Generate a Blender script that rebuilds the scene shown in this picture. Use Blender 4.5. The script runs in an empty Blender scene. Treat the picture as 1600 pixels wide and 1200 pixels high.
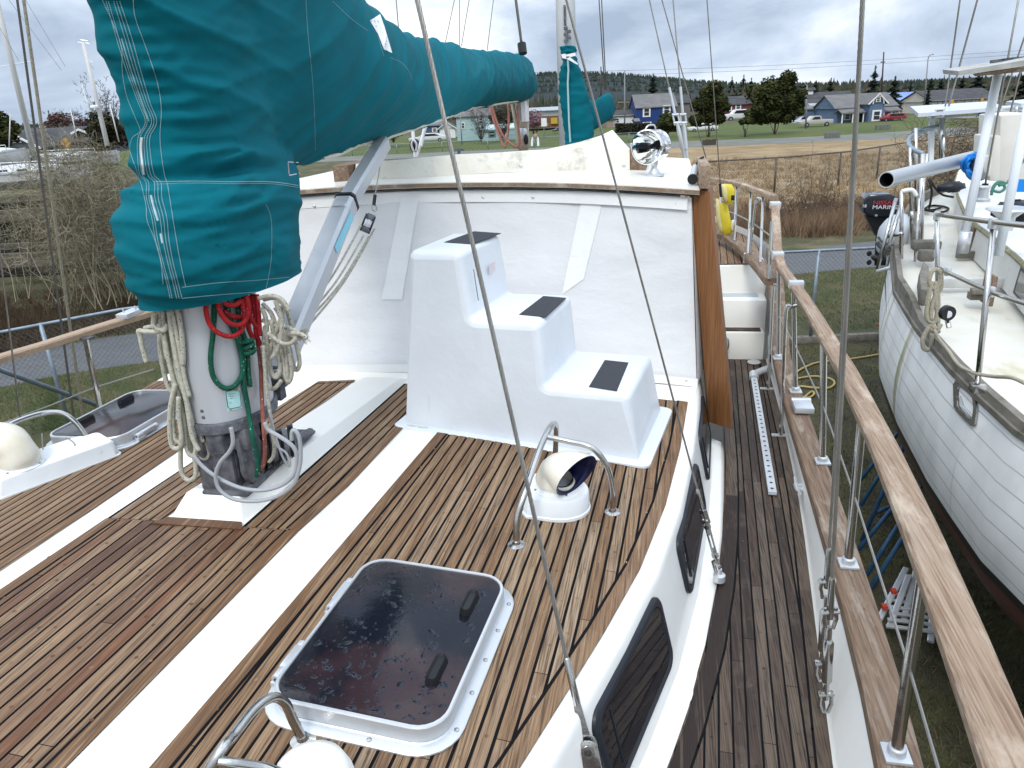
import bpy, bmesh, math, random
import numpy as np
from mathutils import Vector, Matrix, noise
from mathutils.bvhtree import BVHTree
random.seed(7)
rnd = random.random
def ru(a, b): return a + (b - a) * random.random()
C = bpy.context.scene.collection
SC = bpy.context.scene
# ---------------------------------------------------------------- camera
# world frame: +Y runs aft along the boat, +X to its port side, Z up, ground at Z=0, the eye at Z=ZE
ZE = 6.0
FF = 1150.0                                   # focal length in pixels of a 1600 px wide frame
rho = math.radians(-3.0); psi = math.radians(12.2)
th = math.atan(435 * math.cos(rho) / FF)
Hd = Vector((-math.sin(psi), math.cos(psi), 0))
R0 = Vector((math.cos(psi), math.sin(psi), 0))
Fv = Hd * math.cos(th) + Vector((0, 0, -math.sin(th)))
U0 = Hd * math.sin(th) + Vector((0, 0, math.cos(th)))
Rv = R0 * math.cos(rho) + U0 * math.sin(rho)
Uv = U0 * math.cos(rho) - R0 * math.sin(rho)
EYE = Vector((0, 0, ZE))
cam = bpy.data.cameras.new('camera'); co = bpy.data.objects.new('camera', cam); C.objects.link(co)
cam.sensor_width = 36; cam.lens = FF / 1600 * 36; cam.clip_start = 0.05; cam.clip_end = 4000
mr = Matrix((Rv, Uv, -Fv)).transposed().to_4x4(); mr.translation = EYE
co.matrix_world = mr
SC.camera = co
# ---------------------------------------------------------------- world, sun, exposure
w = bpy.data.worlds.new('World'); SC.world = w; w.use_nodes = True
nt = w.node_tree; nt.nodes.clear()
def nn(t, **k):
    n = nt.nodes.new(t)
    for a, b in k.items(): setattr(n, a, b)
    return n
SUN_EL = math.radians(50); SUN_AZ = math.radians(200)
sky = nn('ShaderNodeTexSky', sky_type='NISHITA', sun_disc=False, sun_elevation=SUN_EL, sun_rotation=SUN_AZ, air_density=1.2, dust_density=1.5)
tc = nn('ShaderNodeTexCoord'); mp = nn('ShaderNodeMapping'); mp.inputs['Scale'].default_value = (1, 1, 2.6)
n1 = nn('ShaderNodeTexNoise'); n1.inputs['Scale'].default_value = 2.9; n1.inputs['Detail'].default_value = 9; n1.inputs['Roughness'].default_value = .56
n1.inputs['Distortion'].default_value = .35
n2 = nn('ShaderNodeTexNoise'); n2.inputs['Scale'].default_value = 1.1; n2.inputs['Detail'].default_value = 4
sep = nn('ShaderNodeSeparateXYZ')
cr = nn('ShaderNodeValToRGB'); e = cr.color_ramp.elements
e[0].position = .36; e[0].color = (3.7, 4.6, 6.0, 1); e[1].position = .60; e[1].color = (10.2, 10.7, 11.0, 1)
x = cr.color_ramp.elements.new(.47); x.color = (5.9, 6.9, 8.4, 1)
fac = nn('ShaderNodeMapRange'); fac.inputs[1].default_value = .28; fac.inputs[2].default_value = .5; fac.inputs[3].default_value = .80; fac.inputs[4].default_value = .97
mix = nn('ShaderNodeMix', data_type='RGBA')
zen = nn('ShaderNodeMapRange'); zen.inputs[1].default_value = .12; zen.inputs[2].default_value = .9; zen.inputs[3].default_value = 1.0; zen.inputs[4].default_value = 2.3
bg = nn('ShaderNodeBackground'); bg.inputs['Strength'].default_value = .1
vm = nn('ShaderNodeVectorMath', operation='SCALE')
out = nn('ShaderNodeOutputWorld')
L = nt.links.new
L(tc.outputs['Generated'], mp.inputs['Vector']); L(mp.outputs[0], n1.inputs['Vector']); L(mp.outputs[0], n2.inputs['Vector'])
L(n1.outputs['Fac'], cr.inputs['Fac']); L(n2.outputs['Fac'], fac.inputs[0])
L(fac.outputs[0], mix.inputs[0]); L(sky.outputs[0], mix.inputs[6]); L(cr.outputs[0], mix.inputs[7])
L(tc.outputs['Generated'], sep.inputs[0]); L(sep.outputs['Z'], zen.inputs[0])
L(mix.outputs[2], vm.inputs[0]); L(zen.outputs[0], vm.inputs['Scale']); L(vm.outputs[0], bg.inputs['Color']); L(bg.outputs[0], out.inputs[0])
sl = bpy.data.lights.new('sun', 'SUN'); sl.energy = 1.5; sl.angle = math.radians(14); sl.color = (1, .97, .92)
so = bpy.data.objects.new('sun', sl); C.objects.link(so)
# sun stands behind the photographer, a little to the right
so.rotation_euler = (math.radians(38), 0, math.radians(-8))
SC.view_settings.view_transform = 'Standard'; SC.view_settings.look = 'None'
SC.view_settings.exposure = 0.22; SC.view_settings.gamma = 1
SC.view_settings.use_curve_mapping = False
# ---------------------------------------------------------------- measuring
def ray(x, y): return Fv + Rv * ((x - 800) / FF) - Uv * ((y - 600) / FF)
def onz(x, y, z): d = ray(x, y); return EYE + d * (z / d.z)          # z relative to the eye
def ons(x, y, s): d = ray(x, y); return EYE + d * (s / d.y)
def ont(x, y, t): d = ray(x, y); return EYE + d * (t / d.x)
def pd(x, y, D): d = ray(x, y); return EYE + d * (D / d.dot(Hd))
def gp(x, y, z=-6.0): return onz(x, y, z)
def Dg(x, y): return (gp(x, y) - EYE).dot(Hd)
def K(t, s, z): return Vector((t, s, ZE + z))
def zc(t): return -1.47 - 0.08 * ((t + 1.75) / 1.75) ** 2
def onc(x, y, dz=0):
    z = -1.5
    for i in range(6):
        p = onz(x, y, z); z = zc(p.x) + dz
    return p
def itp(s, T): return float(np.interp(s, [a[0] for a in T], [a[1] for a in T]))
def catmull(P, n=6, closed=False):
    P = [Vector(p) for p in P]
    if len(P) < 3: return P
    out = []; m = len(P)
    rng = range(m) if closed else range(m - 1)
    for i in rng:
        if closed: a, b, c, d = P[(i - 1) % m], P[i], P[(i + 1) % m], P[(i + 2) % m]
        else: a, b, c, d = P[max(i - 1, 0)], P[i], P[i + 1], P[min(i + 2, m - 1)]
        for k in range(n):
            t = k / n
            out.append(.5 * ((2 * b) + (c - a) * t + (2 * a - 5 * b + 4 * c - d) * t * t + (3 * b - a - 3 * c + d) * t ** 3))
    if not closed: out.append(P[-1])
    return out
# ---------------------------------------------------------------- objects
def tag(o, label=None, cat=None, group=None, kind=None):
    if label: o['label'] = label
    if cat: o['category'] = cat
    if group: o['group'] = group
    if kind: o['kind'] = kind
    return o
def thing(name, label, cat, loc=(0, 0, 0), rz=0, group=None):
    o = bpy.data.objects.new(name, None); C.objects.link(o); o.empty_display_size = .1
    o.location = loc; o.rotation_euler = (0, 0, rz)
    return tag(o, label, cat, group)
def rootof(o):
    while o.parent: o = o.parent
    return o
class M:
    def __init__(s): s.v = []; s.f = []; s.a = []; s.av = 0.0; s.mi = []; s.m = 0
    def add(s, vs, fs):
        b = len(s.v); s.v += [Vector(v) for v in vs]
        for f in fs: s.f.append([b + i for i in f]); s.a.append(s.av); s.mi.append(s.m)
        return s
    def quad(s, *p): return s.add(p, [list(range(len(p)))])
    def box(s, c, d, rot=None):
        c = Vector(c); hx, hy, hz = d[0] / 2, d[1] / 2, d[2] / 2
        vs = [Vector((x, y, z)) for z in (-hz, hz) for y in (-hy, hy) for x in (-hx, hx)]
        if rot is not None: vs = [rot @ v for v in vs]
        return s.add([c + v for v in vs], [(0, 2, 3, 1), (4, 5, 7, 6), (0, 1, 5, 4), (2, 6, 7, 3), (0, 4, 6, 2), (1, 3, 7, 5)])
    def hexa(s, b, t):   # two quads, bottom and top, same winding (counter-clockwise from above)
        return s.add(list(b) + list(t), [(3, 2, 1, 0), (4, 5, 6, 7)] + [(i, (i + 1) % 4, 4 + (i + 1) % 4, 4 + i) for i in range(4)])
    def prism(s, poly, d):
        n = len(poly); d = Vector(d); p = [Vector(q) for q in poly]
        return s.add(p + [q + d for q in p], [list(range(n))[::-1], list(range(n, 2 * n))] + [(i, (i + 1) % n, n + (i + 1) % n, n + i) for i in range(n)])
    def loft(s, rings, cap=True, closed=True):
        n = len(rings[0]); vs = [p for r in rings for p in r]; fs = []
        for i in range(len(rings) - 1):
            for j in range(n if closed else n - 1):
                a = i * n + j; b = i * n + (j + 1) % n
                fs.append((a, b, b + n, a + n))
        if cap and closed: fs += [list(range(n))[::-1], [len(vs) - n + j for j in range(n)]]
        return s.add(vs, fs)
    def tube(s, P, r, n=8, closed=False, cap=True, flat=1.0):
        P = [Vector(p) for p in P]; m = len(P); rr = r if isinstance(r, (list, tuple)) else [r] * m
        T = []
        for i in range(m):
            a = P[(i - 1) % m] if (closed or i > 0) else P[0]; b = P[(i + 1) % m] if (closed or i < m - 1) else P[-1]
            t = b - a; T.append(t.normalized() if t.length > 1e-9 else Vector((0, 0, 1)))
        u = T[0].orthogonal().normalized(); rings = []
        for i in range(m):
            u = (u - T[i] * u.dot(T[i]));
            u = u.normalized() if u.length > 1e-6 else T[i].orthogonal().normalized()
            w_ = T[i].cross(u)
            rings.append([P[i] + (u * math.cos(2 * math.pi * k / n) + w_ * math.sin(2 * math.pi * k / n) * flat) * rr[i] for k in range(n)])
        if closed: rings.append(rings[0]); return s.loft(rings, cap=False)
        return s.loft(rings, cap=cap)
    def lathe(s, prof, c=(0, 0, 0), ax=(0, 0, 1), n=20, cap=True):
        c = Vector(c); ax = Vector(ax).normalized(); u = ax.orthogonal().normalized(); w_ = ax.cross(u)
        return s.loft([[c + ax * z + (u * math.cos(2 * math.pi * k / n) + w_ * math.sin(2 * math.pi * k / n)) * max(r, 1e-5) for k in range(n)] for r, z in prof], cap=cap)
    def ball(s, c, r, n=10, sc=(1, 1, 1)):
        c = Vector(c); rings = []
        for i in range(n + 1):
            a = math.pi * i / n; rings.append([c + Vector((math.sin(a) * math.cos(2 * math.pi * k / (n * 2)) * r * sc[0], math.sin(a) * math.sin(2 * math.pi * k / (n * 2)) * r * sc[1], -math.cos(a) * r * sc[2])) for k in range(n * 2)])
        return s.loft(rings, cap=False)
    def grid(s, rows): # open sheet of points
        return s.loft(rows, cap=False, closed=False)
    def xf(s, m):
        s.v = [m @ v for v in s.v]; return s
    def build(s, name, mat, parent=None, smooth=None, bev=0, local=False, seg=2, angle=40):
        off = Vector((0, 0, 0)); rt = rootof(parent) if parent else None
        if rt and not local: off = Vector(rt.location)
        if not parent and s.v and not local:
            xs = [v.x for v in s.v]; ys = [v.y for v in s.v]; zs = [v.z for v in s.v]
            off = Vector(((min(xs) + max(xs)) / 2, (min(ys) + max(ys)) / 2, min(zs)))
        me = bpy.data.meshes.new(name)
        me.from_pydata([tuple(v - off) for v in s.v], [], s.f)
        if len(set(s.a)) > 1:
            at = me.attributes.new('pv', 'FLOAT', 'FACE'); at.data.foreach_set('value', s.a)
        mats = mat if isinstance(mat, (list, tuple)) else [mat]
        for m_ in mats: me.materials.append(m_)
        if len(mats) > 1: me.polygons.foreach_set('material_index', s.mi)
        if smooth == 'all': me.polygons.foreach_set('use_smooth', [True] * len(me.polygons))
        o = bpy.data.objects.new(name, me); C.objects.link(o)
        if parent: o.parent = parent
        else: o.location = off
        if bev:
            bm = bmesh.new(); bm.from_mesh(me); bmesh.ops.remove_doubles(bm, verts=bm.verts, dist=1e-5)
            bmesh.ops.recalc_face_normals(bm, faces=bm.faces)
            ed = [e_ for e_ in bm.edges if len(e_.link_faces) == 2 and e_.calc_face_angle(0) > math.radians(angle)]
            bmesh.ops.bevel(bm, geom=ed, offset=bev, segments=seg, affect='EDGES', profile=.5, clamp_overlap=True)
            bm.to_mesh(me); bm.free(); smooth = True
        if smooth is True:
            me.polygons.foreach_set('use_smooth', [True] * len(me.polygons)); me.set_sharp_from_angle(angle=math.radians(35))
        me.update()
        return o
def dup(root, loc, rz=None, label=None, group=None, link=True):
    r = root.copy(); C.objects.link(r); r.location = loc
    if rz is not None: r.rotation_euler = (r.rotation_euler[0], r.rotation_euler[1], rz)
    if label: r['label'] = label
    if group: r['group'] = group
    for ch in list(root.children):
        c = ch.copy(); C.objects.link(c); c.parent = r
        for g in list(ch.children):
            d = g.copy(); C.objects.link(d); d.parent = c
    return r
def text_mesh(txt, size, M4, name, mat, parent, ext=.001):
    cu = bpy.data.curves.new(name, 'FONT'); cu.body = txt; cu.size = size; cu.extrude = ext; cu.align_x = 'CENTER'; cu.align_y = 'CENTER'
    to = bpy.data.objects.new(name, cu); C.objects.link(to); dg = bpy.context.evaluated_depsgraph_get()
    me = bpy.data.meshes.new_from_object(to.evaluated_get(dg)); bpy.data.objects.remove(to); bpy.data.curves.remove(cu)
    m = M(); m.add([M4 @ v.co for v in me.vertices], [list(p.vertices) for p in me.polygons])
    return m.build(name, mat, parent)
# ---------------------------------------------------------------- materials
def mat(name, col, rough=.5, metal=0., var=None, vscale=5, stretch=(1, 1, 1), bump=None, bstretch=None, spec=.28, coat=0, rvar=0, dirt=None, pv=None, sheen=0, sss=0, wave=None, streak=None, trans=0, emit=None, detail=6, vsharp=(.35, .65)):
    m = bpy.data.materials.new(name); m.use_nodes = True; t = m.node_tree; b = t.nodes['Principled BSDF']; N = t.nodes.new; Lk = t.links.new
    c4 = lambda c: (c[0], c[1], c[2], 1)
    b.inputs['Base Color'].default_value = c4(col); b.inputs['Roughness'].default_value = rough; b.inputs['Metallic'].default_value = metal
    b.inputs['Specular IOR Level'].default_value = spec; b.inputs['Coat Weight'].default_value = coat
    if trans: b.inputs['Transmission Weight'].default_value = trans
    if sheen: b.inputs['Sheen Weight'].default_value = sheen
    tcn = N('ShaderNodeTexCoord'); last = None
    def nz(scale, st, det=6, ro=.55):
        mpn = N('ShaderNodeMapping'); mpn.inputs['Scale'].default_value = st; Lk(tcn.outputs['Object'], mpn.inputs['Vector'])
        n = N('ShaderNodeTexNoise'); n.inputs['Scale'].default_value = scale; n.inputs['Detail'].default_value = det; n.inputs['Roughness'].default_value = ro
        Lk(mpn.outputs[0], n.inputs['Vector']); return n
    def mx(a, bcol, facsock, typ='MIX'):
        x = N('ShaderNodeMix'); x.data_type = 'RGBA'; x.blend_type = typ
        if facsock is not None: Lk(facsock, x.inputs[0])
        if hasattr(a, 'node'): Lk(a, x.inputs[6])
        else: x.inputs[6].default_value = c4(a)
        if hasattr(bcol, 'node'): Lk(bcol, x.inputs[7])
        else: x.inputs[7].default_value = c4(bcol)
        return x.outputs[2]
    def rng(s_, a, b_, c=0., d=1.):
        r = N('ShaderNodeMapRange'); r.inputs[1].default_value = a; r.inputs[2].default_value = b_; r.inputs[3].default_value = c; r.inputs[4].default_value = d
        Lk(s_, r.inputs[0]); return r.outputs[0]
    last = col
    if pv:
        at = N('ShaderNodeAttribute'); at.attribute_name = 'pv'
        rp = N('ShaderNodeValToRGB'); es = rp.color_ramp.elements
        es[0].position = 0; es[0].color = c4(pv[0]); es[1].position = 1; es[1].color = c4(pv[-1])
        for i, c in enumerate(pv[1:-1]):
            e_ = es.new((i + 1) / (len(pv) - 1)); e_.color = c4(c)
        Lk(at.outputs['Fac'], rp.inputs[0]); last = rp.outputs[0]
    if var is not None:
        n = nz(vscale, stretch, detail); last = mx(last, var, rng(n.outputs['Fac'], vsharp[0], vsharp[1]))
    if streak:  # (colour, stretch, low, high)
        n = nz(1, streak[1], 8, .7); last = mx(last, streak[0], rng(n.outputs['Fac'], streak[2], streak[3]))
    if dirt:   # (colour, scale, low, high, stretch)
        n = nz(dirt[1], dirt[4] if len(dirt) > 4 else (1, 1, 1), 8, .65); last = mx(last, dirt[0], rng(n.outputs['Fac'], dirt[2], dirt[3]))
    if wave:   # (colour, scale, (dir scale), width)
        mpn = N('ShaderNodeMapping'); mpn.inputs['Scale'].default_value = wave[2]; Lk(tcn.outputs['Object'], mpn.inputs['Vector'])
        v = N('ShaderNodeTexVoronoi'); v.inputs['Scale'].default_value = wave[1]; Lk(mpn.outputs[0], v.inputs['Vector'])
        last = mx(last, wave[0], rng(v.outputs['Distance'], wave[3], wave[3] * .8))
    if hasattr(last, 'node'): Lk(last, b.inputs['Base Color'])
    if rvar:
        n = nz(vscale * 1.7 + 1, stretch, 4); Lk(rng(n.outputs['Fac'], .3, .7, max(rough - rvar, .02), min(rough + rvar, 1)), b.inputs['Roughness'])
    if bump:   # list of (scale, strength distance, stretch)
        prev = None
        for bs in (bump if isinstance(bump, list) else [bump]):
            n = nz(bs[0], bs[2] if len(bs) > 2 else (1, 1, 1), 5); bn = N('ShaderNodeBump'); bn.inputs['Strength'].default_value = 1; bn.inputs['Distance'].default_value = bs[1]
            Lk(n.outputs['Fac'], bn.inputs['Height'])
            if prev: Lk(prev, bn.inputs['Normal'])
            prev = bn.outputs[0]
        Lk(prev, b.inputs['Normal'])
    if emit: b.inputs['Emission Color'].default_value = c4(emit[0]); b.inputs['Emission Strength'].default_value = emit[1]
    return m
gel = mat('gelcoat', (.80, .79, .75), .34, var=(.77, .75, .69), vscale=1.6, bump=(9, .002), dirt=((.45, .42, .33), 7, .72, .86), coat=.2)
gelside = mat('gelcoat_side', (.82, .815, .795), .28, var=(.76, .755, .72), vscale=2.5, bump=(5, .003), dirt=((.4, .37, .28), 9, .7, .9, (1, 1, .35)), coat=.3)
PG = (36, 2.2, 36)
deckwood = mat('weathered_teak', (.25, .17, .11), .62, pv=[(.165, .088, .042), (.215, .125, .065), (.28, .185, .108), (.185, .100, .049), (.32, .232, .152), (.235, .150, .086)], var=(.070, .038, .020), vscale=1, stretch=(230, 5, 230), vsharp=(.42, .66), streak=((.335, .235, .15), (75, 2.2, 75), .52, .72), bump=[(1, .0022, (260, 8, 260))], dirt=((.12, .07, .04), 3.2, .60, .80, (3, 1, 1)), rvar=.12)
wetwood = mat('damp_teak', (.2, .12, .08), .5, pv=[(.135, .062, .028), (.19, .108, .056), (.275, .178, .102), (.092, .038, .018), (.215, .13, .070), (.155, .062, .026), (.24, .155, .09)], var=(.055, .026, .013), vscale=1, stretch=(230, 5, 230), vsharp=(.42, .66), streak=((.29, .19, .11), (75, 2.2, 75), .54, .74), bump=[(1, .0022, (260, 8, 260))], dirt=((.08, .036, .02), 2.2, .55, .75, (3, .8, 1)), rvar=.18)
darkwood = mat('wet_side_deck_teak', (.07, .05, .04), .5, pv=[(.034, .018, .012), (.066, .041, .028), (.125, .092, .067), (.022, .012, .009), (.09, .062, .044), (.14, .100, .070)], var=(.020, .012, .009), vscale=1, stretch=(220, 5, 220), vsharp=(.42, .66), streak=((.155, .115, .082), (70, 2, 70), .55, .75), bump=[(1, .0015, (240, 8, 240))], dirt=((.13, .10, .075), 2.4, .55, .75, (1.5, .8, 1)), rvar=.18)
railwood = mat('rail_teak', (.30, .215, .15), .65, var=(.16, .098, .06), vscale=1, stretch=(190, 5, 190), vsharp=(.42, .68), streak=((.40, .33, .26), (60, 2, 60), .52, .72), bump=[(1, .003, (190, 7, 190)), (14, .002)], dirt=((.44, .36, .28), 6, .52, .66, (2, .6, 2)), rvar=.1)
capwood = mat('cap_teak', (.215, .145, .098), .7, var=(.11, .065, .04), vscale=1, stretch=(170, 5, 170), vsharp=(.4, .68), streak=((.34, .28, .22), (50, 2, 50), .53, .72), bump=[(1, .003, (180, 7, 180)), (14, .002)], dirt=((.36, .3, .24), 5, .55, .7, (2, .6, 2)), rvar=.1)
postwood = mat('varnished_post', (.26, .115, .042), .5, var=(.14, .058, .022), vscale=1, stretch=(90, 90, 3), vsharp=(.3, .7), bump=[(1, .0025, (110, 110, 4))], rvar=.1)
caulk = mat('black_caulk', (.007, .007, .008), .85, bump=(90, .002), spec=.08)
stain = mat('stainless', (.46, .455, .44), .2, 1, rvar=.08, vscale=20, bump=(60, .0003))
wirem = mat('wire_rope', (.33, .315, .29), .36, .7, var=(.25, .24, .22), vscale=9)
alu = mat('anodised_aluminium', (.50, .52, .545), .38, .3, bump=(5, .0006), rvar=.07, var=(.48, .5, .53), vscale=3, stretch=(4, 4, .6))
castalu = mat('cast_aluminium', (.066, .068, .082), .6, .35, var=(.17, .175, .19), vscale=16, bump=(60, .0035), dirt=((.26, .27, .29), 26, .6, .75), rvar=.1)
silver = mat('silver_frame', (.56, .58, .60), .38, .5, rvar=.08, bump=(30, .0008), dirt=((.4, .41, .42), 14, .66, .8))
whitep = mat('white_plastic', (.78, .80, .82), .4, var=(.70, .73, .75), vscale=4, bump=(24, .0016), dirt=((.38, .38, .30), 8, .66, .82))
stepsm = mat('moulded_white', (.655, .69, .73), .38, var=(.60, .635, .675), vscale=3, bump=[(14, .003), (90, .0006)], dirt=((.40, .41, .32), 6, .66, .82, (2, 2, .35)), coat=.1)
cream = mat('cream_plastic', (.76, .73, .64), .38, var=(.66, .60, .48), vscale=7, bump=(12, .002), rvar=.1, coat=.2)
black = mat('black_plastic', (.014, .014, .016), .4, bump=(40, .0008), rvar=.1)
rubber = mat('window_rubber', (.016, .019, .026), .42, bump=(30, .001))
grit = mat('nonskid_tape', (.022, .024, .03), .85, var=(.06, .063, .07), vscale=260, bump=(420, .001))
canvas = mat('white_canvas', (.70, .70, .705), .7, var=(.645, .645, .65), vscale=1.6, bump=[(2.0, .02, (1, 1, 1.6)), (200, .0006)], dirt=((.60, .57, .51), 3, .66, .9), sheen=.1)
canvasstrip = mat('canvas_strap', (.78, .78, .77), .65, bump=[(8, .006), (80, .001)])
beige = mat('mildewed_canvas', (.66, .62, .53), .8, var=(.72, .69, .61), vscale=4, bump=[(7, .02), (60, .002)], dirt=((.26, .25, .21), 5, .58, .78))
teal = mat('teal_acrylic', (.0, .128, .165), .8, var=(.0, .098, .128), vscale=2, bump=[(500, .0005)], dirt=((.045, .09, .05), 2.6, .68, .84), spec=.12)
thread = mat('white_thread', (.36, .50, .52), .7)
palemast = mat('pale_painted_mast', (.72, .735, .76), .4)
tapew = mat('white_tape', (.8, .8, .8), .6)
glassd = mat('smoked_acrylic', (.007, .008, .013), .13, var=(.030, .017, .020), vscale=2.2, vsharp=(.48, .56), bump=[(30, .0008)], rvar=.03, dirt=((.045, .05, .065), 46, .66, .76), spec=.32)
glassw = mat('dark_window_glass', (.012, .013, .016), .05, spec=.7, coat=.5)
ropew = mat('rope_white_green_fleck', (.56, .54, .45), .85, var=(.40, .39, .32), vscale=60, bump=[(240, .004)], wave=((.0, .10, .075), 75, (1, 1, 1), .20))
ropeb = mat('rope_white_blue_fleck', (.52, .50, .42), .85, var=(.35, .33, .27), vscale=60, bump=[(240, .004)], wave=((.02, .06, .16), 80, (1, 1, 1), .20))
roper = mat('rope_red', (.42, .016, .02), .8, var=(.28, .012, .016), vscale=60, bump=[(240, .004)], wave=((.6, .4, .38), 95, (1, 1, 1), .13))
ropeg = mat('rope_green', (.008, .10, .062), .8, var=(.004, .06, .035), vscale=60, bump=[(240, .004)], wave=((.3, .5, .42), 60, (1, 1, 1), .15))
ropebr = mat('rope_faded_red', (.26, .095, .068), .85, var=(.18, .06, .045), vscale=60, bump=[(240, .004)], wave=((.5, .42, .36), 60, (1, 1, 1), .16))
ropet = mat('rope_tan', (.46, .42, .33), .85, var=(.3, .27, .2), vscale=70, bump=[(240, .004)], wave=((.06, .07, .08), 70, (1, 1, 1), .16))
cablem = mat('grey_cable', (.33, .34, .355), .45)
ropebk = mat('black_rope', (.015, .016, .018), .8, bump=(200, .003))
bluetape = mat('light_blue_tape', (.24, .58, .70), .5)
steelblue = mat('galvanised_pipe', (.26, .32, .37), .5, .5, var=(.2, .24, .28), vscale=6)
navyin = mat('navy_lining', (.003, .005, .045), .35)
# ================================================================ SETTING
def uvsheet(name, pts, mat_, z, kind='structure'):
    m = M(); m.quad(*[Vector((p[0], p[1], z)) for p in pts]); o = m.build(name, mat_, local=True); tag(o, kind=kind); return o
gmat = mat('rough_ground', (.085, .075, .04), .95, var=(.045, .055, .018), vscale=.9, bump=[(3, .15), (25, .03)], dirt=((.17, .135, .085), .35, .5, .68), detail=10)
dirtm = mat('gravelly_dirt', (.05, .044, .033), .95, var=(.075, .075, .03), vscale=1.6, bump=[(6, .1), (45, .02)], dirt=((.13, .12, .1), 24, .58, .7), detail=10)
fieldm = mat('dry_field', (.36, .255, .145), .95, var=(.22, .16, .08), vscale=.25, stretch=(1, 3, 1), bump=[(2, .3), (8, .1)], dirt=((.44, .34, .21), .1, .5, .7), detail=12)
lawnm = mat('lawn', (.05, .078, .016), .95, var=(.09, .10, .03), vscale=.12, bump=[(4, .1)], detail=10)
roadm = mat('asphalt', (.085, .088, .095), .85, var=(.105, .106, .11), vscale=2, bump=[(120, .004), (3, .01)], detail=8)
gravm = mat('gravel', (.165, .165, .16), .9, var=(.12, .125, .095), vscale=.3, bump=[(8, .05)], detail=10)
ground = M()
NG = 60
def gh(x, y):   # gentle unevenness near the boats, a bank beyond the left road
    h = .0
    d = -((x + 17) * .88 + (y - 16) * -.47)
    return h
ground.quad(Vector((-1600, -300, 0)), Vector((1600, -300, 0)), Vector((1600, 2500, 0)), Vector((-1600, 2500, 0)))
go = ground.build('ground', gmat, local=True); tag(go, kind='structure')
# dirt yard under the boats
yard = M(); yard.quad(Vector((-13, -20, .004)), Vector((22, -20, .004)), Vector((22, 21, .004)), Vector((7, 20.2, .004)), Vector((-13, 10.5, .004)))
yo = yard.build('yard', dirtm, local=True); tag(yo, kind='structure')
# the road that runs behind the fence, round both sides of the boat
def strip(pts_in, pts_out, z, name, m_):
    m = M(); a = catmull([Vector((p[0], p[1], z)) for p in pts_in], 8); b = catmull([Vector((p[0], p[1], z)) for p in pts_out], 8)
    m.grid([a, b]); 
    m.f = [f[::-1] for f in m.f]
    o = m.build(name, m_, local=True); tag(o, kind='structure'); return o
near = [(-26, 4), (-19.5, 11), (-16.3, 14.4), (-14.9, 15.7), (-11, 18), (-4, 22.5), (1.5, 25.6), (4.7, 26.9), (8.0, 28.1), (16, 30.4), (30, 33)]
far_ = [(-29, 6.5), (-22, 13.2), (-18.4, 16.6), (-16.8, 18.4), (-13, 21), (-6, 26), (0, 28.6), (3.8, 30.1), (8.5, 32.9), (17, 35.4), (30, 38)]
strip(near, far_, .008, 'road', roadm)
# right: dry field up to the park, lawn, gravel track
fld = M(); fld.quad(*[Vector((p[0], p[1], .006)) for p in ((-30, 46), (1.5, 34.8), (30, 41), (120, 60), (120, 112), (22, 108), (-2, 104), (-30, 100))]); tag(fld.build('field', fieldm, local=True), kind='structure')
lw = M(); lw.quad(*[Vector((p[0], p[1], .012)) for p in ((-160, 105), (-30, 100), (-2, 104), (22, 103), (60, 110), (150, 118), (150, 185), (60, 175), (-10, 185), (-160, 190))]); tag(lw.build('lawn', lawnm, local=True), kind='structure')
strip([(-70, 96), (-30, 99.5), (-2, 99.5), (20, 100), (36, 103), (44, 112)], [(-70, 108), (-30, 111), (-2, 114), (18, 112), (34, 117), (42, 122)], .02, 'gravel_track', gravm)
lawn2 = mat('verge_grass', (.05, .065, .018), .95, var=(.10, .09, .035), vscale=1.1, bump=[(6, .12), (40, .03)], dirt=((.13, .10, .05), .8, .5, .66), detail=10)
vl = M(); a = catmull([Vector((p[0], p[1], .007)) for p in near], 8); b = catmull([Vector((p[0] * .97 + .3, p[1] - 5.2 if p[0] > -14 else p[1] - 3.5, .007)) for p in near], 8)
vl.grid([b, a]); vl.f = [f[::-1] for f in vl.f]; tag(vl.build('grass_verge', lawn2, local=True), kind='structure')
# grass as blades
def blades(name, n, region, h, wd, cols, label, lean=.5, z0=0., clump=None):
    m = M(); cl = [region() for i in range(clump)] if clump else None
    for i in range(n):
        if cl:
            c = random.choice(cl); p = (c[0] + random.gauss(0, .18), c[1] + random.gauss(0, .18))
        else: p = region()
        if p is None: continue
        a = ru(0, 6.28); hh = h * ru(.4, 1.3); wv = Vector((math.cos(a), math.sin(a), 0)) * wd * ru(.6, 1.4)
        b0 = Vector((p[0], p[1], z0)); tip = b0 + Vector((random.gauss(0, lean), random.gauss(0, lean), 1)) * hh
        m.av = rnd(); m.add([b0 - wv, b0 + wv, tip], [(0, 1, 2)])
    mt = mat(name + '_blades', cols[0], .9, pv=cols)
    o = m.build(name, mt); tag(o, label, 'grass', kind='stuff'); return o
near3 = [Vector((p[0], p[1], 0)) for p in catmull([Vector((q[0], q[1], 0)) for q in near], 8)]
far3 = [Vector((p[0], p[1], 0)) for p in catmull([Vector((q[0], q[1], 0)) for q in far_], 8)]
def along(A, lo, hi, xr):
    def f():
        for k in range(30):
            i = random.randrange(len(A) - 1); t = rnd(); p = A[i].lerp(A[i + 1], t)
            if xr[0] <= p.x <= xr[1]: break
        d = (A[i + 1] - A[i]).normalized(); nrm = Vector((-d.y, d.x, 0)); q = p + nrm * ru(lo, hi); return (q.x, q.y)
    return f
blades('verge_grass_left', 26000, along(near3, -4.2, -.05, (-24, -9)), .085, .006, [(.03, .06, .012), (.07, .11, .025), (.12, .12, .05)], 'short green grass between the left fence and the road')
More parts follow.
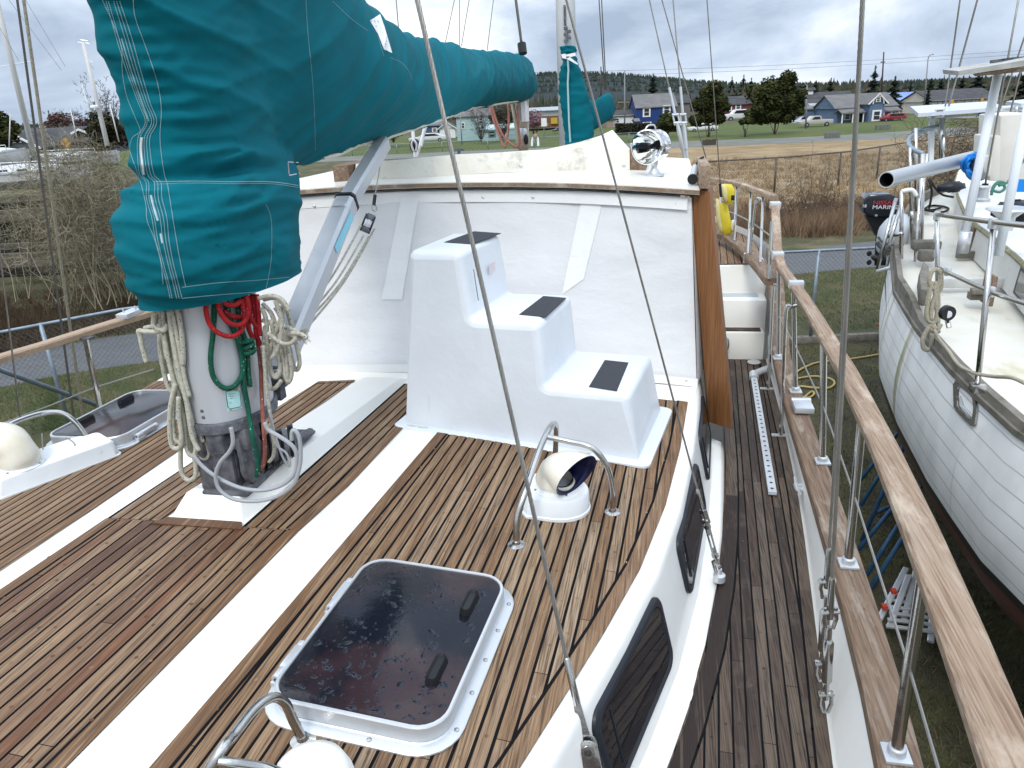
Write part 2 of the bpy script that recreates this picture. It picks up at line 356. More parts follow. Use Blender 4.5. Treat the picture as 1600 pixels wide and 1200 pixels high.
blades('verge_grass_right', 20000, along(near3, -6.5, -.05, (1, 14)), .09, .007, [(.035, .06, .014), (.08, .095, .03), (.16, .125, .06)], 'short grass verge behind the right fence')
blades('bank_grass', 42000, along(far3, .1, 9, (-40, -6)), .42, .009, [(.022, .015, .010), (.06, .036, .022), (.12, .075, .042), (.04, .036, .018), (.075, .045, .028)], 'brown dead grass and weeds on the bank beyond the left road', clump=1500)
blades('field_grass', 30000, lambda: (ru(-3, 34), ru(37, 78)), .40, .022, [(.17, .11, .06), (.31, .215, .12), (.42, .31, .18)], 'tall dry grass in the field beyond the right road', lean=.35, clump=1400)
def brushspot():
    for k in range(20):
        x_ = ru(-2, 26); y_ = 34.2 + (x_ * .16 if x_ > 8 else 0) + abs(random.gauss(0, 3.2))
        if noise.noise(Vector((x_ * .35, y_ * .3, 5))) > -.1 - (.35 if y_ < 38 else 0): return (x_, y_)
    return (x_, y_)
blades('brush', 30000, brushspot, .80, .011, [(.06, .038, .026), (.17, .11, .066), (.30, .20, .12), (.11, .07, .045), (.24, .165, .10)], 'rust brown brush and brambles along the far side of the road', lean=.45, clump=520)
blades('yard_weeds', 34000, lambda: (ru(.6, 7.6), ru(1.5, 19)), .085, .007, [(.022, .032, .008), (.055, .065, .018), (.13, .105, .05), (.07, .08, .03), (.17, .14, .08)], 'weeds and moss growing in the dirt between the two boats', clump=1300)
# ---------------- hills and forests
hm = mat('forest_hill', (.014, .022, .024), .95, var=(.022, .032, .034), vscale=.05, bump=[(.2, 3)], detail=10)
hill = M(); rows = []
def hillz(x, y):
    px = 0
    return 0
ridge = [(-1, 0), (0, 0)]
for j in range(9):
    rows.append([])
    for i in range(70):
        u = i / 69; ang = math.radians(-48 + 96 * u)                 # angle from the heading, + to the right
        base_d = 620 + j * 60
        dg_ = math.degrees(ang); prof = 13 * math.exp(-((dg_ - 4) / 10.0) ** 2) + 9 * math.exp(-((dg_ + 5) / 25) ** 2) + 3 + 1.5 * noise.noise(Vector((u * 9, 0, 3)))
        zz = prof * math.sin(min(j, 8) / 8 * math.pi / 2) * (base_d / 700) * 1.15
        d = Hd * math.cos(ang) + R0 * math.sin(ang)
        p = d * base_d / math.cos(ang) * 1.0; rows[-1].append(Vector((p.x, p.y, max(zz - .5, -.5))))
hill.grid(rows); ho = hill.build('hills', hm, local=True, smooth='all'); tag(ho, kind='structure')
conm = mat('conifer_mass', (.018, .030, .028), .95, pv=[(.014, .024, .022), (.03, .045, .038), (.05, .06, .04)])
def cone_tree(m, b, h, r, tiers=4, n=7):
    for k in range(tiers):
        z0 = h * (.12 + .8 * k / tiers); z1 = h * (.12 + .8 * (k + 1.5) / tiers); rr = r * (1 - k / tiers) * ru(.8, 1.1)
        ring = [b + Vector((math.cos(6.283 * i / n + k) * rr * ru(.65, 1.15), math.sin(6.283 * i / n + k) * rr * ru(.65, 1.15), z0 + ru(-.03, .03) * h)) for i in range(n)]
        m.av = rnd(); m.add(ring + [b + Vector((ru(-.05, .05) * r, 0, min(z1, h)))], [(i, (i + 1) % n, n) for i in range(n)])
fo = M()
for i in range(5200):
    j = random.choice([3, 4, 5, 6, 7, 8, 8, 8, 8]); i0 = random.randrange(6, 64); p = rows[j][i0].lerp(rows[j][i0 + 1], rnd())
    cone_tree(fo, p + Vector((0, 0, -1)), ru(4, 7.5), ru(2.2, 3.8), 3, 5)
tag(fo.build('far_forest', conm), 'dark conifer forest covering the distant hill', 'forest', kind='stuff')
# nearer tree belt behind the houses
fb = M()
for i in range(1500):
    ang = math.radians(ru(-44, 44)); dd = ru(260, 420); q = Hd * dd + R0 * (math.tan(ang) * dd)
    cone_tree(fb, Vector((q.x, q.y, 0)), ru(4, 9.5) * (1 + .15 * noise.noise(Vector((ang * 9, 0, 0)))), ru(1.6, 3), 3, 6)
beltm = mat('tree_belt', (.02, .035, .02), .95, pv=[(.016, .028, .018), (.035, .045, .022), (.085, .065, .045), (.03, .042, .025)])
tag(fb.build('tree_belt', beltm), 'mixed dark trees behind the houses', 'trees', kind='stuff')
# ================================================================ THE BOAT WE STAND ON
TC = -1.70
boat = thing('sailboat', 'large white sailboat with teak decks that the photo is taken from, filling the foreground', 'sailboat', (TC, 3, 0))
ET = [(-4.6, -1.75), (-3.4, -1.5), (-1.5, -1.2), (0, -.78), (.8, -.49), (1.324, -.316), (1.473, -.27), (1.85, -.155), (2.219, -.055), (2.686, .032), (3.242, .100), (3.839, .15), (4.3, .175), (5.84, .24)]
def te(s): return itp(s, ET)
LO = .42
def tl(s): return 2 * TC - te(s) + LO
SS = [-4.6, -3.4, -2.4, -1.5, -.8, -.3, 0, .3, .6, .8, 1.0, 1.2, 1.324, 1.473, 1.66, 1.85, 2.03, 2.219, 2.45, 2.686, 2.96, 3.242, 3.54, 3.839, 4.1, 4.3]
# cabin top skin
m = M(); m.grid([[K(t, s, zc(t)) for t in [tl(s) + (te(s) - tl(s)) * k / 16 for k in range(17)]] for s in SS]); m.f = [f[::-1] for f in m.f]
m.f = [f[::-1] for f in m.f]
m.build('cabin_top', gel, boat, smooth='all')
PROF = [(0, 0), (.03, .000), (.044, -.003), (.056, -.012), (.063, -.026), (.068, -.046), (.145, -.425), (.218, -.455), (.226, -.54)]
for side in (1, -1):
    m = M()
    m.grid([[K((te(s) if side > 0 else tl(s)) + side * (0 if abs(o) < 1e-6 else o), s, zc(te(s)) + z - (0.001 if o == 0 else 0)) for o, z in PROF] for s in SS])
    m.build('cabin_side', gelside, boat, smooth=True)
def wallx(s, z): return te(s) + .070 + (zc(te(s)) - .046 - z) * .2033
# ---- planks
def clip(poly, ax, v, sgn):   # keep sgn*(p.ax - v) >= 0, ax a 2-vector
    out = []
    for i in range(len(poly)):
        a, b = poly[i], poly[(i + 1) % len(poly)]; da = sgn * (a[0] * ax[0] + a[1] * ax[1] - v); db = sgn * (b[0] * ax[0] + b[1] * ax[1] - v)
        if da >= 0: out.append(a)
        if da * db < 0: t = da / (da - db); out.append((a[0] + (b[0] - a[0]) * t, a[1] + (b[1] - a[1]) * t))
    return out
def planks(name, poly, slope, pitch, gap, zf, m_, parent, trims=(), joint=(1.6, 3.6), off=0., plugs=True, up=.0035):
    """poly in (t, s); planks run along (slope, 1)."""
    m = M(); ln = math.hypot(slope, 1); ax = (1 / ln, -slope / ln); al = (slope / ln, 1 / ln)
    us = [p[0] * ax[0] + p[1] * ax[1] for p in poly]; vs = [p[0] * al[0] + p[1] * al[1] for p in poly]
    u = min(us) + off
    k = 0
    while u < max(us):
        v = min(vs) - rnd() * joint[1]; strip_v = rnd()
        while v < max(vs):
            v2 = v + ru(*joint); pl = clip(clip(poly, ax, u + gap / 2, 1), ax, u + pitch - gap / 2, -1)
            if len(pl) > 2: pl = clip(clip(pl, al, v + .0012, 1), al, v2 - .0012, -1)
            if len(pl) > 2:
                m.av = min(1, max(0, strip_v * .5 + rnd() * .5)); m.add([K(p[0], p[1], zf(p[0]) + up) for p in pl], [list(range(len(pl)))])
                if plugs:
                    q = v + .12
                    while q < v2:
                        for dv in (0,):
                            c = (ax[0] * (u + pitch / 2) + al[0] * q, ax[1] * (u + pitch / 2) + al[1] * q)
                            if inpoly(c, poly):
                                m.av = random.choice([0, .5, .5, .68, .35, .83]); m.add([K(c[0] + .0062 * math.cos(a * .785), c[1] + .0062 * math.sin(a * .785), zf(c[0]) + up + .0006) for a in range(8)], [list(range(8))])
                        q += ru(.16, .26)
            v = v2
        u += pitch; k += 1
    # caulk bed
    b = M(); nseg = 10
    pl = poly
    bb = []
    for i in range(nseg):
        lo = min(us) + (max(us) - min(us)) * i / nseg; hi = min(us) + (max(us) - min(us)) * (i + 1) / nseg
        q = clip(clip(poly, ax, lo, 1), ax, hi, -1)
        if len(q) > 2: b.add([K(p[0], p[1], zf(p[0]) + .0022) for p in q], [list(range(len(q)))])
    o = m.build(name, m_, parent)
    b.build('caulking', caulk, o)
    for tr in trims:      # margin planks: polyline of (t,s), width
        t_ = M(); P, wd = tr
        rows_ = []
        for i, p in enumerate(P):
            a = P[max(i - 1, 0)]; c = P[min(i + 1, len(P) - 1)]; d = Vector((c[0] - a[0], c[1] - a[1])).normalized(); n_ = Vector((d.y, -d.x))
            rows_.append((p, (p[0] - n_.x * wd, p[1] - n_.y * wd)))
        t_.av = .4
        for i in range(len(P) - 1):
            (a, b_), (c, d) = rows_[i], rows_[i + 1]
            if i % 5 == 0: t_.av = ru(.2, .8)
            q = [a, c, d, b_]; t_.add([K(p[0], p[1], zf(p[0]) + up + .0012) for p in q], [(0, 1, 2, 3)])
        # black seam beside it
        s_ = M()
        for i in range(len(P) - 1):
            (a, b_), (c, d) = rows_[i], rows_[i + 1]
            e1 = (b_[0] + (b_[0] - a[0]) / wd * gap * 1.15, b_[1] + (b_[1] - a[1]) / wd * gap * 1.15); e2 = (d[0] + (d[0] - c[0]) / wd * gap * 1.15, d[1] + (d[1] - c[1]) / wd * gap * 1.15)
            s_.add([K(p[0], p[1], zf(p[0]) + up + .0006) for p in (b_, d, e2, e1)], [(0, 1, 2, 3)])
        t_.build('margin_plank', deckwood if m_ is wetwood else m_, o); s_.build('seam', caulk, o)
    return o
def inpoly(p, poly):
    c = False; j = len(poly) - 1
    for i in range(len(poly)):
        if (poly[i][1] > p[1]) != (poly[j][1] > p[1]) and p[0] < (poly[j][0] - poly[i][0]) * (p[1] - poly[i][1]) / (poly[j][1] - poly[i][1]) + poly[i][0]: c = not c
        j = i
    return c
# port panel (right of the second white strip)
edge = [(te(s), s) for s in [-2.5, -1.5, -.8, 0, .4, .8, 1.1, 1.324, 1.473, 1.66, 1.85, 2.03, 2.219, 2.45, 2.686, 2.96, 3.242, 3.54, 3.83]]
pan = [(-1.40, -2.5)] + edge + [(-1.02, 3.80)]
planks('teak_panel', pan, .045, .0455, .0090, zc, deckwood, boat, trims=[(edge, .047), ([(-1.02, 3.8), (-1.073, 3.045), (-1.161, 1.775), (-1.207, 1.147), (-1.28, 0), (-1.40, -2.5)], .047)], off=.01)
# centre panel, both sides of the mast plinth
cpl = [(-2.42, -2.5), (-1.60, -2.5), (-1.49, 0), (-1.414, 1.111), (-1.328, 2.103), (-1.286, 2.567), (-1.25, 3.2), (-1.24, 3.77), (-1.46, 3.77), (-1.571, 2.20), (-1.925, 2.20), (-1.75, 3.79), (-2.01, 3.76), (-2.09, 3.0), (-2.167, 2.256), (-2.214, 1.725), (-2.30, .5)]
cpl1 = [(-2.42, -2.5), (-1.60, -2.5), (-1.49, 0), (-1.414, 1.111), (-1.335, 2.20), (-2.172, 2.20), (-2.214, 1.725), (-2.30, .5)]
planks('teak_panel', cpl1, .055, .0515, .0088, zc, wetwood, boat, trims=[([(-1.335, 2.20), (-1.414, 1.111), (-1.49, 0), (-1.60, -2.5)][::-1], .047), ([(-2.42, -2.5), (-2.30, .5), (-2.214, 1.725), (-2.172, 2.2)][::-1], .047)])
planks('teak_panel', [(-1.571, 2.203), (-1.335, 2.203), (-1.286, 2.567), (-1.25, 3.2), (-1.24, 3.77), (-1.452, 3.77)], .075, .0455, .0090, zc, deckwood, boat, off=.012, trims=[([(-1.335, 2.203), (-1.286, 2.567), (-1.25, 3.2), (-1.24, 3.77)], .05)])
planks('teak_panel', [(-2.172, 2.203), (-1.925, 2.203), (-1.765, 3.80), (-1.985, 3.765), (-2.09, 3.0)], .09, .0455, .0090, zc, deckwood, boat, off=.012, trims=[([(-1.985, 3.765), (-1.765, 3.80)][::-1], .03)])
# starboard panel (far left)
lp = [(-2.52, -2.5), (-2.40, .5), (-2.328, 1.84), (-2.29, 2.247), (-2.267, 2.81), (-2.22, 3.78)] + [(tl(s), s) for s in (3.83, 3.242, 2.686, 2.219, 1.66, .8, 0, -1.5, -2.5)]
planks('teak_panel', lp, .055, .0455, .0094, zc, deckwood, boat, trims=[([(-2.52, -2.5), (-2.40, .5), (-2.328, 1.84), (-2.29, 2.247), (-2.267, 2.81), (-2.22, 3.78)], .047)])
# mitred teak trim in front of the plinth
m = M(); z0 = zc(-1.75)
for q in ([(-1.945, 2.175), (-1.555, 2.175), (-1.585, 2.225), (-1.905, 2.225)],): m.add([K(p[0], p[1], z0 + .009) for p in q] + [K(p[0], p[1], z0) for p in q], [(0, 1, 2, 3)] + [(i, 4 + i, 4 + (i + 1) % 4, (i + 1) % 4) for i in range(4)])
m.build('plinth_trim', wetwood, boat)
# mast plinth: long white raised beam running aft
m = M()
B = [(-1.905, 2.225), (-1.585, 2.225), (-1.445, 3.86), (-1.735, 3.86)]
T = [(-1.865, 2.305), (-1.625, 2.305), (-1.485, 3.80), (-1.705, 3.80)]
m.hexa([K(p[0], p[1], zc(p[0]) - .002) for p in B], [K(p[0], p[1], zc(p[0]) + (.078 if i < 2 else .024)) for i, p in enumerate(T)])
m.build('mast_plinth', gel, boat, bev=.006)
# side windows
def window(s0, s1, z0, z1, skew=0, r=.055):
    P = []
    for (cx, cz, a0) in ((s1 - r, z0 - r, 0), (s0 + r, z0 - r, 90), (s0 + r, z1 + r, 180), (s1 - r, z1 + r, 270)):
        for k in range(7): a = math.radians(a0 + 15 * k); P.append((cx + r * math.cos(a), cz + r * math.sin(a)))
    P = [(p[0] + skew * (z0 - p[1]), p[1]) for p in P]
    def pt(p, o): return K(wallx(p[0], p[1]) + o, p[0], p[1])
    cs, cz = (s0 + s1) / 2, (z0 + z1) / 2
    def inset(p, d): return (p[0] + (cs - p[0]) * d / abs(s1 - s0) * 2, p[1] + (cz - p[1]) * d / abs(z1 - z0) * 2)
    m = M(); n = len(P)
    rings = [[pt(p, -.004) for p in P], [pt(p, .008) for p in P], [pt(inset(p, .006), .014) for p in P], [pt(inset(p, .022), .014) for p in P], [pt(inset(p, .028), .004) for p in P], [pt(inset(p, .028), -.01) for p in P]]
    m.loft(rings, cap=False); fr = m.build('window', rubber, boat, smooth=True)
    m = M(); m.add([pt(inset(p, .027), .0105) for p in P], [list(range(n))]); m.build('pane', glassw, fr)
    m = M(); m.tube([pt((s0 + .10, z0 - .05), .0115), pt((s0 + .10, z1 + .05), .0115)], .003, 5); m.build('divider', rubber, fr)
window(1.56, 2.165, -1.588, -1.885, .03)
window(2.50, 3.22, -1.605, -1.875, .06)
window(3.50, 4.10, -1.612, -1.89, .06)
window(.1, 1.1, -1.605, -1.885, .06)
# ---- side deck
DZ = -2.0
ot = [(-3, -.62), (-1.5, .02), (0, .36), (1, .49), (1.885, .570), (2.8, .66), (3.471, .725), (4.6, .79), (5.84, .83)]
def ti(s): return te(s) + .2255
sd = [-3, -2, -1, -.3, .3, .8, 1.2, 1.6, 2.0, 2.4, 2.8, 3.2, 3.6, 4.0, 4.4, 4.9, 5.4, 5.84]
dpoly = [(ti(s) - .01, s) for s in sd] + [(itp(s, ot), s) for s in sd[::-1]]
zd = lambda t: DZ
ie = [(ti(s), s) for s in sd]; oe = [(itp(s, ot), s) for s in sd]
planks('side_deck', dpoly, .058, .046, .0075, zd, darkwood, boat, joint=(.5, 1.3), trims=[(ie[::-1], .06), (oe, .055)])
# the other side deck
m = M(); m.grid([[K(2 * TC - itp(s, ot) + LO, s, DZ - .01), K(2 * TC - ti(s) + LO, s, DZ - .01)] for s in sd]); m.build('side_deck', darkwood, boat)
# ---- bulwark, cap rail, hull
CI = [(-4, -.75), (-3, -.35), (-1.5, .2), (0, .46), (1, .565), (1.668, .611), (2.031, .646), (2.565, .675), (3.343, .703), (3.9, .72), (4.641, .745), (5.766, .811), (6.752, .88)]
def ci(s): return itp(s, CI)
sb = [-4, -3, -2, -1, -.3, .3, .8, 1.2, 1.6, 2.0, 2.4, 2.8, 3.2, 3.6, 4.0, 4.6, 5.2, 5.84]
for sg in (1, -1):
    g = (lambda t: t) if sg > 0 else (lambda t: 2 * TC - t + LO)
    zo = 0 if sg > 0 else -.27
    m = M(); m.grid([[K(g(t), s, z + zo) for t, z in ((itp(s, ot) - .012, DZ + .001), (itp(s, ot) - .004, DZ + .012), (itp(s, ot) + .004, DZ + .03), (ci(s) + .004, -1.806), (ci(s) + .012, -1.786))] for s in sb])
    m.build('bulwark', gelside, boat, smooth='all')
    # cap rail
    m = M(); rings = []
    for s in sb + [6.2, 6.7]:
        dz = zo + (0 if s < 5.2 else max(0, (s - 5.2)) * .33); w_ = .118
        rings.append([K(g(ci(s)), s, -1.80 + dz), K(g(ci(s) + w_), s, -1.80 + dz), K(g(ci(s) + w_), s, -1.752 + dz), K(g(ci(s) + w_ - .008), s, -1.745 + dz), K(g(ci(s) + .008), s, -1.745 + dz), K(g(ci(s)), s, -1.752 + dz)])
    m.loft(rings); m.build('cap_rail', capwood, boat, smooth=True)
HB = [(-7.0, .02), (-6.2, .5), (-5, .9)] + [(s_, ci(s_) + .112 - TC) for s_ in (-4, -3, -1.5, 0, 1, 2, 3, 4, 5, 5.8, 6.7)] + [(7.5, 2.5), (9, 2.1), (10.5, 1.5), (11.3, 1.1)]
m = M(); rings = []
for s, hb in HB:
    zt = -1.80 + (max(0, s - 5.2) * .33 if s < 6.9 else .56) + (max(0, -s - 1) * .05)
    kz = -5.2 if -3 < s < 8 else -5.2 + min(2.4, (abs(s - 2.5) - 5.5) * .6)
    sec = [(1.0, zt), (.99, zt - .35), (.975, zt - .8), (.94, zt - 1.4), (.85, zt - 2.0), (.6, zt - 2.6), (.3, zt - 3.0), (.06, min(zt - 3.1, kz))]
    rings.append([K(TC + hb * a, s, z) for a, z in sec] + [K(TC + LO - hb * a, s, z - .27) for a, z in sec[::-1]])
m.loft(rings, closed=False); m.build('hull', gelside, boat, smooth='all')
m = M(); m.add(rings[-1], [list(range(len(rings[-1])))]); m.build('transom', gelside, boat)
# foredeck, out of view ahead of the cabin
m = M(); m.grid([[K(2 * TC - ci(s) + LO, s, -1.99), K(ci(s), s, -1.99)] for s in (-4, -3.6, -3.1)] ); m.build('foredeck', darkwood, boat)
# ---- handrails and stanchions
RI = [(-2.5, .02), (-1, .30), (0, .44), (1.036, .538), (1.322, .570), (1.75, .614), (2.26, .655), (3.003, .700), (4.132, .728), (5.0, .725)]
RW = [(-2, .096), (1.3, .095), (3, .077), (5, .062)]
sr = [-2.5, -1.5, -.5, .2, .7, 1.036, 1.2, 1.4, 1.6, 1.8, 2.0, 2.26, 2.6, 3.0, 3.4, 3.8, 4.2, 4.6, 5.0]
m = M(); rings = []
for s in sr:
    a = itp(s, RI); w_ = itp(s, RW); z = -1.055
    rings.append([K(a + .004, s, z - .036), K(a + w_ - .004, s, z - .036), K(a + w_, s, z - .030), K(a + w_, s, z - .008), K(a + w_ - .008, s, z), K(a + .008, s, z), K(a, s, z - .008), K(a, s, z - .030)])
m.loft(rings); m.build('handrail', railwood, boat, smooth=True)
# the rail climbs to the aft deck and sweeps round
def railseg(name, P, w_, h_, m_, wf=None):
    P = [Vector(p) for p in P]; m = M(); rings = []
    for i, p in enumerate(P):
        d = (P[min(i + 1, len(P) - 1)] - P[max(i - 1, 0)]); d.z = 0; d.normalize(); n_ = Vector((d.y, -d.x, 0)) * w_ / 2; u = Vector((0, 0, h_ / 2))
        rings.append([p - n_ - u, p + n_ - u, p + n_ + u * .6, p + n_ * .85 + u, p - n_ * .85 + u, p - n_ + u * .6])
    m.loft(rings); return m.build(name, m_, boat, smooth=True)
c0 = K(.757, 4.98, -1.075); c1 = ons(1211, 313, 5.75)
A0 = onz(1215, 402, -1.045); A1 = onz(1211, 318, -.80)
railseg('handrail', [c0, A0 + Vector((0, -.05, 0))], .06, .036, railwood)
railseg('handrail', [A0, A1], .062, .036, railwood)
aftp = catmull([onz(x, y, -.80) for x, y in ((1211, 309), (1185, 299), (1150, 287), (1109, 280))], 6)
aftp += [aftp[-1] + Vector((-.35, .3, 0)), aftp[-1] + Vector((-1.0, .55, 0)), aftp[-1] + Vector((-2.2, .7, 0))]
railseg('handrail', aftp, .058, .036, railwood)
for p, q in ((A0, A1), (A1, A0)):
    d = (q - p).normalized(); m = M(); m.box(p + d * .03, (.074, .10, .05), rot=Matrix.Rotation(0, 3, 'Z')); m.build('rail_joint', silver, boat, bev=.004)
m = M(); m.box(K(.762, 4.45, -1.055), (.082, .045, .045)); m.build('rail_clamp', silver, boat, bev=.004)
def stanchion(b, top, r=.0165, base=True, parent=boat, bent=None):
    m = M(); b = Vector(b); top = Vector(top)
    P = [b, top] if not bent else catmull([b, b.lerp(top, .5), b.lerp(top, .88), top + bent * .5 + Vector((0, 0, .03)), top + bent], 6)
    m.tube(P, r, 12); o = m.build('stanchion', stain, parent, smooth=True)
    if base:
        m = M(); m.box(b + Vector((0, 0, .004)), (.070, .070, .012)); m.lathe([(.026, 0), (.024, .03), (.019, .034)], b, n=14); m.build('base_plate', silver, o, bev=.003)
    return o
stb = [((1400, 1180), (1426, 870)), ((1325, 882), (1344, 650)), ((1285, 722), (1291, 540))]
STT = []
for (bx, by), (tx, ty) in stb:
    b = onz(bx, by, -1.742); a = itp(b.y, RI) + itp(b.y, RW) / 2; t_ = Vector((a - .004, b.y - .01, ZE - 1.09)); stanchion(b, t_); STT.append((b, t_))
for (px_, py_) in ((1243, 612), (1216, 560)):
    b = onz(px_, py_, -1.742); a = .757; t_ = Vector((a, b.y, ZE - 1.09)); stanchion(b, t_, .0145); STT.append((b, t_))
for s in (.35, -1.2):
    b = K(ci(s) + .06, s, -1.742); stanchion(b, K(itp(s, RI) + .044, s, -1.09)); STT.insert(0, (b, K(itp(s, RI) + .044, s, -1.09)))
# bent inner gate bars standing on the side deck
for foot, top_, hook in (((1220, 681), (1228, 487), (1244, 477)), ((1200, 608), (1208, 452), (1220, 443))):
    b = onz(foot[0], foot[1], -1.995); tt = vert_ = None
    sy = b.y + .05; tp = ons(top_[0], top_[1], sy); hk = ons(hook[0], hook[1], sy + .02)
    m = M(); m.tube(catmull([b, b.lerp(tp, .5), tp, tp.lerp(hk, .45) + Vector((0, 0, .012)), hk], 6), .012, 10); o = m.build('gate_bar', stain, boat, smooth=True)
    m = M(); m.box(b + Vector((0, 0, .004)), (.11, .03, .008)); m.build('base_plate', silver, o)
lr = [onz(x_, y_, -1.12) for x_, y_ in ((-60, 582), (0, 560), (65, 541), (130, 520), (185, 503), (232, 489), (262, 478))]; lr = [lr[0] + (lr[0] - lr[1]) * 3] + lr; lr.append(lr[-1] + (lr[-1] - lr[-2]).normalized() * .8)
m = M(); rings = []
for p in lr: rings.append([p + Vector((x_, 0, z_)) for x_, z_ in ((-.04, -.018), (.04, -.018), (.04, .010), (.032, .018), (-.032, .018), (-.04, .010))])
m.loft(rings); m.build('handrail', mat('pale_rail_teak', (.40, .30, .21), .6, var=(.32, .22, .15), vscale=1, stretch=(150, 5, 150), bump=[(1, .003, (190, 7, 190))]), boat, smooth=True)
for (tx, ty), (bx, by) in (((133, 526), (163, 668)), ((-30, 580), (10, 760))):
    t_ = onz(tx, ty, -1.13); b = ons(bx, by, t_.y + .02); b = t_ + (b - t_).normalized() * .64; m = M(); m.tube([b, t_], .0165, 10); m.build('stanchion', stain, boat, smooth=True)
    m = M(); m.box(t_ + Vector((0, 0, -.006)), (.09, .05, .008)); m.build('rail_bracket', castalu, boat)
m = M(); c = onz(204, 492, -1.10); m.box(c + Vector((0, 0, .01)), (.08, .16, .03)); m.tube([c + Vector((-.02, -.03, 0)), c + Vector((-.02, -.03, .05))], .005, 6); m.tube([c + Vector((.02, .03, 0)), c + Vector((.02, .03, .05))], .005, 6); m.build('rail_clamp', silver, boat, bev=.003)
m = M(); m.tube([onz(x_, y_, -1.45) for x_, y_ in ((-60, 690), (0, 663), (75, 635), (150, 605), (240, 577))], .0042, 6); m.build('lifeline', wirem, boat, smooth=True)
# lower lifeline wire running through the stanchions
P = [(b.lerp(t_, .47)) for b, t_ in STT]
P = sorted(P, key=lambda p: p.y)
m = M(); m.tube(P, .0042, 6); m.build('lifeline', wirem, boat, smooth=True)
# hinged gate fitting on the cap rail and the horn cleat below it
m = M(); c = onz(1254, 640, -1.735); m.box(c + Vector((0, 0, .018)), (.105, .13, .035)); m.tube([c + Vector((-.055, .07, .03)), c + Vector((.055, .07, .03))], .016, 10); m.build('gate_hinge', silver, boat, bev=.004)
m = M(); c = onz(1262, 762, -1.88); 
m.box(c + Vector((-.01, 0, 0)), (.012, .075, .05)); m.tube([c + Vector((-.02, -.02, 0)), c + Vector((-.045, -.02, 0))], .011, 8); m.tube([c + Vector((-.02, .02, 0)), c + Vector((-.045, .02, 0))], .011, 8)
m.tube(catmull([c + Vector((-.05, -.085, .012)), c + Vector((-.052, -.03, 0)), c + Vector((-.052, .03, 0)), c + Vector((-.05, .085, .012))], 5), [.007] * 5 + [.012] * 6 + [.007] * 5, 8); m.build('horn_cleat', castalu and silver, boat, smooth=True)
# ---- aft steps, aft deck
SX0, SX1 = -.2, .80
stp = [(5.84, -2.0), (5.845, -1.77), (6.0, -1.77), (5.99, -1.54), (6.25, -1.54), (6.2, -1.31)]
m = M()
for i, (s0, zt) in enumerate(((5.84, -1.77), (5.965, -1.54), (6.20, -1.31))):
    s1 = (6.0, 6.26, 6.5)[i]
    m.box(K((SX0 + SX1) / 2, (s0 + s1 + .3) / 2, (zt - 2.05) / 2), (SX1 - SX0 + .0 + i * .03, s1 - s0 + .3, zt + 2.05))
m.build('aft_steps', gel, boat, bev=.012)
m = M(); m.box(K(.60, 5.905, -1.767), (.34, .085, .010)); m.build('step_grate', darkwood, boat)
m = M(); m.box(K(.58, 6.12, -1.537), (.36, .10, .006)); m.build('step_pad', mat('pale_step_pad', (.42, .47, .52), .6), boat, bev=.003)
m = M(); c = onz(1124, 535, -1.86); c = K(.51, 5.83, -1.86); m.tube(catmull([c + Vector((-.05, 0, .055)), c + Vector((.0, -.03, .05)), c + Vector((.012, -.035, 0)), c + Vector((0, -.03, -.05)), c + Vector((-.05, 0, -.055))], 5), .008, 8); m.build('grab_handle', stain, boat, smooth=True)
apoly = [(-3.5, 6.22), (.77, 6.22), (.84, 6.6), (.83, 7.3), (.62, 8.4), (.2, 9.6), (-.3, 10.4), (-3.0, 10.4)]
planks('aft_deck', apoly, .05, .055, .007, lambda t: -1.305, deckwood, boat, plugs=False)
m = M(); m.box(K(-1.65, 8.3, -1.5), (3.6, 4.1, .36)); m.build('aft_cabin', gel, boat)
# aft cap rail
capa = catmull([onz(x, y, -1.22) for x, y in ((1207, 440), (1184, 412), (1160, 388), (1137, 372), (1117, 364))], 6)
capa += [capa[-1] + Vector((-.6, .7, 0)), capa[-1] + Vector((-1.5, 1.1, 0))]
railseg('cap_rail', capa, .10, .05, capwood)
for (px_, py_), (qx, qy) in (((1202, 436), (1206, 345)), ((1188, 411), (1192, 305)), ((1169, 396), (1173, 297)), ((1147, 377), (1151, 291)), ((1124, 364), (1126, 284))):
    b = onz(px_, py_, -1.2); t_ = ons(qx, qy, b.y); m = M(); t_ = onz(qx, qy, -.82); m.tube([b, t_], .0115, 10); m.build('stanchion', stain, boat, smooth=True)
b = onz(1172, 398, -1.2); q = ons(1180, 318, b.y); h = ons(1189, 312, b.y)
m = M(); m.tube(catmull([b, q, h], 6), .011, 8); m.build('gate_bar', stain, boat, smooth=True)
m = M(); m.tube(catmull([onz(x, y, -1.02) for x, y in ((1203, 368), (1188, 357), (1170, 345), (1148, 334), (1112, 322))], 6), .006, 6); m.build('lifeline', stain, boat, smooth=True)
# chock at the deck corner
m = M(); c = onz(1170, 404, -1.24); 
for r_ in (.035,):
    m.tube([c + Vector((x_, 0, z_)) for x_, z_ in ((-.035, -.03), (.035, -.03), (.035, .04), (-.035, .04))], .009, 8, closed=True)
m.build('chock', silver, boat, smooth=True)
# deck filler plate and seacock ring
m = M(); c = onz(1178, 566, -1.99); m.lathe([(.052, 0), (.05, .006), (.03, .007), (.0, .007)], c, n=18); m.build('deck_filler', silver, boat, smooth=True)
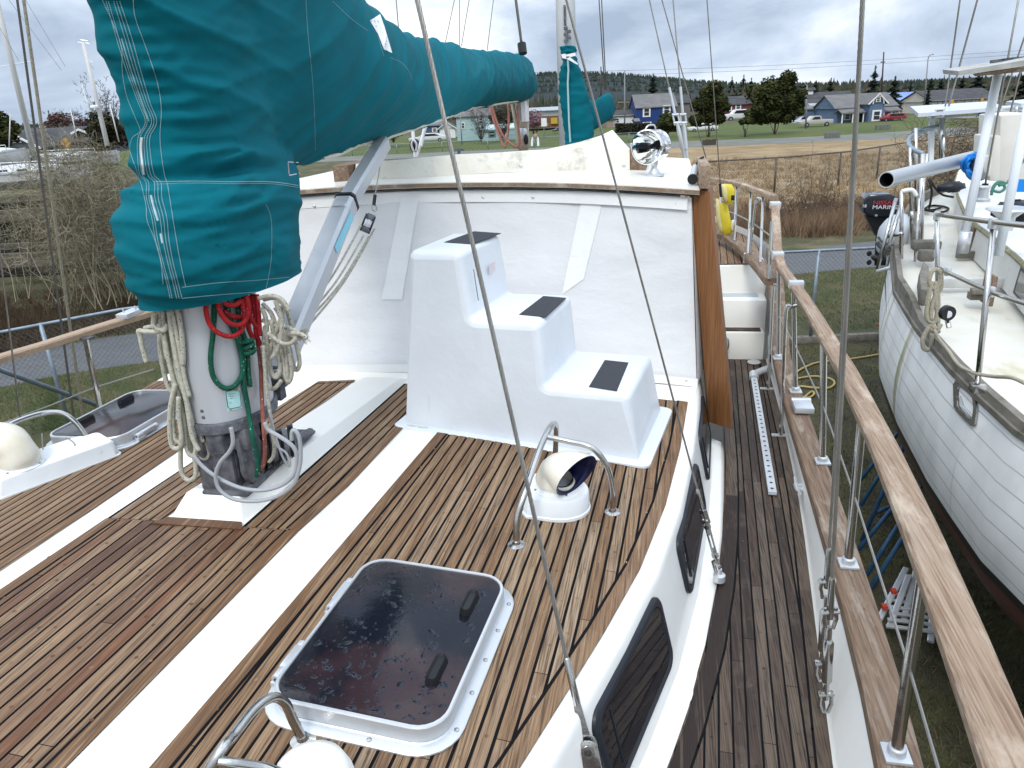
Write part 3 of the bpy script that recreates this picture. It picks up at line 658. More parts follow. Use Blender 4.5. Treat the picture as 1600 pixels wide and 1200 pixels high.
# ---- pilothouse: canvas front, roof, post
DB = [(-3.45, 3.80, -1.555), (-2.9, 3.86, -1.505), (-2.177, 3.927, -1.478), (-1.502, 3.958, -1.472), (-.7, 4.02, -1.50), (.0, 4.07, -1.548), (.21, 4.083, -1.572)]
def rz_(t): return -.392 - .075 * ((t + 1.45) / 1.65) ** 2
RF = [(-3.1, 4.14), (-2.4, 4.18), (-1.5, 4.22), (-.5, 4.21), (.15, 4.14)]   # roof front edge s(t)
def rs(t): return itp(t, RF)
m = M(); rows_ = []
for k in range(41):
    u = k / 40; r_ = []
    for j in range(91):
        v = j / 90; tb = -2.84 + v * 3.045; tt = -2.62 + v * 2.76
        b = K(tb, itp(tb, [(d[0], d[1]) for d in DB]), itp(tb, [(d[0], d[2]) for d in DB]) + .004); t_ = K(tt, rs(tt) + .035, rz_(tt) - .05)
        p = b.lerp(t_, u); p.y += .018 * math.sin(u * 3.14) * (1 + .6 * noise.noise(Vector((v * 6, u * 2, 0)))) + .007 * noise.noise(Vector((v * 7, u * 3, 2))) + .003 * (1 - abs(noise.noise(Vector((v * 4 + u * 2, u * 6 - v * 2, 7)))) * 3); r_.append(p)
    rows_.append(r_)
m.grid(rows_); m.v = m.v
dod = m.build('windscreen_cover', canvas, boat, smooth='all')
bvd = BVHTree.FromPolygons([v.copy() for v in m.v], m.f)
def ond(x, y, off=.004):
    d = ray(x, y); h_ = bvd.ray_cast(EYE, d.normalized())
    return h_[0] - d.normalized() * off if h_[0] else ons(x, y, 4.0)
# straps, hem and snaps sewn on the cover
for q in ([(628, 303), (655, 303), (628, 468), (596, 468)], [(910, 305), (944, 305), (912, 436), (878, 460)], [(930, 306), (940, 306), (925, 350), (916, 350)]):
    m = M(); n_ = 8
    m.grid([[ond(q[0][0] + (q[3][0] - q[0][0]) * k / n_, q[0][1] + (q[3][1] - q[0][1]) * k / n_), ond(q[1][0] + (q[2][0] - q[1][0]) * k / n_, q[1][1] + (q[2][1] - q[1][1]) * k / n_)] for k in range(n_ + 1)])
    m.build('strap', canvasstrip, dod)
m = M(); m.grid([[K(d[0], d[1] - .006, d[2] + .004), K(d[0] * .999, d[1] - .004, d[2] + .055)] for d in [(-2.84, 3.867, -1.503)] + DB[2:]]); m.build('hem', canvasstrip, dod)
m = M(); m.grid([[K(-2.6 + 2.72 * k / 24, rs(-2.6 + 2.72 * k / 24) + .024, rz_(-2.6 + 2.72 * k / 24) - .055), K(-2.6 + 2.72 * k / 24, rs(-2.6 + 2.72 * k / 24) + .016, rz_(-2.6 + 2.72 * k / 24) - .115)] for k in range(25)]); m.build('valance', canvasstrip, dod)
for x_, y_ in ((491, 322), (755, 308), (833, 308), (1056, 318), (493, 571), (1072, 594)):
    m = M(); c = ond(x_, y_, .006); m.lathe([(.010, 0), (.009, .004), (.004, .007)], c, ax=(0, -1, .3), n=10); m.build('snap', silver, dod, smooth=True)
# side curtain (short return) with the loose lower corner
m = M(); P0 = K(.205, 4.083, -1.57); 
top_ = K(.14, 4.175, -.515)
m.grid([[K(.207, 4.083, -1.56), K(.255, 4.25, -1.50), K(.272, 4.42, -1.60)], [K(.19, 4.10, -1.25), K(.238, 4.28, -1.22), K(.25, 4.44, -1.25)], [K(.165, 4.14, -.85), K(.205, 4.30, -.85), K(.215, 4.46, -.85)], [top_, K(.165, 4.32, -.52), K(.175, 4.48, -.52)]]); m.build('side_curtain', canvas, boat, smooth='all')
# roof slab
m = M(); tv = [-2.72 + 2.90 * j / 20 for j in range(21)]
def ring(sf, dz): return [K(t, sf(t), rz_(t) + dz) for t in tv]
front = lambda t: rs(t)
back = lambda t: 6.3
rows_ = [[K(t, rs(t) + k / 8 * (6.3 - rs(t)), rz_(t) + .0) for t in tv] for k in range(9)]
m.grid(rows_); m.grid([[K(t, rs(t), rz_(t) - .03) for t in tv], rows_[0]]); m.grid([[rows_[k][-1] for k in range(9)], [rows_[k][-1] - Vector((0, 0, .03)) for k in range(9)]])
m.grid([[K(t, rs(t) + .02, rz_(t) - .04) for t in tv], [K(t, 6.3, rz_(t) - .04) for t in tv]])
m.build('pilothouse_roof', gel, boat, smooth=True)
m = M(); m.loft([[K(t, rs(t) - .010, rz_(t) - .025), K(t, rs(t) + .02, rz_(t) - .025), K(t, rs(t) + .02, rz_(t) - .004), K(t, rs(t) - .012, rz_(t) - .006)] for t in tv]); m.build('roof_edge_trim', railwood, boat, smooth=True)
for sg in (1, -1):
    g = (lambda t: t) if sg > 0 else (lambda t: -2.52 - t)
    m = M(); m.quad(K(g(.35), 4.3, -2.0), K(g(.35), 6.3, -2.0), K(g(.12), 6.3, -.5), K(g(.12), 4.3, -.5)); m.build('pilothouse_side', gelside, boat)
m = M(); m.quad(K(-2.8, 6.28, -1.6), K(.2, 6.28, -1.6), K(.1, 6.28, -.5), K(-2.6, 6.28, -.5)); m.build('pilothouse_back', gelside, boat)
# the tall teak post at the door, and the plank edge on top
m = M()
pb = [onz(1107, 660, -1.80), onz(1144, 672, -1.80), onz(1144, 672, -1.80) + Vector((.03, .30, 0)), onz(1107, 660, -1.80) + Vector((.0, .30, 0))]
pt_ = [onz(1079, 305, -.50), onz(1109, 305, -.50), None, None]
pt_ = [Vector((pb[0].x - .150, pb[0].y + .10, ZE - .47)), Vector((pb[1].x - .180, pb[1].y + .10, ZE - .47)), Vector((pb[1].x - .15, pb[1].y + .38, ZE - .47)), Vector((pb[0].x - .15, pb[0].y + .38, ZE - .47))]
m.hexa(pb, pt_); m.build('door_post', postwood, boat, bev=.008)
m = M(); q = [Vector(p) for p in pt_]; e0 = K(.165, 4.05, -.42); 
m.box(K(.205, 4.42, -.40), (.052, .62, .12)); m.build('roof_side_board', railwood, boat, bev=.006)
# ================================================================ MAST, BOOM, SAIL COVER
MX, MY = -1.70, 2.48
mast = thing('mast', 'thick grey main mast standing on the white plinth, seen below the big teal cover', 'mast', (MX, MY, ZE - 1.43))
def ell(c, a, b, z, n=28): return [Vector((c[0] + b * math.cos(6.2832 * k / n), c[1] + a * math.sin(6.2832 * k / n), ZE + z)) for k in range(n)]
m = M(); m.loft([ell((MX, MY), .195, .152, z) for z in (-1.085, -.9, -.62)] + [ell((MX, MY + .08), .12, .11, z) for z in (-.5, 0, 1.2, 3, 6)]); m.build('mast_tube', alu, mast, smooth=True)
m = M(); m.loft([ell((MX, MY), a, b, z) for a, b, z in ((.19, .148, -1.125), (.206, .163, -1.12), (.208, .165, -1.085), (.204, .160, -1.078), (.19, .15, -1.076))]); m.build('mast_collar', castalu, mast, smooth=True)
mb = M()
mb.box((MX - .005, MY + .10, ZE - 1.385), (.225, .48, .03)); mb.box((MX + .010, MY + .13, ZE - 1.390), (.205, .62, .02))
for i, (ax_, ay_) in enumerate(((-.10, -.06), (-.10, .12), (.095, -.11), (.02, -.155))):
    mb.box((MX + ax_, MY + ay_, ZE - 1.165), (.075, .07, .09))
mb.box((MX, MY - .02, ZE - 1.26), (.13, .24, .27)); mb.box((MX - .02, MY - .135, ZE - 1.27), (.16, .05, .24)); mb.box((MX - .03, MY + .08, ZE - 1.28), (.19, .06, .24))
mb.build('mast_step', castalu, mast, bev=.01)
m = M()   # rounded cheek of the sheave box facing the viewer
cx = Vector((MX + .085, MY - .075, ZE - 1.285)); P = [cx + Vector((0, math.cos(a) * .085, math.sin(a) * .095)) for a in [math.radians(-200 + 20 * k) for k in range(12)]] + [cx + Vector((0, .03, .13)), cx + Vector((0, -.085, .13))]
m.prism(P, (.022, 0, 0)); m.build('sheave_cheek', castalu, mast, bev=.006)
m = M(); m.tube([cx + Vector((.02, 0, .01)), cx + Vector((.032, 0, .01))], .012, 10); m.build('axle_pin', silver, mast)
for k in range(4):
    m = M(); c = Vector((MX + .05 - k * .0, MY + .03 + .0, ZE - 1.30)); c = Vector((MX + .10 + .026 * (k - 1), MY - .01 + .052 * k, ZE - 1.30))
    m.lathe([(.030, -.014), (.078, -.012), (.072, -.005), (.072, .005), (.078, .012), (.030, .014)], c, ax=(1, .55, 0), n=22); m.build('sheave', black, mast, smooth=True)
# screws and sticker on the tube
for x_, y_ in ((316, 642), (318, 652)):
    c = None
    d = ray(x_, y_).normalized(); bv = None
    t_ = 0
    for k in range(600):
        p = EYE + d * (2.2 + k * .004)
        if ((p.x - MX) / .152) ** 2 + ((p.y - MY) / .195) ** 2 < 1: c = p; break
    m = M(); m.ball(c, .0075, 5); m.build('rivet', castalu, mast, smooth=True)
def onmast(x, y, o=.002):
    d = ray(x, y).normalized()
    for k in range(2400):
        p = EYE + d * (2.0 + k * .001)
        if ((p.x - MX) / (.152 + o)) ** 2 + ((p.y - MY) / (.195 + o)) ** 2 < 1: return p
    return EYE + d * 2.9
stk = mat('sticker_blue', (.42, .66, .66), .5, var=(.35, .60, .60), vscale=30, dirt=((.32, .27, .10), 30, .56, .6))
def patch_on(px4, fn, name, m_, parent, n_=6):
    a, b, c, d = [Vector((q[0], q[1], 0)) for q in px4]; m = M()
    m.grid([[fn(*(a.lerp(b, j / n_).lerp(d.lerp(c, j / n_), i / n_))[:2]) for j in range(n_ + 1)] for i in range(n_ + 1)])
    return m.build(name, m_, parent)
so_ = patch_on([(350, 609), (375, 604), (379, 637), (355, 643)], onmast, 'sticker', stk, mast)
# sticker frame and tiny lettering lines
fr = [(353, 612), (371, 608), (375, 612), (377, 633), (374, 636), (359, 639), (356, 636), (353, 616)]
m = M(); m.tube([onmast(x_, y_, .0035) for x_, y_ in fr], .0011, 4, closed=True); m.build('sticker_border', black, so_)
m = M()
for k, (xa, xb, y_) in enumerate(((357, 368, 616), (357, 366, 619.5), (359, 364, 623), (358, 362, 630))): m.tube([onmast(xa, y_, .003), onmast(xb, y_ - .8, .003)], .0007, 3)
m.build('sticker_lettering', black, so_)
# winch/cleat box behind the mast tube
m = M(); c = ons(432, 588, 2.72); m.box(c, (.06, .07, .11)); m.box(c + Vector((.0, .0, -.08)), (.04, .05, .05)); m.build('mast_cleat', castalu, mast, bev=.005)
# ---- main sail cover
cov = M()
SL = [(-.76, .39, .215, .135), (-.66, .395, .218, .13), (-.60, .405, .225, .12), (-.52, .42, .24, .105), (-.44, .43, .248, .105), (-.36, .44, .248, .13), (-.28, .46, .24, .17), (-.22, .475, .222, .205), (-.16, .45, .19, .21), (-.10, .39, .165, .19), (-.02, .40, .165, .20), (.1, .43, .175, .21), (.3, .46, .19, .21), (.5, .47, .195, .20), (.8, .46, .19, .18), (1.2, .42, .17, .14), (1.6, .36, .15, .1)]
def sell(z, a, b, d, n=40):
    out = []
    for k in range(n):
        th_ = 6.2832 * k / n; c_, s_ = math.cos(th_), math.sin(th_); p = .88
        out.append(K(MX + b * math.copysign(abs(c_) ** p, c_), MY + d + a * math.copysign(abs(s_) ** p, s_), z))
    return out
cov.loft([sell(*q) for q in SL])
BM = [(2.62, -.25, 1.45, .17), (2.9, -.245, 1.28, .21), (3.15, -.235, 1.10, .235), (3.4, -.22, .95, .25), (3.8, -.19, .76, .26), (4.2, -.16, .605, .262), (4.6, -.135, .53, .25), (4.85, -.12, .485, .24), (5.2, -.10, .485, .225), (5.7, -.07, .482, .205), (6.3, -.03, .475, .19), (6.9, 0, .485, .175), (7.5, .02, .50, .165), (8.2, .035, .52, .155), (8.8, .045, .53, .145), (9.2, .055, .53, .13), (9.45, .09, .48, .09), (9.52, .16, .40, .05)]
def bsec(s, zb, zt, w_, n=32):
    out = []; tcen = -1.70 + .06 * (s - 2.5) / 7; h_ = zt - zb; wl = min(h_ * .62, .42)
    for k in range(n):
        a = 6.2832 * k / n; u = math.sin(a); c_ = math.cos(a)
        zz = zb + h_ * (u + 1) / 2
        # full low down, narrowing to the top ridge
        f = (zz - zb) / h_; prof = (math.sin(min(f / .42, 1) * math.pi / 2) ** .55) * (1 if f < .35 else (1 - ((f - .35) / .65) ** 1.7) ** .62)
        prof = max(prof, .02)
        out.append(K(tcen + math.copysign(w_ * prof, c_) * (abs(c_) ** .15 if abs(c_) > 1e-3 else 0), s, zz))
    return out
cov.loft([bsec(*q) for q in BM])
me = bpy.data.meshes.new('tmp'); me.from_pydata([tuple(v) for v in cov.v], [], cov.f)
bm = bmesh.new(); bm.from_mesh(me); bmesh.ops.remove_doubles(bm, verts=bm.verts, dist=1e-4); bmesh.ops.recalc_face_normals(bm, faces=bm.faces); bm.to_mesh(me); bm.free()
to = bpy.data.objects.new('tmp', me); C.objects.link(to)
rm = to.modifiers.new('r', 'REMESH'); rm.mode = 'VOXEL'; rm.voxel_size = .0125
smd = to.modifiers.new('s', 'SMOOTH'); smd.iterations = 22; smd.factor = .7
dg = bpy.context.evaluated_depsgraph_get(); em = bpy.data.meshes.new_from_object(to.evaluated_get(dg)); bpy.data.objects.remove(to)
nv = len(em.vertices); VV = np.empty(nv * 3); em.vertices.foreach_get('co', VV); VV = VV.reshape(-1, 3)
NN = np.empty(nv * 3); em.vertices.foreach_get('normal', NN); NN = NN.reshape(-1, 3)
FS = [tuple(p.vertices) for p in em.polygons]
def ridge(v, k=1.6): return 1 - abs(noise.noise(v)) * k
def cr3(v):
    a = 1 - min(1, abs(noise.noise(v)) * 2.2); return a * a
OUTV = []
for i in range(nv):
    x_, y_, z_ = VV[i]; z_ -= ZE; n_ = Vector(NN[i]); d = 0
    wm = max(0, min(1, (3.15 - y_) / .5)); wb = 1 - wm
    wx = .16 * noise.noise(Vector((x_ * 1.3, y_ * 1.3, z_ * 1.3))); wz = .12 * noise.noise(Vector((x_ * 1.6 + 9, y_ * 1.6, z_ * 1.6)))
    if wm > 0:
        low = max(0, min(1, (.10 - z_) / .25)); al = y_ * .8 + x_ * .9; zz = z_ + wz
        # broad drag folds in the upper part, gathers lower down
        d += wm * (1 - low * .7) * (.022 * cr3(Vector((al * .8 + 2, zz * 3.4 + al * 1.5, 1))) + .005 * cr3(Vector((al * 2.4, zz * 17 + al * 5, 14))) + .006 * cr3(Vector((al * 2 + 5, zz * 10 - al * 6, 19))) + .016 * cr3(Vector((al * 1.2, zz * 6.5 - al * 1.2, 8))) - .012)
        d += wm * low * (.020 * cr3(Vector((al * 1.3, zz * 7.5 + al * .5, 4))) + .011 * cr3(Vector((al * 2.2, zz * 15 - al * .8, 6))) + .006 * cr3(Vector((al * 3, zz * 27 + al * 2, 16))) - .010)
        d += wm * .022 * noise.noise(Vector((x_ * 2.5, y_ * 2.5, z_ * 2.0)))
        d -= wm * .034 * math.exp(-((z_ + .165 + .03 * (y_ - 2.4)) / .024) ** 2) - wm * .014 * math.exp(-((z_ + .115 + .05 * (y_ - 2.4)) / .03) ** 2)
    if wb > 0:
        u = z_ - (y_ - 3.0) * .62 + wx
        d += wb * (.017 * cr3(Vector((u * 3.4, (y_ + z_) * .45, 0))) + .008 * cr3(Vector((u * 7.5, (y_ + z_) * .7, 7))) + .0045 * cr3(Vector((u * 15, (y_ + z_) * 1.2, 17))) - .011) * max(.25, min(1, 1.6 - 1.5 * (z_ - .05)))
        d += wb * .020 * noise.noise(Vector((y_ * 1.6, z_ * 2.0, x_ * 2)))
        if y_ > 5.0: d += wb * min(1, (y_ - 5.0) / 2) * .009 * cr3(Vector((y_ * 1.7 + z_ * 2.8, z_ * .6, 11)))
    if wm > 0 and y_ < 2.55:
        zf_ = max(0, 1 - abs((x_ + 1.60) + .25 * (z_ - .1)) / .13); d += .006 * zf_ * math.sin(z_ * 120 + 3 * noise.noise(Vector((x_ * 9, z_ * 7, 0))))
    p = Vector((x_, y_, z_ + ZE)) + n_ * d
    OUTV.append(p)
bm = bmesh.new(); vs_ = [bm.verts.new(p) for p in OUTV]
for f in FS: bm.faces.new([vs_[i] for i in f])
bmesh.ops.bisect_plane(bm, geom=bm.verts[:] + bm.edges[:] + bm.faces[:], plane_co=K(MX, MY, -.615), plane_no=Vector((-.05, .03, 1)), clear_inner=True)
bm.verts.index_update(); OUTV = [v.co.copy() for v in bm.verts]; FS = [tuple(v.index for v in f.verts) for f in bm.faces]; bm.free()
cm = M(); cm.v = OUTV; cm.f = [list(f) for f in FS]; cm.a = [0] * len(FS); cm.mi = [0] * len(FS)
sc_ = thing('sail_cover', 'big teal canvas sail cover laced round the main mast and boom, filling the upper left', 'sail cover', (MX, MY, ZE - .65))
cover = cm.build('cover_cloth', teal, sc_, smooth='all')
bvc = BVHTree.FromPolygons(OUTV, FS)
def onv(x, y, off=.004, alt=None):
    d = ray(x, y).normalized(); h_ = bvc.ray_cast(EYE, d)
    if h_[0] is None: return alt
    return h_[0] - d * off
def stitch(P, name='stitching', r=.0010, dash=True, m_=thread, step=3.2, off=.0015, fill=.62):
    Q = catmull([Vector((p[0], p[1], 0)) for p in P], 8); D = [0]
    for a, b in zip(Q, Q[1:]): D.append(D[-1] + (b - a).length)
    m = M(); s_ = 0
    def at(v):
        v = min(v, D[-1]); i = int(np.searchsorted(D, v)); i = max(1, min(i, len(D) - 1)); f = (v - D[i - 1]) / max(D[i] - D[i - 1], 1e-6); return Q[i - 1].lerp(Q[i], f)
    while s_ < D[-1]:
        a = at(s_); b = at(s_ + step * (fill if dash else 1)); pa, pb = onv(a.x, a.y, off), onv(b.x, b.y, off)
        if pa is not None and pb is not None and (pa - pb).length < .06: m.tube([pa, pb], r, 4)
        s_ += step
    if m.v: return m.build(name, m_, cover)
zp = [(173, 2), (190, 60), (205, 110), (222, 160), (233, 190), (222, 215), (222, 245), (226, 273), (236, 285), (237, 310), (245, 340), (250, 375), (258, 410), (266, 440), (272, 466)]
def shift(P, dx): return [(x_ + dx * (1 + .15 * math.sin(y_ / 40)), y_) for x_, y_ in P]
for dx in (-7, -3.5, 9, 14): stitch(shift(zp, dx))
stitch(shift(zp, 4.5))
stitch([(160, 0), (178, 40), (190, 75), (191, 110), (198, 150), (212, 185), (219, 205), (207, 215), (203, 235), (212, 262), (221, 290), (228, 320), (230, 345), (240, 370), (250, 400), (255, 445)])
stitch([(208, 0), (212, 30), (230, 80), (246, 130), (252, 170), (250, 210), (252, 240), (257, 273), (262, 290), (270, 340), (280, 400), (290, 448)])
stitch([(240, 284), (300, 283), (360, 284), (420, 284), (455, 288), (480, 293)], r=.0016); stitch([(240, 288), (300, 286), (360, 287), (420, 287), (455, 291), (479, 296)])
stitch([(478, 0), (481, 50), (487, 110), (491, 170), (493, 235)])
stitch([(285, 449), (340, 442), (400, 438), (452, 433)]); stitch([(285, 466), (350, 460), (420, 455), (450, 452)])
stitch([(416, 320), (424, 345), (424, 400), (420, 430), (416, 450)])
stitch([(497, 262), (530, 245), (580, 232), (600, 222), (640, 212), (700, 186), (760, 170)])
stitch([(520, 2), (550, 30), (575, 48)]); stitch([(590, 55), (600, 88)])
stitch([(610, 90), (626, 97), (638, 110), (644, 125)])
# zipper teeth
stitch([(222, 215), (221, 235), (225, 272)], 'zipper', .005, False, mat('zip_teeth', (.62, .68, .68), .6, bump=(260, .006)), 4)
stitch([(236, 305), (241, 325), (247, 345)], 'zipper', .004, False, thread, 4); stitch([(251, 365), (254, 380)], 'zipper', .0035, False, thread, 4)
stitch(zp[1:5], 'zipper', .0022, False, mat('zip_dull', (.18, .36, .38), .6), 4)
for q in ([(558, 0), (583, 0), (594, 22), (578, 32)], [(578, 32), (594, 22), (600, 40), (590, 52)], [(590, 51), (600, 39), (613, 83), (600, 77)]):
    P = [onv(*c_, .006) for c_ in q]
    if all(p is not None for p in P): patch_on(q, lambda a, b: onv(a, b, .007, ont(a, b, -1.55)), 'white_patch', tapew, cover, 8)
# reinforcement at the gooseneck
rp = [(450, 253), (466, 254), (467, 271), (452, 274)]
for i in range(4): stitch([rp[i], rp[(i + 1) % 4]] if i != 3 else [rp[3], rp[0]], 'reinforcement_edge', .0025, False, mat('reinf' + str(i), (.6, .6, .62) if i < 3 else (.5, .3, .33), .8), 4)
stitch([(478, 275), (488, 271), (497, 272), (494, 277)], 'frayed_thread', .003, False, mat('frayed_pink', (.5, .10, .14), .8), 4)
# hem at the boom foot: pale bolt rope
def bot(s):
    return itp(s, [(b[0], b[1]) for b in BM])
m = M(); fe_ = []
for x_, y_ in ((505, 257), (530, 245), (560, 235), (600, 222), (640, 209), (680, 194), (700, 187), (740, 172), (770, 164), (800, 157), (822, 153)):
    q = None
    for dy in range(8, -14, -1):
        q = onv(x_, y_ + dy, .004)
        if q is not None: break
    if q is not None: fe_.append(q)
m.tube(fe_, .009, 6); m.build('foot_edge', beige, cover, smooth=True)
# ---- boom under the cover
bo = M(); bo.loft([[K(-1.68 + .05 * math.cos(a * .5236), s, itp(s, [(b[0], b[1]) for b in BM]) + .16 + .06 * math.sin(a * .5236)) for a in range(12)] for s in (2.7, 4, 6, 8, 9.42)])
bmo = bo.build('boom', alu, smooth=True); tag(bmo, 'main boom mostly hidden inside the teal sail cover', 'boom')
# ---- boom vang strut and its tackle
vg = thing('boom_vang', 'grey metal strut with a light blue sticker slanting from mast to boom', 'boom vang', (MX + .05, 2.9, ZE - 1.1))
v0 = ont(428, 590, -1.63); v1 = ont(593, 232, -1.62); v2 = ont(541, 318, -1.62)
def rect_tube(m, a, b, w_, h_, n=4):
    a, b = Vector(a), Vector(b); d = (b - a).normalized(); sd_ = d.cross(Vector((0, 0, 1))).normalized(); up_ = sd_.cross(d); m_ = w_ / 2; k_ = h_ / 2; c_ = .3
    o = [(m_, k_ * (1 - c_)), (m_ * (1 - c_), k_), (-m_ * (1 - c_), k_), (-m_, k_ * (1 - c_)), (-m_, -k_ * (1 - c_)), (-m_ * (1 - c_), -k_), (m_ * (1 - c_), -k_), (m_, -k_ * (1 - c_))]
    m.loft([[p + sd_ * x_ + up_ * y_ for x_, y_ in o] for p in (a, b)])
m = M(); rect_tube(m, v0, v2, .105, .10); m.build('lower_tube', alu, vg, smooth=True)
m = M(); rect_tube(m, v2 - (v1 - v2) * .15, v1 + (v1 - v2) * .1, .088, .084); m.build('upper_tube', alu, vg, smooth=True)
m = M(); rect_tube(m, v2, v2 + (v1 - v2).normalized() * .02, .113, .108); m.build('collar', black, vg)
dv = (v1 - v0).normalized(); sdv = dv.cross(Vector((0, 0, 1))).normalized(); upv = sdv.cross(dv)
a = v2 - dv * .08; b = v2 - dv * .36; fc = sdv * .0545
if (EYE - a).dot(sdv) < 0: fc = -fc
m = M(); m.quad(a + fc - upv * .032, a + fc + upv * .012, b + fc + upv * .012, b + fc - upv * .032); m.build('sticker', bluetape, vg)
tk = thing('vang_tackle', 'black block with four white lines, hanging by a wire from the boom beside the strut', 'block and tackle', (MX + .1, 3.5, ZE - 1))
w0 = ont(600, 238, -1.60); w1 = ont(586, 305, -1.60)
m = M(); m.tube([w0 + Vector((0, .02, .05)), w1], .0035, 6); m.build('wire', wirem, tk)
m = M(); m.tube([w1, ont(584, 320, -1.60)], .010, 8); m.build('wire_boot', black, tk)
m = M(); c = ont(585, 325, -1.60); m.tube([c + Vector((.014 * math.cos(k), 0, .018 * math.sin(k) )) for k in [i * .785 for i in range(8)]], .004, 6, closed=True); m.build('shackle', stain, tk)
bc = ont(576, 350, -1.60); bd = (ont(584, 330, -1.60) - ont(568, 369, -1.60)).normalized(); bs_ = bd.cross(Vector((-.8, -1, 0))).normalized(); bn_ = bs_.cross(bd)
for off, hw, mt_ in ((-.024, .040, black), (.024, .040, black)):
    m = M(); P = [bc + bn_ * off + bd * v + bs_ * u for u, v in ((-.018, .055), (.018, .055), (.042, .02), (.042, -.03), (.018, -.055), (-.018, -.055), (-.042, -.03), (-.042, .02))]; m.prism(P, bn_ * .010); m.build('block_cheek', black, tk, bev=.003)
m = M(); m.box(bc, (.001, .001, .001)); m.prism([bc - bn_ * .020 + bd * v + bs_ * u for u, v in ((-.012, .07), (.012, .07), (.012, -.06), (-.012, -.06))], bn_ * .045); m.build('block_strap', castalu, tk)
for i in range(2):
    m = M(); m.lathe([(.01, -.014), (.034, -.013), (.028, 0), (.034, .013), (.01, .014)], bc - bd * .012 + bn_ * (i * .024 - .008), ax=bn_, n=16); m.build('sheave', whitep, tk, smooth=True)
for (ax_, ay_), (bx_, by_) in (((564, 352), (462, 503)), ((568, 368), (468, 506)), ((576, 370), (474, 508)), ((585, 358), (480, 512))):
    p0, p1 = ont(ax_, ay_, -1.60), ont(bx_, by_, -1.60); md = p0.lerp(p1, .5) - Vector((0, 0, .035)); m = M(); m.tube(catmull([p0, md, p1], 8), .0055, 8); m.build('line', ropeb, tk, smooth=True)
lb = ont(470, 512, -1.61); m = M(); m.box(lb, (.05, .05, .07)); m.build('lower_block', black, tk, bev=.008)
# ---- rope hanks hanging on the mast
def rope(P, s, r, m_, name='rope', parent=None, on=False, n=5):
    pts = [ons(p[0], p[1], p[2] if len(p) > 2 else s) for p in P]
    if on: pts = [onmast(p[0], p[1], r + .004 + (s - 2.3)) if abs(onmast(p[0], p[1], r + .004).z) < 90 and p[1] < 668 and 270 < p[0] < 436 else q for p, q in zip(P, pts)]
    mm = M(); mm.tube(catmull(pts, n), r, 7); return mm.build(name, m_, parent, smooth='all')
hk = thing('rope_coil', 'white rope with green flecks, coiled and hung on the left side of the mast', 'rope', ons(280, 600, 2.32)[:], group='coils of rope hung round the mast foot')
S_ = 2.30
for P in ([(262, 468), (246, 482), (240, 500), (243, 512), (256, 516), (262, 506)],
          [(262, 512), (246, 518), (226, 518), (217, 517), (219, 526), (223, 545), (229, 566)],
          [(226, 513), (240, 510), (256, 511), (266, 516)],
          [(252, 498), (250, 540), (256, 580), (264, 606), (274, 612), (279, 598), (273, 560), (262, 520), (258, 494)],
          [(258, 488), (262, 540), (276, 590), (284, 640), (298, 690), (312, 712), (322, 716), (327, 706), (318, 680), (300, 640), (290, 590), (280, 540), (272, 480)],
          [(264, 484), (270, 530), (280, 580), (292, 630), (300, 680), (311, 704)],
          [(268, 480), (280, 540), (288, 590), (296, 620)],
          [(274, 600), (266, 640), (266, 680), (270, 698), (279, 700), (284, 686), (280, 650), (279, 620)],
          [(281, 612), (284, 660), (282, 710), (284, 738), (294, 750), (305, 744), (305, 722), (297, 690), (286, 650)],
          [(256, 478), (252, 500), (258, 540), (262, 560)], [(274, 474), (281, 500), (286, 540), (286, 570)],
          [(254, 482), (258, 530), (268, 580), (280, 620), (288, 660), (292, 700), (300, 712), (306, 700), (298, 650), (284, 600), (272, 540), (266, 490)],
          [(260, 486), (266, 540), (272, 600), (270, 650), (274, 684), (281, 690), (287, 676), (284, 630), (278, 580), (268, 520)],
          [(276, 478), (284, 520), (292, 570), (300, 620), (310, 670), (318, 690)],
          [(262, 545), (270, 590), (276, 606), (283, 606), (286, 594), (279, 560), (270, 520)]):
    rope(P, S_ + ru(-.04, .03), .0094, ropew, parent=hk)
rk = thing('rope_coil', 'red rope with white flecks looped over the front of the mast under the cover', 'rope', ons(370, 500, 2.28)[:], group='coils of rope hung round the mast foot')
S_ = 2.33
for P in ([(325, 462), (322, 485), (330, 510), (350, 524), (368, 524), (380, 510), (382, 490), (376, 468)],
          [(341, 462), (343, 485), (356, 503), (372, 508), (384, 500), (388, 480), (384, 462)],
          [(345, 462), (352, 474), (366, 477), (376, 470)], [(350, 485), (362, 494), (378, 495)],
          [(388, 462), (391, 490), (388, 510), (396, 530)], [(394, 460), (399, 490), (400, 520), (407, 538)], [(401, 460), (404, 490), (406, 525)], [(380, 464), (384, 480), (394, 500), (402, 512)]):
    rope(P, 2.312 + ru(0, .03), .0092, roper, parent=rk, on=True)
gk = thing('rope_coil', 'green rope hanging in a long loop with a knot on the face of the mast', 'rope', ons(365, 560, 2.28)[:], group='coils of rope hung round the mast foot')
for P in ([(336, 470), (333, 520), (329, 560), (334, 590), (350, 606), (368, 602), (380, 580), (378, 545), (362, 510), (350, 470)],
          [(354, 470), (360, 500), (371, 530), (378, 560), (381, 600), (388, 640), (394, 680), (400, 705), (403, 730), (400, 744)],
          [(371, 462), (374, 500), (381, 525), (386, 536)], [(386, 548), (388, 580), (391, 604)]):
    rope(P, 2.30, .0098, ropeg, parent=gk, on=True)
m = M(); kc = onmast(387, 541, .03)
for k in range(3): m.tube([kc + Vector((.024 * math.cos(a), .012 * math.sin(a), .017 * (k - 1) + .008 * math.sin(a + k))) for a in [i * .63 for i in range(10)]], .0095, 6, closed=True)
m.build('knot', ropeg, gk, smooth='all')
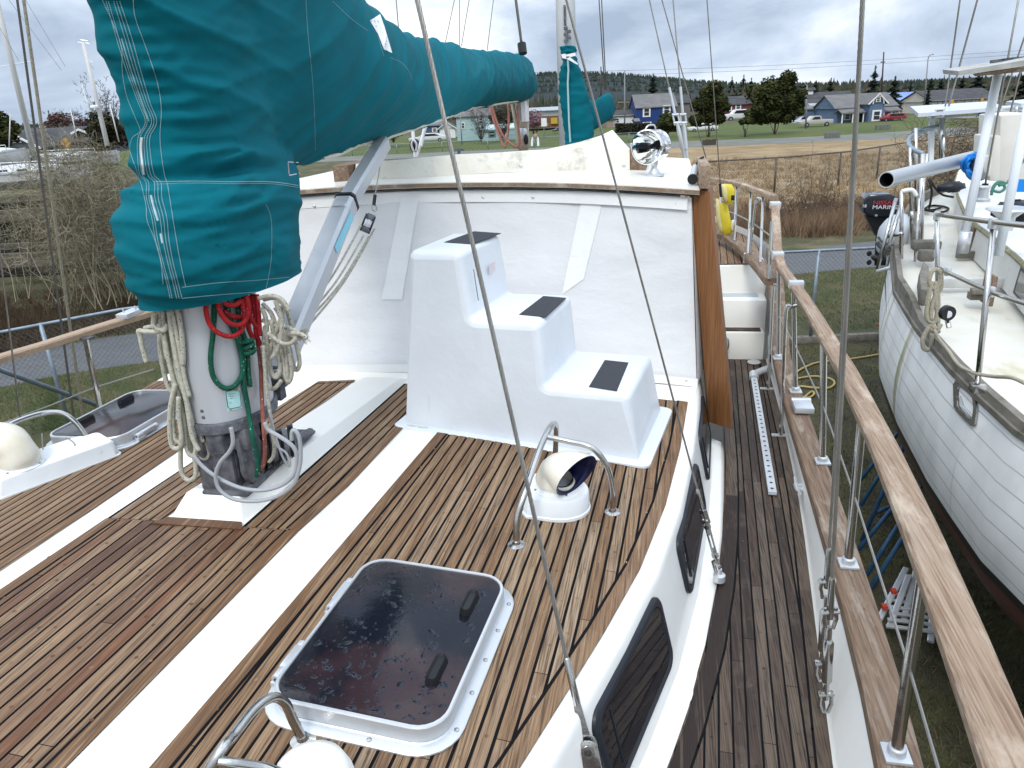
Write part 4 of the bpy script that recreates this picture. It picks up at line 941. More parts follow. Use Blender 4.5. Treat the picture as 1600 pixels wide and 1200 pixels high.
bk = thing('rope', 'faded brick red line running down the mast into the sheave box', 'rope', ons(408, 620, 2.3)[:])
rope([(402, 530), (407, 570), (409, 620), (412, 670), (414, 700), (412, 725), (405, 735)], 2.31, .0082, ropebr, parent=bk, on=True)
wk = thing('rope', 'white line with blue flecks running down the right edge of the mast to the base', 'rope', ons(422, 620, 2.4)[:])
rope([(412, 540), (414, 580), (418, 620), (424, 660), (428, 690), (427, 712), (420, 722)], 2.42, .0075, ropeb, parent=wk)
bl = thing('rope_coil', 'white rope with blue flecks bundled and wrapped in the middle, hung right of the mast', 'rope', ons(440, 540, 2.42)[:], group='coils of rope hung round the mast foot')
random.seed(11)
for P in ([(408, 480), (416, 500), (418, 540), (424, 580), (432, 590), (438, 575), (430, 540), (424, 500)],
          [(410, 474), (424, 490), (434, 520), (442, 560), (446, 588), (452, 596), (456, 580), (450, 540), (440, 500), (430, 480)],
          [(412, 468), (430, 466), (446, 480), (456, 510), (466, 550), (468, 570), (462, 578), (456, 560), (448, 520)],
          [(414, 510), (412, 550), (416, 590), (422, 606), (430, 606), (440, 594)],
          [(446, 474), (438, 500), (424, 540), (420, 570), (426, 588), (436, 582)], [(440, 478), (444, 520), (448, 560), (450, 600)], [(430, 470), (440, 500), (436, 540), (424, 560)],
          [(410, 500), (430, 508), (452, 512), (468, 520)], [(412, 530), (430, 520), (450, 522), (470, 530)], [(414, 538), (430, 530), (448, 530), (464, 524)], [(418, 520), (440, 536), (455, 536), (462, 528)],
          [(455, 520), (470, 522), (480, 528)], [(404, 466), (424, 462), (440, 468), (452, 486)]):
    rope(P, 2.46 + ru(-.05, .05), .0086, ropeb, parent=bl)
m = M()
for k in range(26):
    a = ons(466 + ru(-2, 2), 522 + ru(-5, 5), 2.46); b = ons(482 + ru(-5, 4), 526 + ru(-14, 12), 2.46 + ru(-.03, .03)); m.tube([a, b], .0012, 3)
m.build('frayed_end', ropet, bl)
# ---- grey cables round the foot of the mast
gc = thing('cable', 'light grey electric cable looping in front of the mast foot to a deck plug', 'cable', ons(400, 770, 2.2)[:])
rope([(361, 668), (364, 690), (358, 706), (343, 724), (337, 745), (344, 766), (366, 780), (400, 783), (432, 776), (458, 756), (468, 730), (470, 705), (467, 682), (460, 672), (456, 676), (456, 688)], 2.16, .0075, cablem, parent=gc, n=6)
rope([(303, 712), (316, 728), (340, 746), (375, 762), (410, 766), (440, 758), (460, 740), (464, 715), (458, 698), (440, 684), (420, 672), (414, 660)], 2.18, .0078, cablem, parent=gc, n=6)
gc2 = thing('cable', 'thin grey cable hanging in a narrow loop beside the mast base', 'cable', ons(440, 700, 2.45)[:])
rope([(420, 640), (430, 680), (441, 712), (450, 728), (453, 724), (447, 708), (436, 700), (430, 690)], 2.4, .005, cablem, parent=gc2)
pg = thing('deck_plug', 'grey threaded deck plug with a black connector standing on the plinth behind the mast', 'deck plug', onc(461, 708, .04)[:])
pc = Vector(pg.location)
m = M(); m.lathe([(.034, 0), (.034, .008), (.022, .012), (.022, .03), (.027, .034), (.027, .055), (.02, .06), (.02, .075)], pc, n=14); m.build('socket', castalu, pg, smooth=True)
m = M(); m.tube([pc + Vector((0, 0, .07)), pc + Vector((0, 0, .12))], .012, 10); m.build('connector', black, pg, smooth=True)
m = M(); a = onc(440, 700, .06); b = onc(487, 674, .06); d = (b - a).normalized(); n_ = Vector((d.y, -d.x, 0)) * .03
m.prism([a - n_, b - n_ * .4, b + n_ * .4, a + n_], (0, 0, .018)); o = m.build('wooden_wedge', darkwood and mat('dark_red_wood', (.085, .035, .024), .5, var=(.13, .06, .04), vscale=12), bev=.003); tag(o, 'dark reddish wooden block lying on the white plinth behind the mast', 'block')
# ================================================================ DECK HARDWARE
def rrect(cx, cy, hx, hy, r, n=7):
    P = []
    for sx, sy, a0 in ((1, 1, 0), (-1, 1, 90), (-1, -1, 180), (1, -1, 270)):
        for k in range(n): a = math.radians(a0 + 90 * k / (n - 1)); P.append((cx + sx * (hx - r) + r * math.cos(a), cy + sy * (hy - r) + r * math.sin(a)))
    return P
def hatch_build(root, hx, hy, r, hinge_side, handles=True):
    def R(d, z): return [Vector((p[0], p[1], z)) for p in rrect(0, 0, hx - d, hy - d, max(r - d, .02))]
    m = M(); m.loft([R(-.032, 0), R(-.032, .005), R(-.028, .008), R(-.004, .010), R(0, .014), R(.006, .014)]); m.build('base_flange', silver, root, local=True, smooth=True)
    m = M(); m.loft([R(.004, .012), R(.0, .016), R(0, .058), R(.003, .062), R(.010, .062), R(.012, .058), R(.012, .043)], cap=False); m.build('lid_frame', silver, root, local=True, smooth=True)
    m = M(); m.loft([R(.012, .043), R(.012, .0585), R(.014, .0592)]); lid = m.build('lid', glassd, root, local=True, smooth=True)
    for i in range(5):
        for sx in (-1, 1):
            m = M(); y_ = -hy + .07 + i * (2 * hy - .14) / 4; m.lathe([(.0075, 0), (.007, .003), (.002, .005)], (sx * (hx + .015), y_, .008), n=8); 
            if sx == -hinge_side: m.build('screw', stain, root, local=True)
    for sy in (-1, 1):
        for x_ in (-.14, .06): m = M(); m.lathe([(.0075, 0), (.007, .003), (.002, .005)], (x_, sy * (hy + .015), .008), n=8); m.build('screw', stain, root, local=True)
    for y_ in (-.22, .09):
        m = M(); x_ = hinge_side * (hx + .018)
        m.tube([(x_, y_ - .02, .03), (x_, y_ + .02, .03)], .014, 10); m.box((x_, y_ + .065, .033), (.024, .09, .018)); m.box((x_ + hinge_side * .005, y_ + .0, .012), (.022, .05, .02)); m.tube([(x_, y_ + .11, .03), (x_, y_ + .13, .03)], .014, 10)
        o = m.build('hinge', silver, root, local=True, bev=.002)
        m = M(); m.tube([(x_, y_ - .0215, .03), (x_, y_ - .018, .03)], .006, 8); m.build('hinge_pin', castalu, o, local=True)
    if handles:
        for y_ in (-.13, .165):
            m = M(); x_ = -hinge_side * (hx - .085)
            P = rrect(x_, y_, .019, .055, .017); m.loft([[Vector((p[0], p[1], .0462)) for p in P], [Vector((p[0], p[1], .062)) for p in P], [Vector((x_ + (p[0] - x_) * .8, y_ + (p[1] - y_) * .92, .081)) for p in P], [Vector((x_ + (p[0] - x_) * .5, y_ + (p[1] - y_) * .84, .074)) for p in P]])
            m.build('lid_handle', black, root, local=True, smooth=True)
ht = thing('deck_hatch', 'large smoked deck hatch wet with rain drops, nearest to the viewer at the bottom', 'hatch', K(-.742, 1.665, zc(-.742) + .004)[:], math.radians(-3.6), 'smoked deck hatches')
ht.rotation_euler = (0, math.radians(2.6), math.radians(-3.6))
hatch_build(ht, .250, .330, .085, -1)
# water drops on the lid
dm = bpy.data.materials.new('water'); dm.use_nodes = True; b_ = dm.node_tree.nodes['Principled BSDF']; b_.inputs['Base Color'].default_value = (.012, .014, .022, 1); b_.inputs['Roughness'].default_value = .03; b_.inputs['Specular IOR Level'].default_value = .35
random.seed(5); m = M()
for k in range(560):
    x_ = ru(-.225, .225); y_ = ru(-.305, .305)
    if noise.noise(Vector((x_ * 9, y_ * 9, 1))) < -.12: continue
    r_ = random.choice([.0022, .003, .0035, .005, .008]) * ru(.7, 1.2); a0 = ru(0, 6.28); n_ = 9; el = ru(1, 2.2)
    ring = [Vector((x_, y_, .0593)) + Matrix.Rotation(a0, 3, 'Z') @ Vector((math.cos(i * 6.283 / n_) * r_ * el * ru(.7, 1.25), math.sin(i * 6.283 / n_) * r_ * ru(.7, 1.25), 0)) for i in range(n_)]
    c = Vector((x_, y_, .0593)); m.add(ring + [c.lerp(q, .62) + Vector((0, 0, r_ * .16)) for q in ring] + [c + Vector((0, 0, r_ * .22))], [(i, (i + 1) % n_, n_ + (i + 1) % n_, n_ + i) for i in range(n_)] + [(n_ + i, n_ + (i + 1) % n_, 2 * n_) for i in range(n_)])
tag(m.build('rain_drops', dm, bpy.data.objects['lid'], local=True, smooth='all'), kind='stuff')
h2 = thing('deck_hatch', 'smoked deck hatch reflecting pale sky at the far left behind the vents', 'hatch', K(-2.80, 3.16, zc(-2.80) + .004)[:], math.radians(-4), 'smoked deck hatches')
h2.rotation_euler = (0, math.radians(-2.4), math.radians(-3))
hatch_build(h2, .235, .33, .085, 1)
# ---- boarding steps
st = thing('boarding_steps', 'white moulded three-tread boarding steps with black nonskid patches standing on the cabin top', 'steps', onc(640, 662)[:], 0)
g0 = onz(634, 664, -1.478); g1 = onz(998, 722, -1.535); ux = (g1 - g0); ux.z = 0; Lx = ux.length; ux.normalize(); uy = Vector((-ux.y, ux.x, 0)); W_ = .60
def SP(a, b, z): return Vector((g0.x, g0.y, 0)) + ux * a + uy * b + Vector((0, 0, ZE + z))
TP = [(-.605, .0, .335), (-.915, .335, .72), (-1.215, .72, Lx)]
def taper(z): return (z + 1.51) * .055
m = M(); zb = lambda a: -1.482 - .055 * (a / Lx)
# front/back profile, rounded corners
prof = []
def arc(c, r, a0, a1, n=6): return [(c[0] + r * math.cos(math.radians(a0 + (a1 - a0) * k / n)), c[1] + r * math.sin(math.radians(a0 + (a1 - a0) * k / n))) for k in range(n + 1)]
x0 = 0
z3, z2, z1 = -.605, -.915, -1.215; a1, a2, a3 = .375, .735, Lx
rr_ = .04
prof = [(0, zb(0))] + arc((.075 + rr_, z3 - rr_), rr_, 180, 90) + arc((a1 - .02 - rr_, z3 - rr_), rr_, 90, 10) + arc((a1 + .035, z2 + .025), .025, 190, 270, 4) + arc((a2 - .012 - rr_, z2 - rr_), rr_, 90, 8) + arc((a2 + .03, z1 + .025), .025, 190, 270, 4) + arc((a3 - .045 - rr_, z1 - rr_), rr_, 90, 8) + [(a3, zb(a3))]
def wof(z, top): return taper(z)
ringF = []; n_ = len(prof)
def pin(i, d):  # inward offset of the profile point
    a = prof[max(i - 1, 0)]; c = prof[min(i + 1, n_ - 1)]; dx, dz = c[0] - a[0], c[1] - a[1]; l = math.hypot(dx, dz) or 1
    return (prof[i][0] + dz / l * d, prof[i][1] - dx / l * d)
lay = [(.040, .0), (.024, .005), (.012, .012), (.005, .024), (.0, .042)]   # (inset of outline, distance from face)
rows_ = []
for d, b in lay: rows_.append([SP(*(lambda q: (q[0], b + taper(prof[i][1]) * .9, q[1]))(pin(i, d) if 0 < i < n_ - 1 else prof[i])) for i in range(n_)])
for d, b in lay[::-1]: rows_.append([SP(*(lambda q: (q[0], W_ - b - taper(prof[i][1]) * .9, q[1]))(pin(i, d) if 0 < i < n_ - 1 else prof[i])) for i in range(n_)])
m.grid(rows_)
f0 = [rows_[0][i] for i in range(n_)]; m.add(f0, [list(range(n_))]); f1 = rows_[-1]; m.add(f1, [list(range(n_))[::-1]])
bd_ = m.build('steps_body', stepsm, st, smooth=True)
m = M(); P = rrect(Lx / 2, W_ / 2, Lx / 2 + .055, W_ / 2 + .05, .045)
m.loft([[SP(p[0], p[1], zb(p[0]) - .012) for p in P], [SP(p[0], p[1], zb(p[0]) + .008) for p in P], [SP(Lx / 2 + (p[0] - Lx / 2) * .985, W_ / 2 + (p[1] - W_ / 2) * .97, zb(p[0]) + .014) for p in P]])
m.build('base_flange', stepsm, st, smooth=True)
def padq(px4, z):
    mm = M(); q = [onz(x_, y_, z + .0) for x_, y_ in px4]; q = [Vector((v.x, v.y, ZE + z)) for v in q]; mm.prism(q, (0, 0, .0025)); mm.build('nonskid_pad', grit, st)
padq([(694, 379), (738, 382), (783, 365), (741, 362)], z3)
padq([(811, 492), (853, 496), (885, 466), (849, 463)], z2)
padq([(920, 605), (964, 611), (982, 567), (945, 563)], z1)
# sticker on the riser
m = M(); q = [SP(a1 - .006 + taper(0) * 0, b, z) for b, z in ((.30, -.72), (.38, -.715), (.38, -.76), (.30, -.765))]; m.quad(*[v + ux * .012 for v in q])
mm = M(); mm.tube([SP(a1 + .012, .10, z3 - .09), SP(a1 + .016, .104, z3 - .16), SP(a1 + .022, .108, z3 - .24)], .0022, 4); mm.build('scuff', castalu, st)
grm = mat('grime', (.36, .37, .28), .8, var=(.55, .57, .52), vscale=30)
for q_, (a_, b_, z_) in enumerate(((.04, .0, 0), (.93, .0, 0), (.10, 0, 0))):
    mm = M(); zz_ = zb(a_) + .0155; mm.add([SP(a_ + .03 * math.cos(i * .7) * (1 + .4 * math.sin(i * 2.1)), -.018 + .010 * math.sin(i * .7), zz_) for i in range(9)], [list(range(9))]); mm.build('grime_spot', grm, st)
lb_ = m.build('label', mat('label_pinkish', (.72, .62, .64), .5), st)
# ---- dorade vents with stainless guards
def cowl(root, s=1., inner=navyin, parent_mat=cream):
    """cowl ventilator at the root, mouth toward local +x"""
    def pt(a, r, c, ax, up): return c + (ax * math.cos(a) + up * math.sin(a)) * r
    N_ = 24; rings = []
    path = [((0, 0, .0), .070, 0), ((0, 0, .014), .077, 0), ((0, 0, .028), .080, 4), ((.002, 0, .044), .074, 14), ((.008, 0, .060), .072, 32), ((.020, 0, .074), .076, 54), ((.045, 0, .082), .083, 76), ((.075, 0, .084), .089, 94), ((.105, 0, .082), .093, 106)]
    for c, r, tilt in path:
        tt = math.radians(tilt); ax_ = Vector((math.cos(tt), 0, -math.sin(tt))); ay_ = Vector((0, 1, 0)); c = Vector(c)
        rings.append([(c + ax_ * (-math.sin(a)) * r * (1 if tilt < 40 else .92) + ay_ * math.cos(a) * r * (1 + max(0, tilt - 30) * .0035)) * s for a in [6.2832 * k / N_ for k in range(N_)]])
    m = M(); m.loft(rings, cap=False)
    o = m.build('cowl', parent_mat, root, local=True, smooth='all')
    inner_r = []
    for ring in rings[::-1][:6]:
        cc = sum(ring, Vector()) / len(ring); inner_r.append([cc.lerp(p, .93) for p in ring])
    inner_r = [rings[-1]] + inner_r; m = M(); m.loft(inner_r, cap=False); m.build('lining', inner, o, local=True, smooth='all')
    return o
def vbox(root, L_, W2, rounded, h=.085):
    m = M()
    if rounded: P = [(x_, y_) for x_, y_ in [(L_ * math.cos(a) , W2 * math.sin(a)) for a in [math.radians(-90 + 12 * k) for k in range(16)]]] + [(-L_ * .75, W2), (-L_ * .9, W2 * .8), (-L_ * .9, -W2 * .8), (-L_ * .75, -W2)]
    else: P = rrect(0, 0, L_, W2, .03)
    n_ = len(P)
    m.loft([[Vector((x_, y_, 0)) for x_, y_ in P], [Vector((x_, y_, .012)) for x_, y_ in P], [Vector((x_ * .97, y_ * .97, .016)) for x_, y_ in P], [Vector((x_ * .93, y_ * .93, h - .008)) for x_, y_ in P], [Vector((x_ * .90, y_ * .90, h)) for x_, y_ in P]])
    o = m.build('vent_box', whitep, root, local=True, smooth=True)
    m = M(); c = Vector((-.02 if rounded else 0, 0, h)); 
    return o
def vent(loc, rz, label, tilt, ring_x=0, rounded=True, mouth=0., scale=1., bx=(.14, .115)):
    root = thing('deck_vent', label, 'deck vent', loc, rz, 'white dorade vents with cowls'); root.rotation_euler = (0, tilt, rz)
    vbox(root, bx[0], bx[1], rounded)
    sub = M(); sub.lathe([(.095, .083), (.096, .090), (.082, .094), (.08, .098)], (ring_x, 0, 0), n=26); sub.build('mounting_ring', whitep, root, local=True, smooth=True)
    o = cowl(root, scale)
    for q in (o, o.children[0]):
        mw = Matrix.Translation((ring_x, 0, .094)) @ Matrix.Rotation(mouth, 4, 'Z'); q.data.transform(mw)
    for a in (.6, 2.2, 3.8, 5.4):
        mm = M(); mm.lathe([(.006, 0), (.005, .003)], (ring_x + .088 * math.cos(a), .088 * math.sin(a), .0925), n=8); mm.build('screw', stain, root, local=True)
    return root
def guard(name_label, pts, parent=None, cross=None, group='stainless guard rails over the deck vents', feet=()):
    m = M(); m.tube(catmull(pts, 8), .0125, 12); base = Vector(pts[0])
    r_ = thing('vent_guard', name_label, 'guard rail', base[:], 0, group); m.build('hoop', stain, r_, smooth='all')
    for c in cross or []: mm = M(); mm.tube(catmull(c, 8), .0115, 12); mm.build('cross_bar', stain, r_, smooth='all')
    for f in feet: mm = M(); mm.lathe([(.033, 0), (.033, .004), (.016, .009), (.014, .02)], f, n=18); mm.build('foot_flange', stain, r_, smooth=True)
    return r_
vc = onc(868, 792); vent((vc.x + .005, vc.y + .005, vc.z + .002), math.radians(-2), 'cream cowl vent with dark blue throat on a white box before the boarding steps', math.radians(3.2), ring_x=-.01, mouth=math.radians(-30), scale=1.0, bx=(.135, .125))
f1, f2, f3 = onc(807, 852), onc(957, 801), onc(868, 716)
s_ = f1.y; 
top1 = ons(864, 664, f1.y + .42); bend1 = ons(822, 760, f1.y + .10)
j_ = ons(858, 684, f1.y + .36); b2 = ons(930, 706, f2.y + .02); b3 = ons(955, 745, f2.y)
b1a = ons(846, 700, f1.y + .28)
guard('stainless guard hoop over the cowl vent in front of the steps', [f1, f1 + Vector((.003, .02, .1)), ons(820, 770, f1.y + .07), ons(840, 710, f1.y + .22), ons(857, 672, f1.y + .38), ons(866, 662, f1.y + .50), ons(869, 672, f1.y + .60), f3 + Vector((0, 0, .02)), f3], cross=[[ons(851, 682, f1.y + .33), ons(890, 690, f1.y + .33), ons(925, 700, f2.y), ons(948, 728, f2.y), ons(957, 765, f2.y), f2]], feet=[f1, f2])
# foreground vent and guard, cut by the frame edge
gA = [onc(262, 1280), ons(330, 1190, 1.02), ons(372, 1130, 1.14), ons(405, 1096, 1.24), ons(432, 1088, 1.29), ons(452, 1108, 1.30), ons(466, 1150, 1.295), onc(478, 1170)]
gA = [onc(250, 1330), ons(336, 1188, 1.03), ons(366, 1148, 1.10), ons(398, 1108, 1.19), ons(425, 1090, 1.25), ons(445, 1098, 1.28), ons(458, 1125, 1.285), onc(474, 1158)]
guard('stainless guard hoop at the bottom edge of the picture beside the near hatch', gA, cross=[[ons(343, 1190, 1.03), ons(372, 1194, 1.03), ons(430, 1206, 1.0), ons(470, 1240, .98)]], feet=[onc(474, 1158)])
vr = thing('deck_vent', 'white domed vent at the very bottom edge, only its top in the picture', 'deck vent', onc(480, 1290)[:], 0, 'white dorade vents with cowls')
m = M(); c = ons(482, 1255, 1.02); m.lathe([(.085, -.16), (.092, -.10), (.088, -.05), (.074, -.014), (.046, .004), (.0, .010)], ons(480, 1180, 1.04) + Vector((0, 0, -.022)), n=30); m.build('cowl', gel, vr, smooth='all')
# left vents
lv = onc(80, 745)
v3 = vent((lv.x - .02, lv.y + .05, lv.z + .0), math.radians(60), 'large cream cowl vent at the far left edge, seen from its closed back', math.radians(-1), ring_x=-.12, rounded=False, mouth=math.radians(115), scale=1.1, bx=(.27, .105))
fL = onc(147, 702)
guard('stainless guard hoop over the far left vents, a thin line tied to it', [ons(-60, 705, fL.y - .35), ons(0, 672, fL.y - .22), ons(30, 657, fL.y - .14), ons(65, 646, fL.y - .05), ons(95, 645, fL.y), ons(118, 660, fL.y + .01), ons(136, 684, fL.y + .005), fL], cross=[[ons(-40, 665, fL.y - .1), ons(0, 664, fL.y - .1), ons(30, 658, fL.y - .12)]], feet=[fL])
bb = thing('deck_vent', 'second white vent box at the far left with a thin wire looped over it', 'deck vent', onc(105, 720)[:], 0, 'white dorade vents with cowls')
lc = onc(108, 722)
m = M(); P = rrect(0, 0, .085, .12, .03); Rz = Matrix.Rotation(math.radians(-30), 3, 'Z')
m.loft([[lc + Rz @ Vector((p[0] * k, p[1] * k, z_)) for p in P] for k, z_ in ((1, 0), (1, .012), (.95, .02), (.90, .075), (.84, .085))]); m.build('vent_box', whitep, bb, smooth=True)
m = M(); m.tube(catmull([lc + Vector((-.16, .05, .12)), lc + Vector((-.1, -.02, .10)), lc + Vector((-.03, -.10, .05)), lc + Vector((.04, -.16, .01)), lc + Vector((.10, -.10, .01)), lc + Vector((.06, .0, .09)), lc + Vector((-.04, .06, .10))], 6), .0026, 5); m.build('wire_loop', wirem, bb)
# ---- perforated metal strip on the side deck
ps = thing('perforated_track', 'pale perforated metal bar with a bracket at its end, lying on the dark side deck', 'metal bar', onz(1190, 700, -1.99)[:])
q0, q1 = onz(1207, 772, -1.985), onz(1178, 592, -1.985); d = (q1 - q0).normalized(); n_ = Vector((d.y, -d.x, 0)); Lp = (q1 - q0).length
m = M(); m.loft([[p - n_ * .021 + Vector((0, 0, -.005)), p + n_ * .021 + Vector((0, 0, -.005)), p + n_ * .021 + Vector((0, 0, .012)), p - n_ * .021 + Vector((0, 0, .012))] for p in (q0, q1)]); m.build('bar', mat('painted_bar', (.55, .58, .62), .5, var=(.45, .48, .52), vscale=20), ps)
m = M(); 
for k in range(26): c = q0.lerp(q1, (k + .6) / 26.5) + Vector((0, 0, .0125)); m.lathe([(.0085, 0), (.0085, .0006)], c, n=10)
m.build('holes', black, ps)
m = M(); m.tube([q1, q1 + d * .06 + Vector((0, 0, .02))], .035, 12); m.tube([q1 + d * .05 + Vector((0, 0, .02)), q1 + d * .15 + n_ * .12 + Vector((0, 0, .04))], .026, 10); m.build('bracket', silver, ps, smooth=True)
# ================================================================ ROOF THINGS
ct = thing('canvas_bundle', 'long mildewed off-white canvas bundle lying across the pilothouse roof', 'canvas', K(-1.2, 5.0, rz_(-1.2))[:])
tp = [(556, 281, 256), (600, 280, 252), (650, 278, 247), (700, 275, 243), (760, 271, 240), (820, 269, 236), (880, 267, 233), (930, 267, 230), (984, 266, 234)]
m = M(); rws = [[], [], [], [], []]
for x_, yb, yt in tp:
    p = onz(x_, yb, -.405); 
    for k in range(4): p = onz(x_, yb, rz_(p.x))
    s_ = p.y; t_ = ons(x_, yt, s_ + .05); t2 = Vector((t_.x, s_ + .30, t_.z - .01)); b2_ = Vector((p.x, s_ + .34, ZE + rz_(p.x)))
    for r_, q in zip(rws, (p, p.lerp(t_, .5) + Vector((0, -.012, 0)), t_, t2, b2_)): r_.append(q + Vector((0, 0, .004 * noise.noise(q * 7))))
m.grid(rws); m.add([r[-1] for r in rws], [(0, 1, 2, 3, 4)]); m.add([r[0] for r in rws], [(4, 3, 2, 1, 0)]); m.build('canvas_roll', beige, ct, smooth=True)
# peaked end of the canvas
m = M(); s_ = rws[2][-1].y
P = [ons(850, 234, s_), ons(905, 222, s_), ons(938, 212, s_ + .05), ons(957, 203, s_ + .1), ons(985, 234, s_), ons(930, 240, s_ - .02)]
B_ = [p + Vector((0, .32, -.04)) for p in P]; m.add(P + B_, [(0, 1, 5), (1, 2, 5), (2, 3, 4, 5), (3, 9, 10, 4), (0, 6, 7, 1), (1, 7, 8, 2), (2, 8, 9, 3)]); m.build('canvas_peak', beige, ct)
for (x_, y_) in ((665, 268), (814, 260), (975, 259)):
    m = M(); c = ons(x_, y_, rws[0][3].y - .03); m.lathe([(.013, 0), (.006, .006)], c, ax=(0, -1, 0), n=10); m.build('snap', silver, ct)
for (x0_, x1_, y0_, y1_), lab in (((527, 549, 262, 287), 'left'), ((984, 1010, 235, 266), 'right')):
    s_ = rws[0][0].y if lab == 'left' else rws[0][-1].y + .08; a = ons(x0_, y1_, s_); b = ons(x1_, y0_, s_); m = M(); m.box((a + b) / 2 + Vector((0, .2, 0)), (abs(b.x - a.x), .5, abs(b.z - a.z) + .04)); o = m.build('teak_block', capwood, bev=.01)
    tag(o, 'weathered teak block on the pilothouse roof at the %s end of the canvas bundle' % lab, 'teak block', 'teak blocks on the roof')
# searchlight
lp_ = onz(1022, 275, -.45)
for k in range(4): lp_ = onz(1022, 275, rz_(lp_.x))
sl_ = thing('searchlight', 'round polished chrome searchlight on a pedestal standing on the pilothouse roof', 'searchlight', lp_[:])
cc = ons(1016, 229, lp_.y + .02); k_ = lp_.y / 5.0
m = M(); P = rrect(lp_.x, lp_.y, .062 * k_, .05 * k_, .03); m.loft([[Vector((p[0], p[1], lp_.z)) for p in P], [Vector((p[0], p[1], lp_.z + .012)) for p in P]]); m.lathe([(.036, .010), (.034, .022), (.018, .045), (.016, .06), (.022, .065), (.022, .10), (.02, .12)], lp_, n=16); m.build('pedestal', castalu and silver, sl_, smooth=True)
axd = Vector((-.42, -.90, -.02)).normalized(); chrome = mat('chrome', (.78, .79, .81), .1, 1, bump=(8, .001))
R_ = .105 * k_
m = M(); m.lathe([(R_ * .55, -.115), (R_ * .8, -.108), (R_ * .94, -.09), (R_ * .97, .02), (R_ * 1.03, .03), (R_ * 1.03, .05), (R_ * .96, .054)], cc, ax=axd, n=36, cap=False); m.add([cc - axd * .115 + (axd.orthogonal().normalized() * math.cos(a) + axd.cross(axd.orthogonal().normalized()) * math.sin(a)) * R_ * .55 for a in [k * .3927 for k in range(16)]], [list(range(16))]); m.build('lamp_housing', chrome, sl_, smooth=True)
m = M(); m.lathe([(R_ * .95, .05), (R_ * .8, .0), (R_ * .55, -.04), (R_ * .25, -.065), (.0, -.07)], cc, ax=axd, n=36, cap=False); m.build('reflector', mat('mirror', (.85, .85, .84), .04, 1), sl_, smooth=True)
m = M(); m.tube([cc - axd * .07, cc - axd * .015], .013, 10); m.build('bulb', glassd, sl_, smooth=True)
m = M()
for a in (70, 190, 310):
    u_ = axd.orthogonal().normalized(); v_ = axd.cross(u_); q = cc + (u_ * math.cos(math.radians(a)) + v_ * math.sin(math.radians(a))) * R_ * 1.05 + axd * .04; m.box(q, (.02, .02, .02))
m.build('rim_clips', silver, sl_, bev=.004)
tq = cc + Vector((0, 0, R_ * 1.02)); m = M(); m.tube(catmull([tq + Vector((-.03, -.02, 0)), tq + Vector((-.012, -.01, .02)), tq + Vector((.02, .02, .02)), tq + Vector((.03, .03, 0))], 5), .005, 6); m.build('handle', silver, sl_, smooth=True)
fl = thing('torch', 'small grey cylinder with a black end clipped at the right corner of the roof', 'torch', onz(1083, 288, -.46)[:]); a = onz(1082, 283, -.44); b = ons(1086, 262, a.y + .22)
m = M(); m.tube([a + Vector((0, 0, .01)), b], .020, 14); m.build('tube', silver, fl, smooth=True); m = M(); m.tube([a + Vector((0, -.012, .01)), a + Vector((0, .03, .01))], .028, 16); m.build('end_cap', black, fl, smooth=True)
m = M(); m.tube(catmull([b, ons(1092, 250, b.y), ons(1100, 245, b.y)], 5), .006, 6); m.build('strap', black, fl)
# yellow lifebuoy bag at the aft rail
yl = thing('rescue_bag', 'bright yellow padded rescue sling bag hanging inside the aft rail', 'rescue bag', onz(1133, 366, -1.2)[:])
yb_ = Vector(yl.location).y; yel = mat('yellow_vinyl', (.60, .50, .05), .45, var=(.6, .48, .02), vscale=6, bump=(12, .01)); yel2 = mat('pale_yellow', (.62, .56, .26), .6, var=(.5, .45, .2), vscale=9, bump=(15, .01))
def pillow(P, s, th_, m_, nm, par):
    m = M(); n_ = len(P); c = Vector((sum(p[0] for p in P) / n_, sum(p[1] for p in P) / n_, 0)); out = []
    for k, (f, d) in enumerate(((1, 0), (.86, -.6), (.5, -.95), (.0, -1))): out.append([ons(c.x + (p[0] - c.x) * f, c.y + (p[1] - c.y) * f, s + d * th_) for p in P])
    m.loft(out, cap=False); m.add([ons(*p, s + th_) for p in P], [list(range(n_))[::-1]]); m.loft([[ons(*p, s) for p in P], [ons(*p, s + th_) for p in P]], cap=False); return m.build(nm, m_, par, smooth='all')
pillow([(1131, 287), (1143, 288), (1148, 296), (1148, 312), (1142, 320), (1132, 318), (1128, 300)], yb_ - .08, .022, yel, 'bag_top', yl)
pillow([(1127, 288), (1133, 287), (1137, 300), (1137, 312), (1133, 318), (1129, 306)], yb_ - .17, .03, yel2, 'flap', yl)
pillow([(1124, 316), (1137, 320), (1141, 340), (1144, 355), (1142, 364), (1132, 368), (1125, 362), (1122, 340)], yb_ - .08, .022, yel, 'bag_body', yl)
pillow([(1119, 310), (1124, 312), (1126, 340), (1130, 362), (1124, 365), (1119, 345)], yb_ - .15, .03, yel2, 'strap', yl)
pillow([(1143, 344), (1149, 343), (1150, 356), (1146, 364), (1142, 360)], yb_ - .08, .03, beige, 'pouch', yl)
m = M(); c = ons(1145, 309, yb_ - .16); m.box(c, (.03, .02, .045)); m.build('buckle', black, yl, bev=.004)
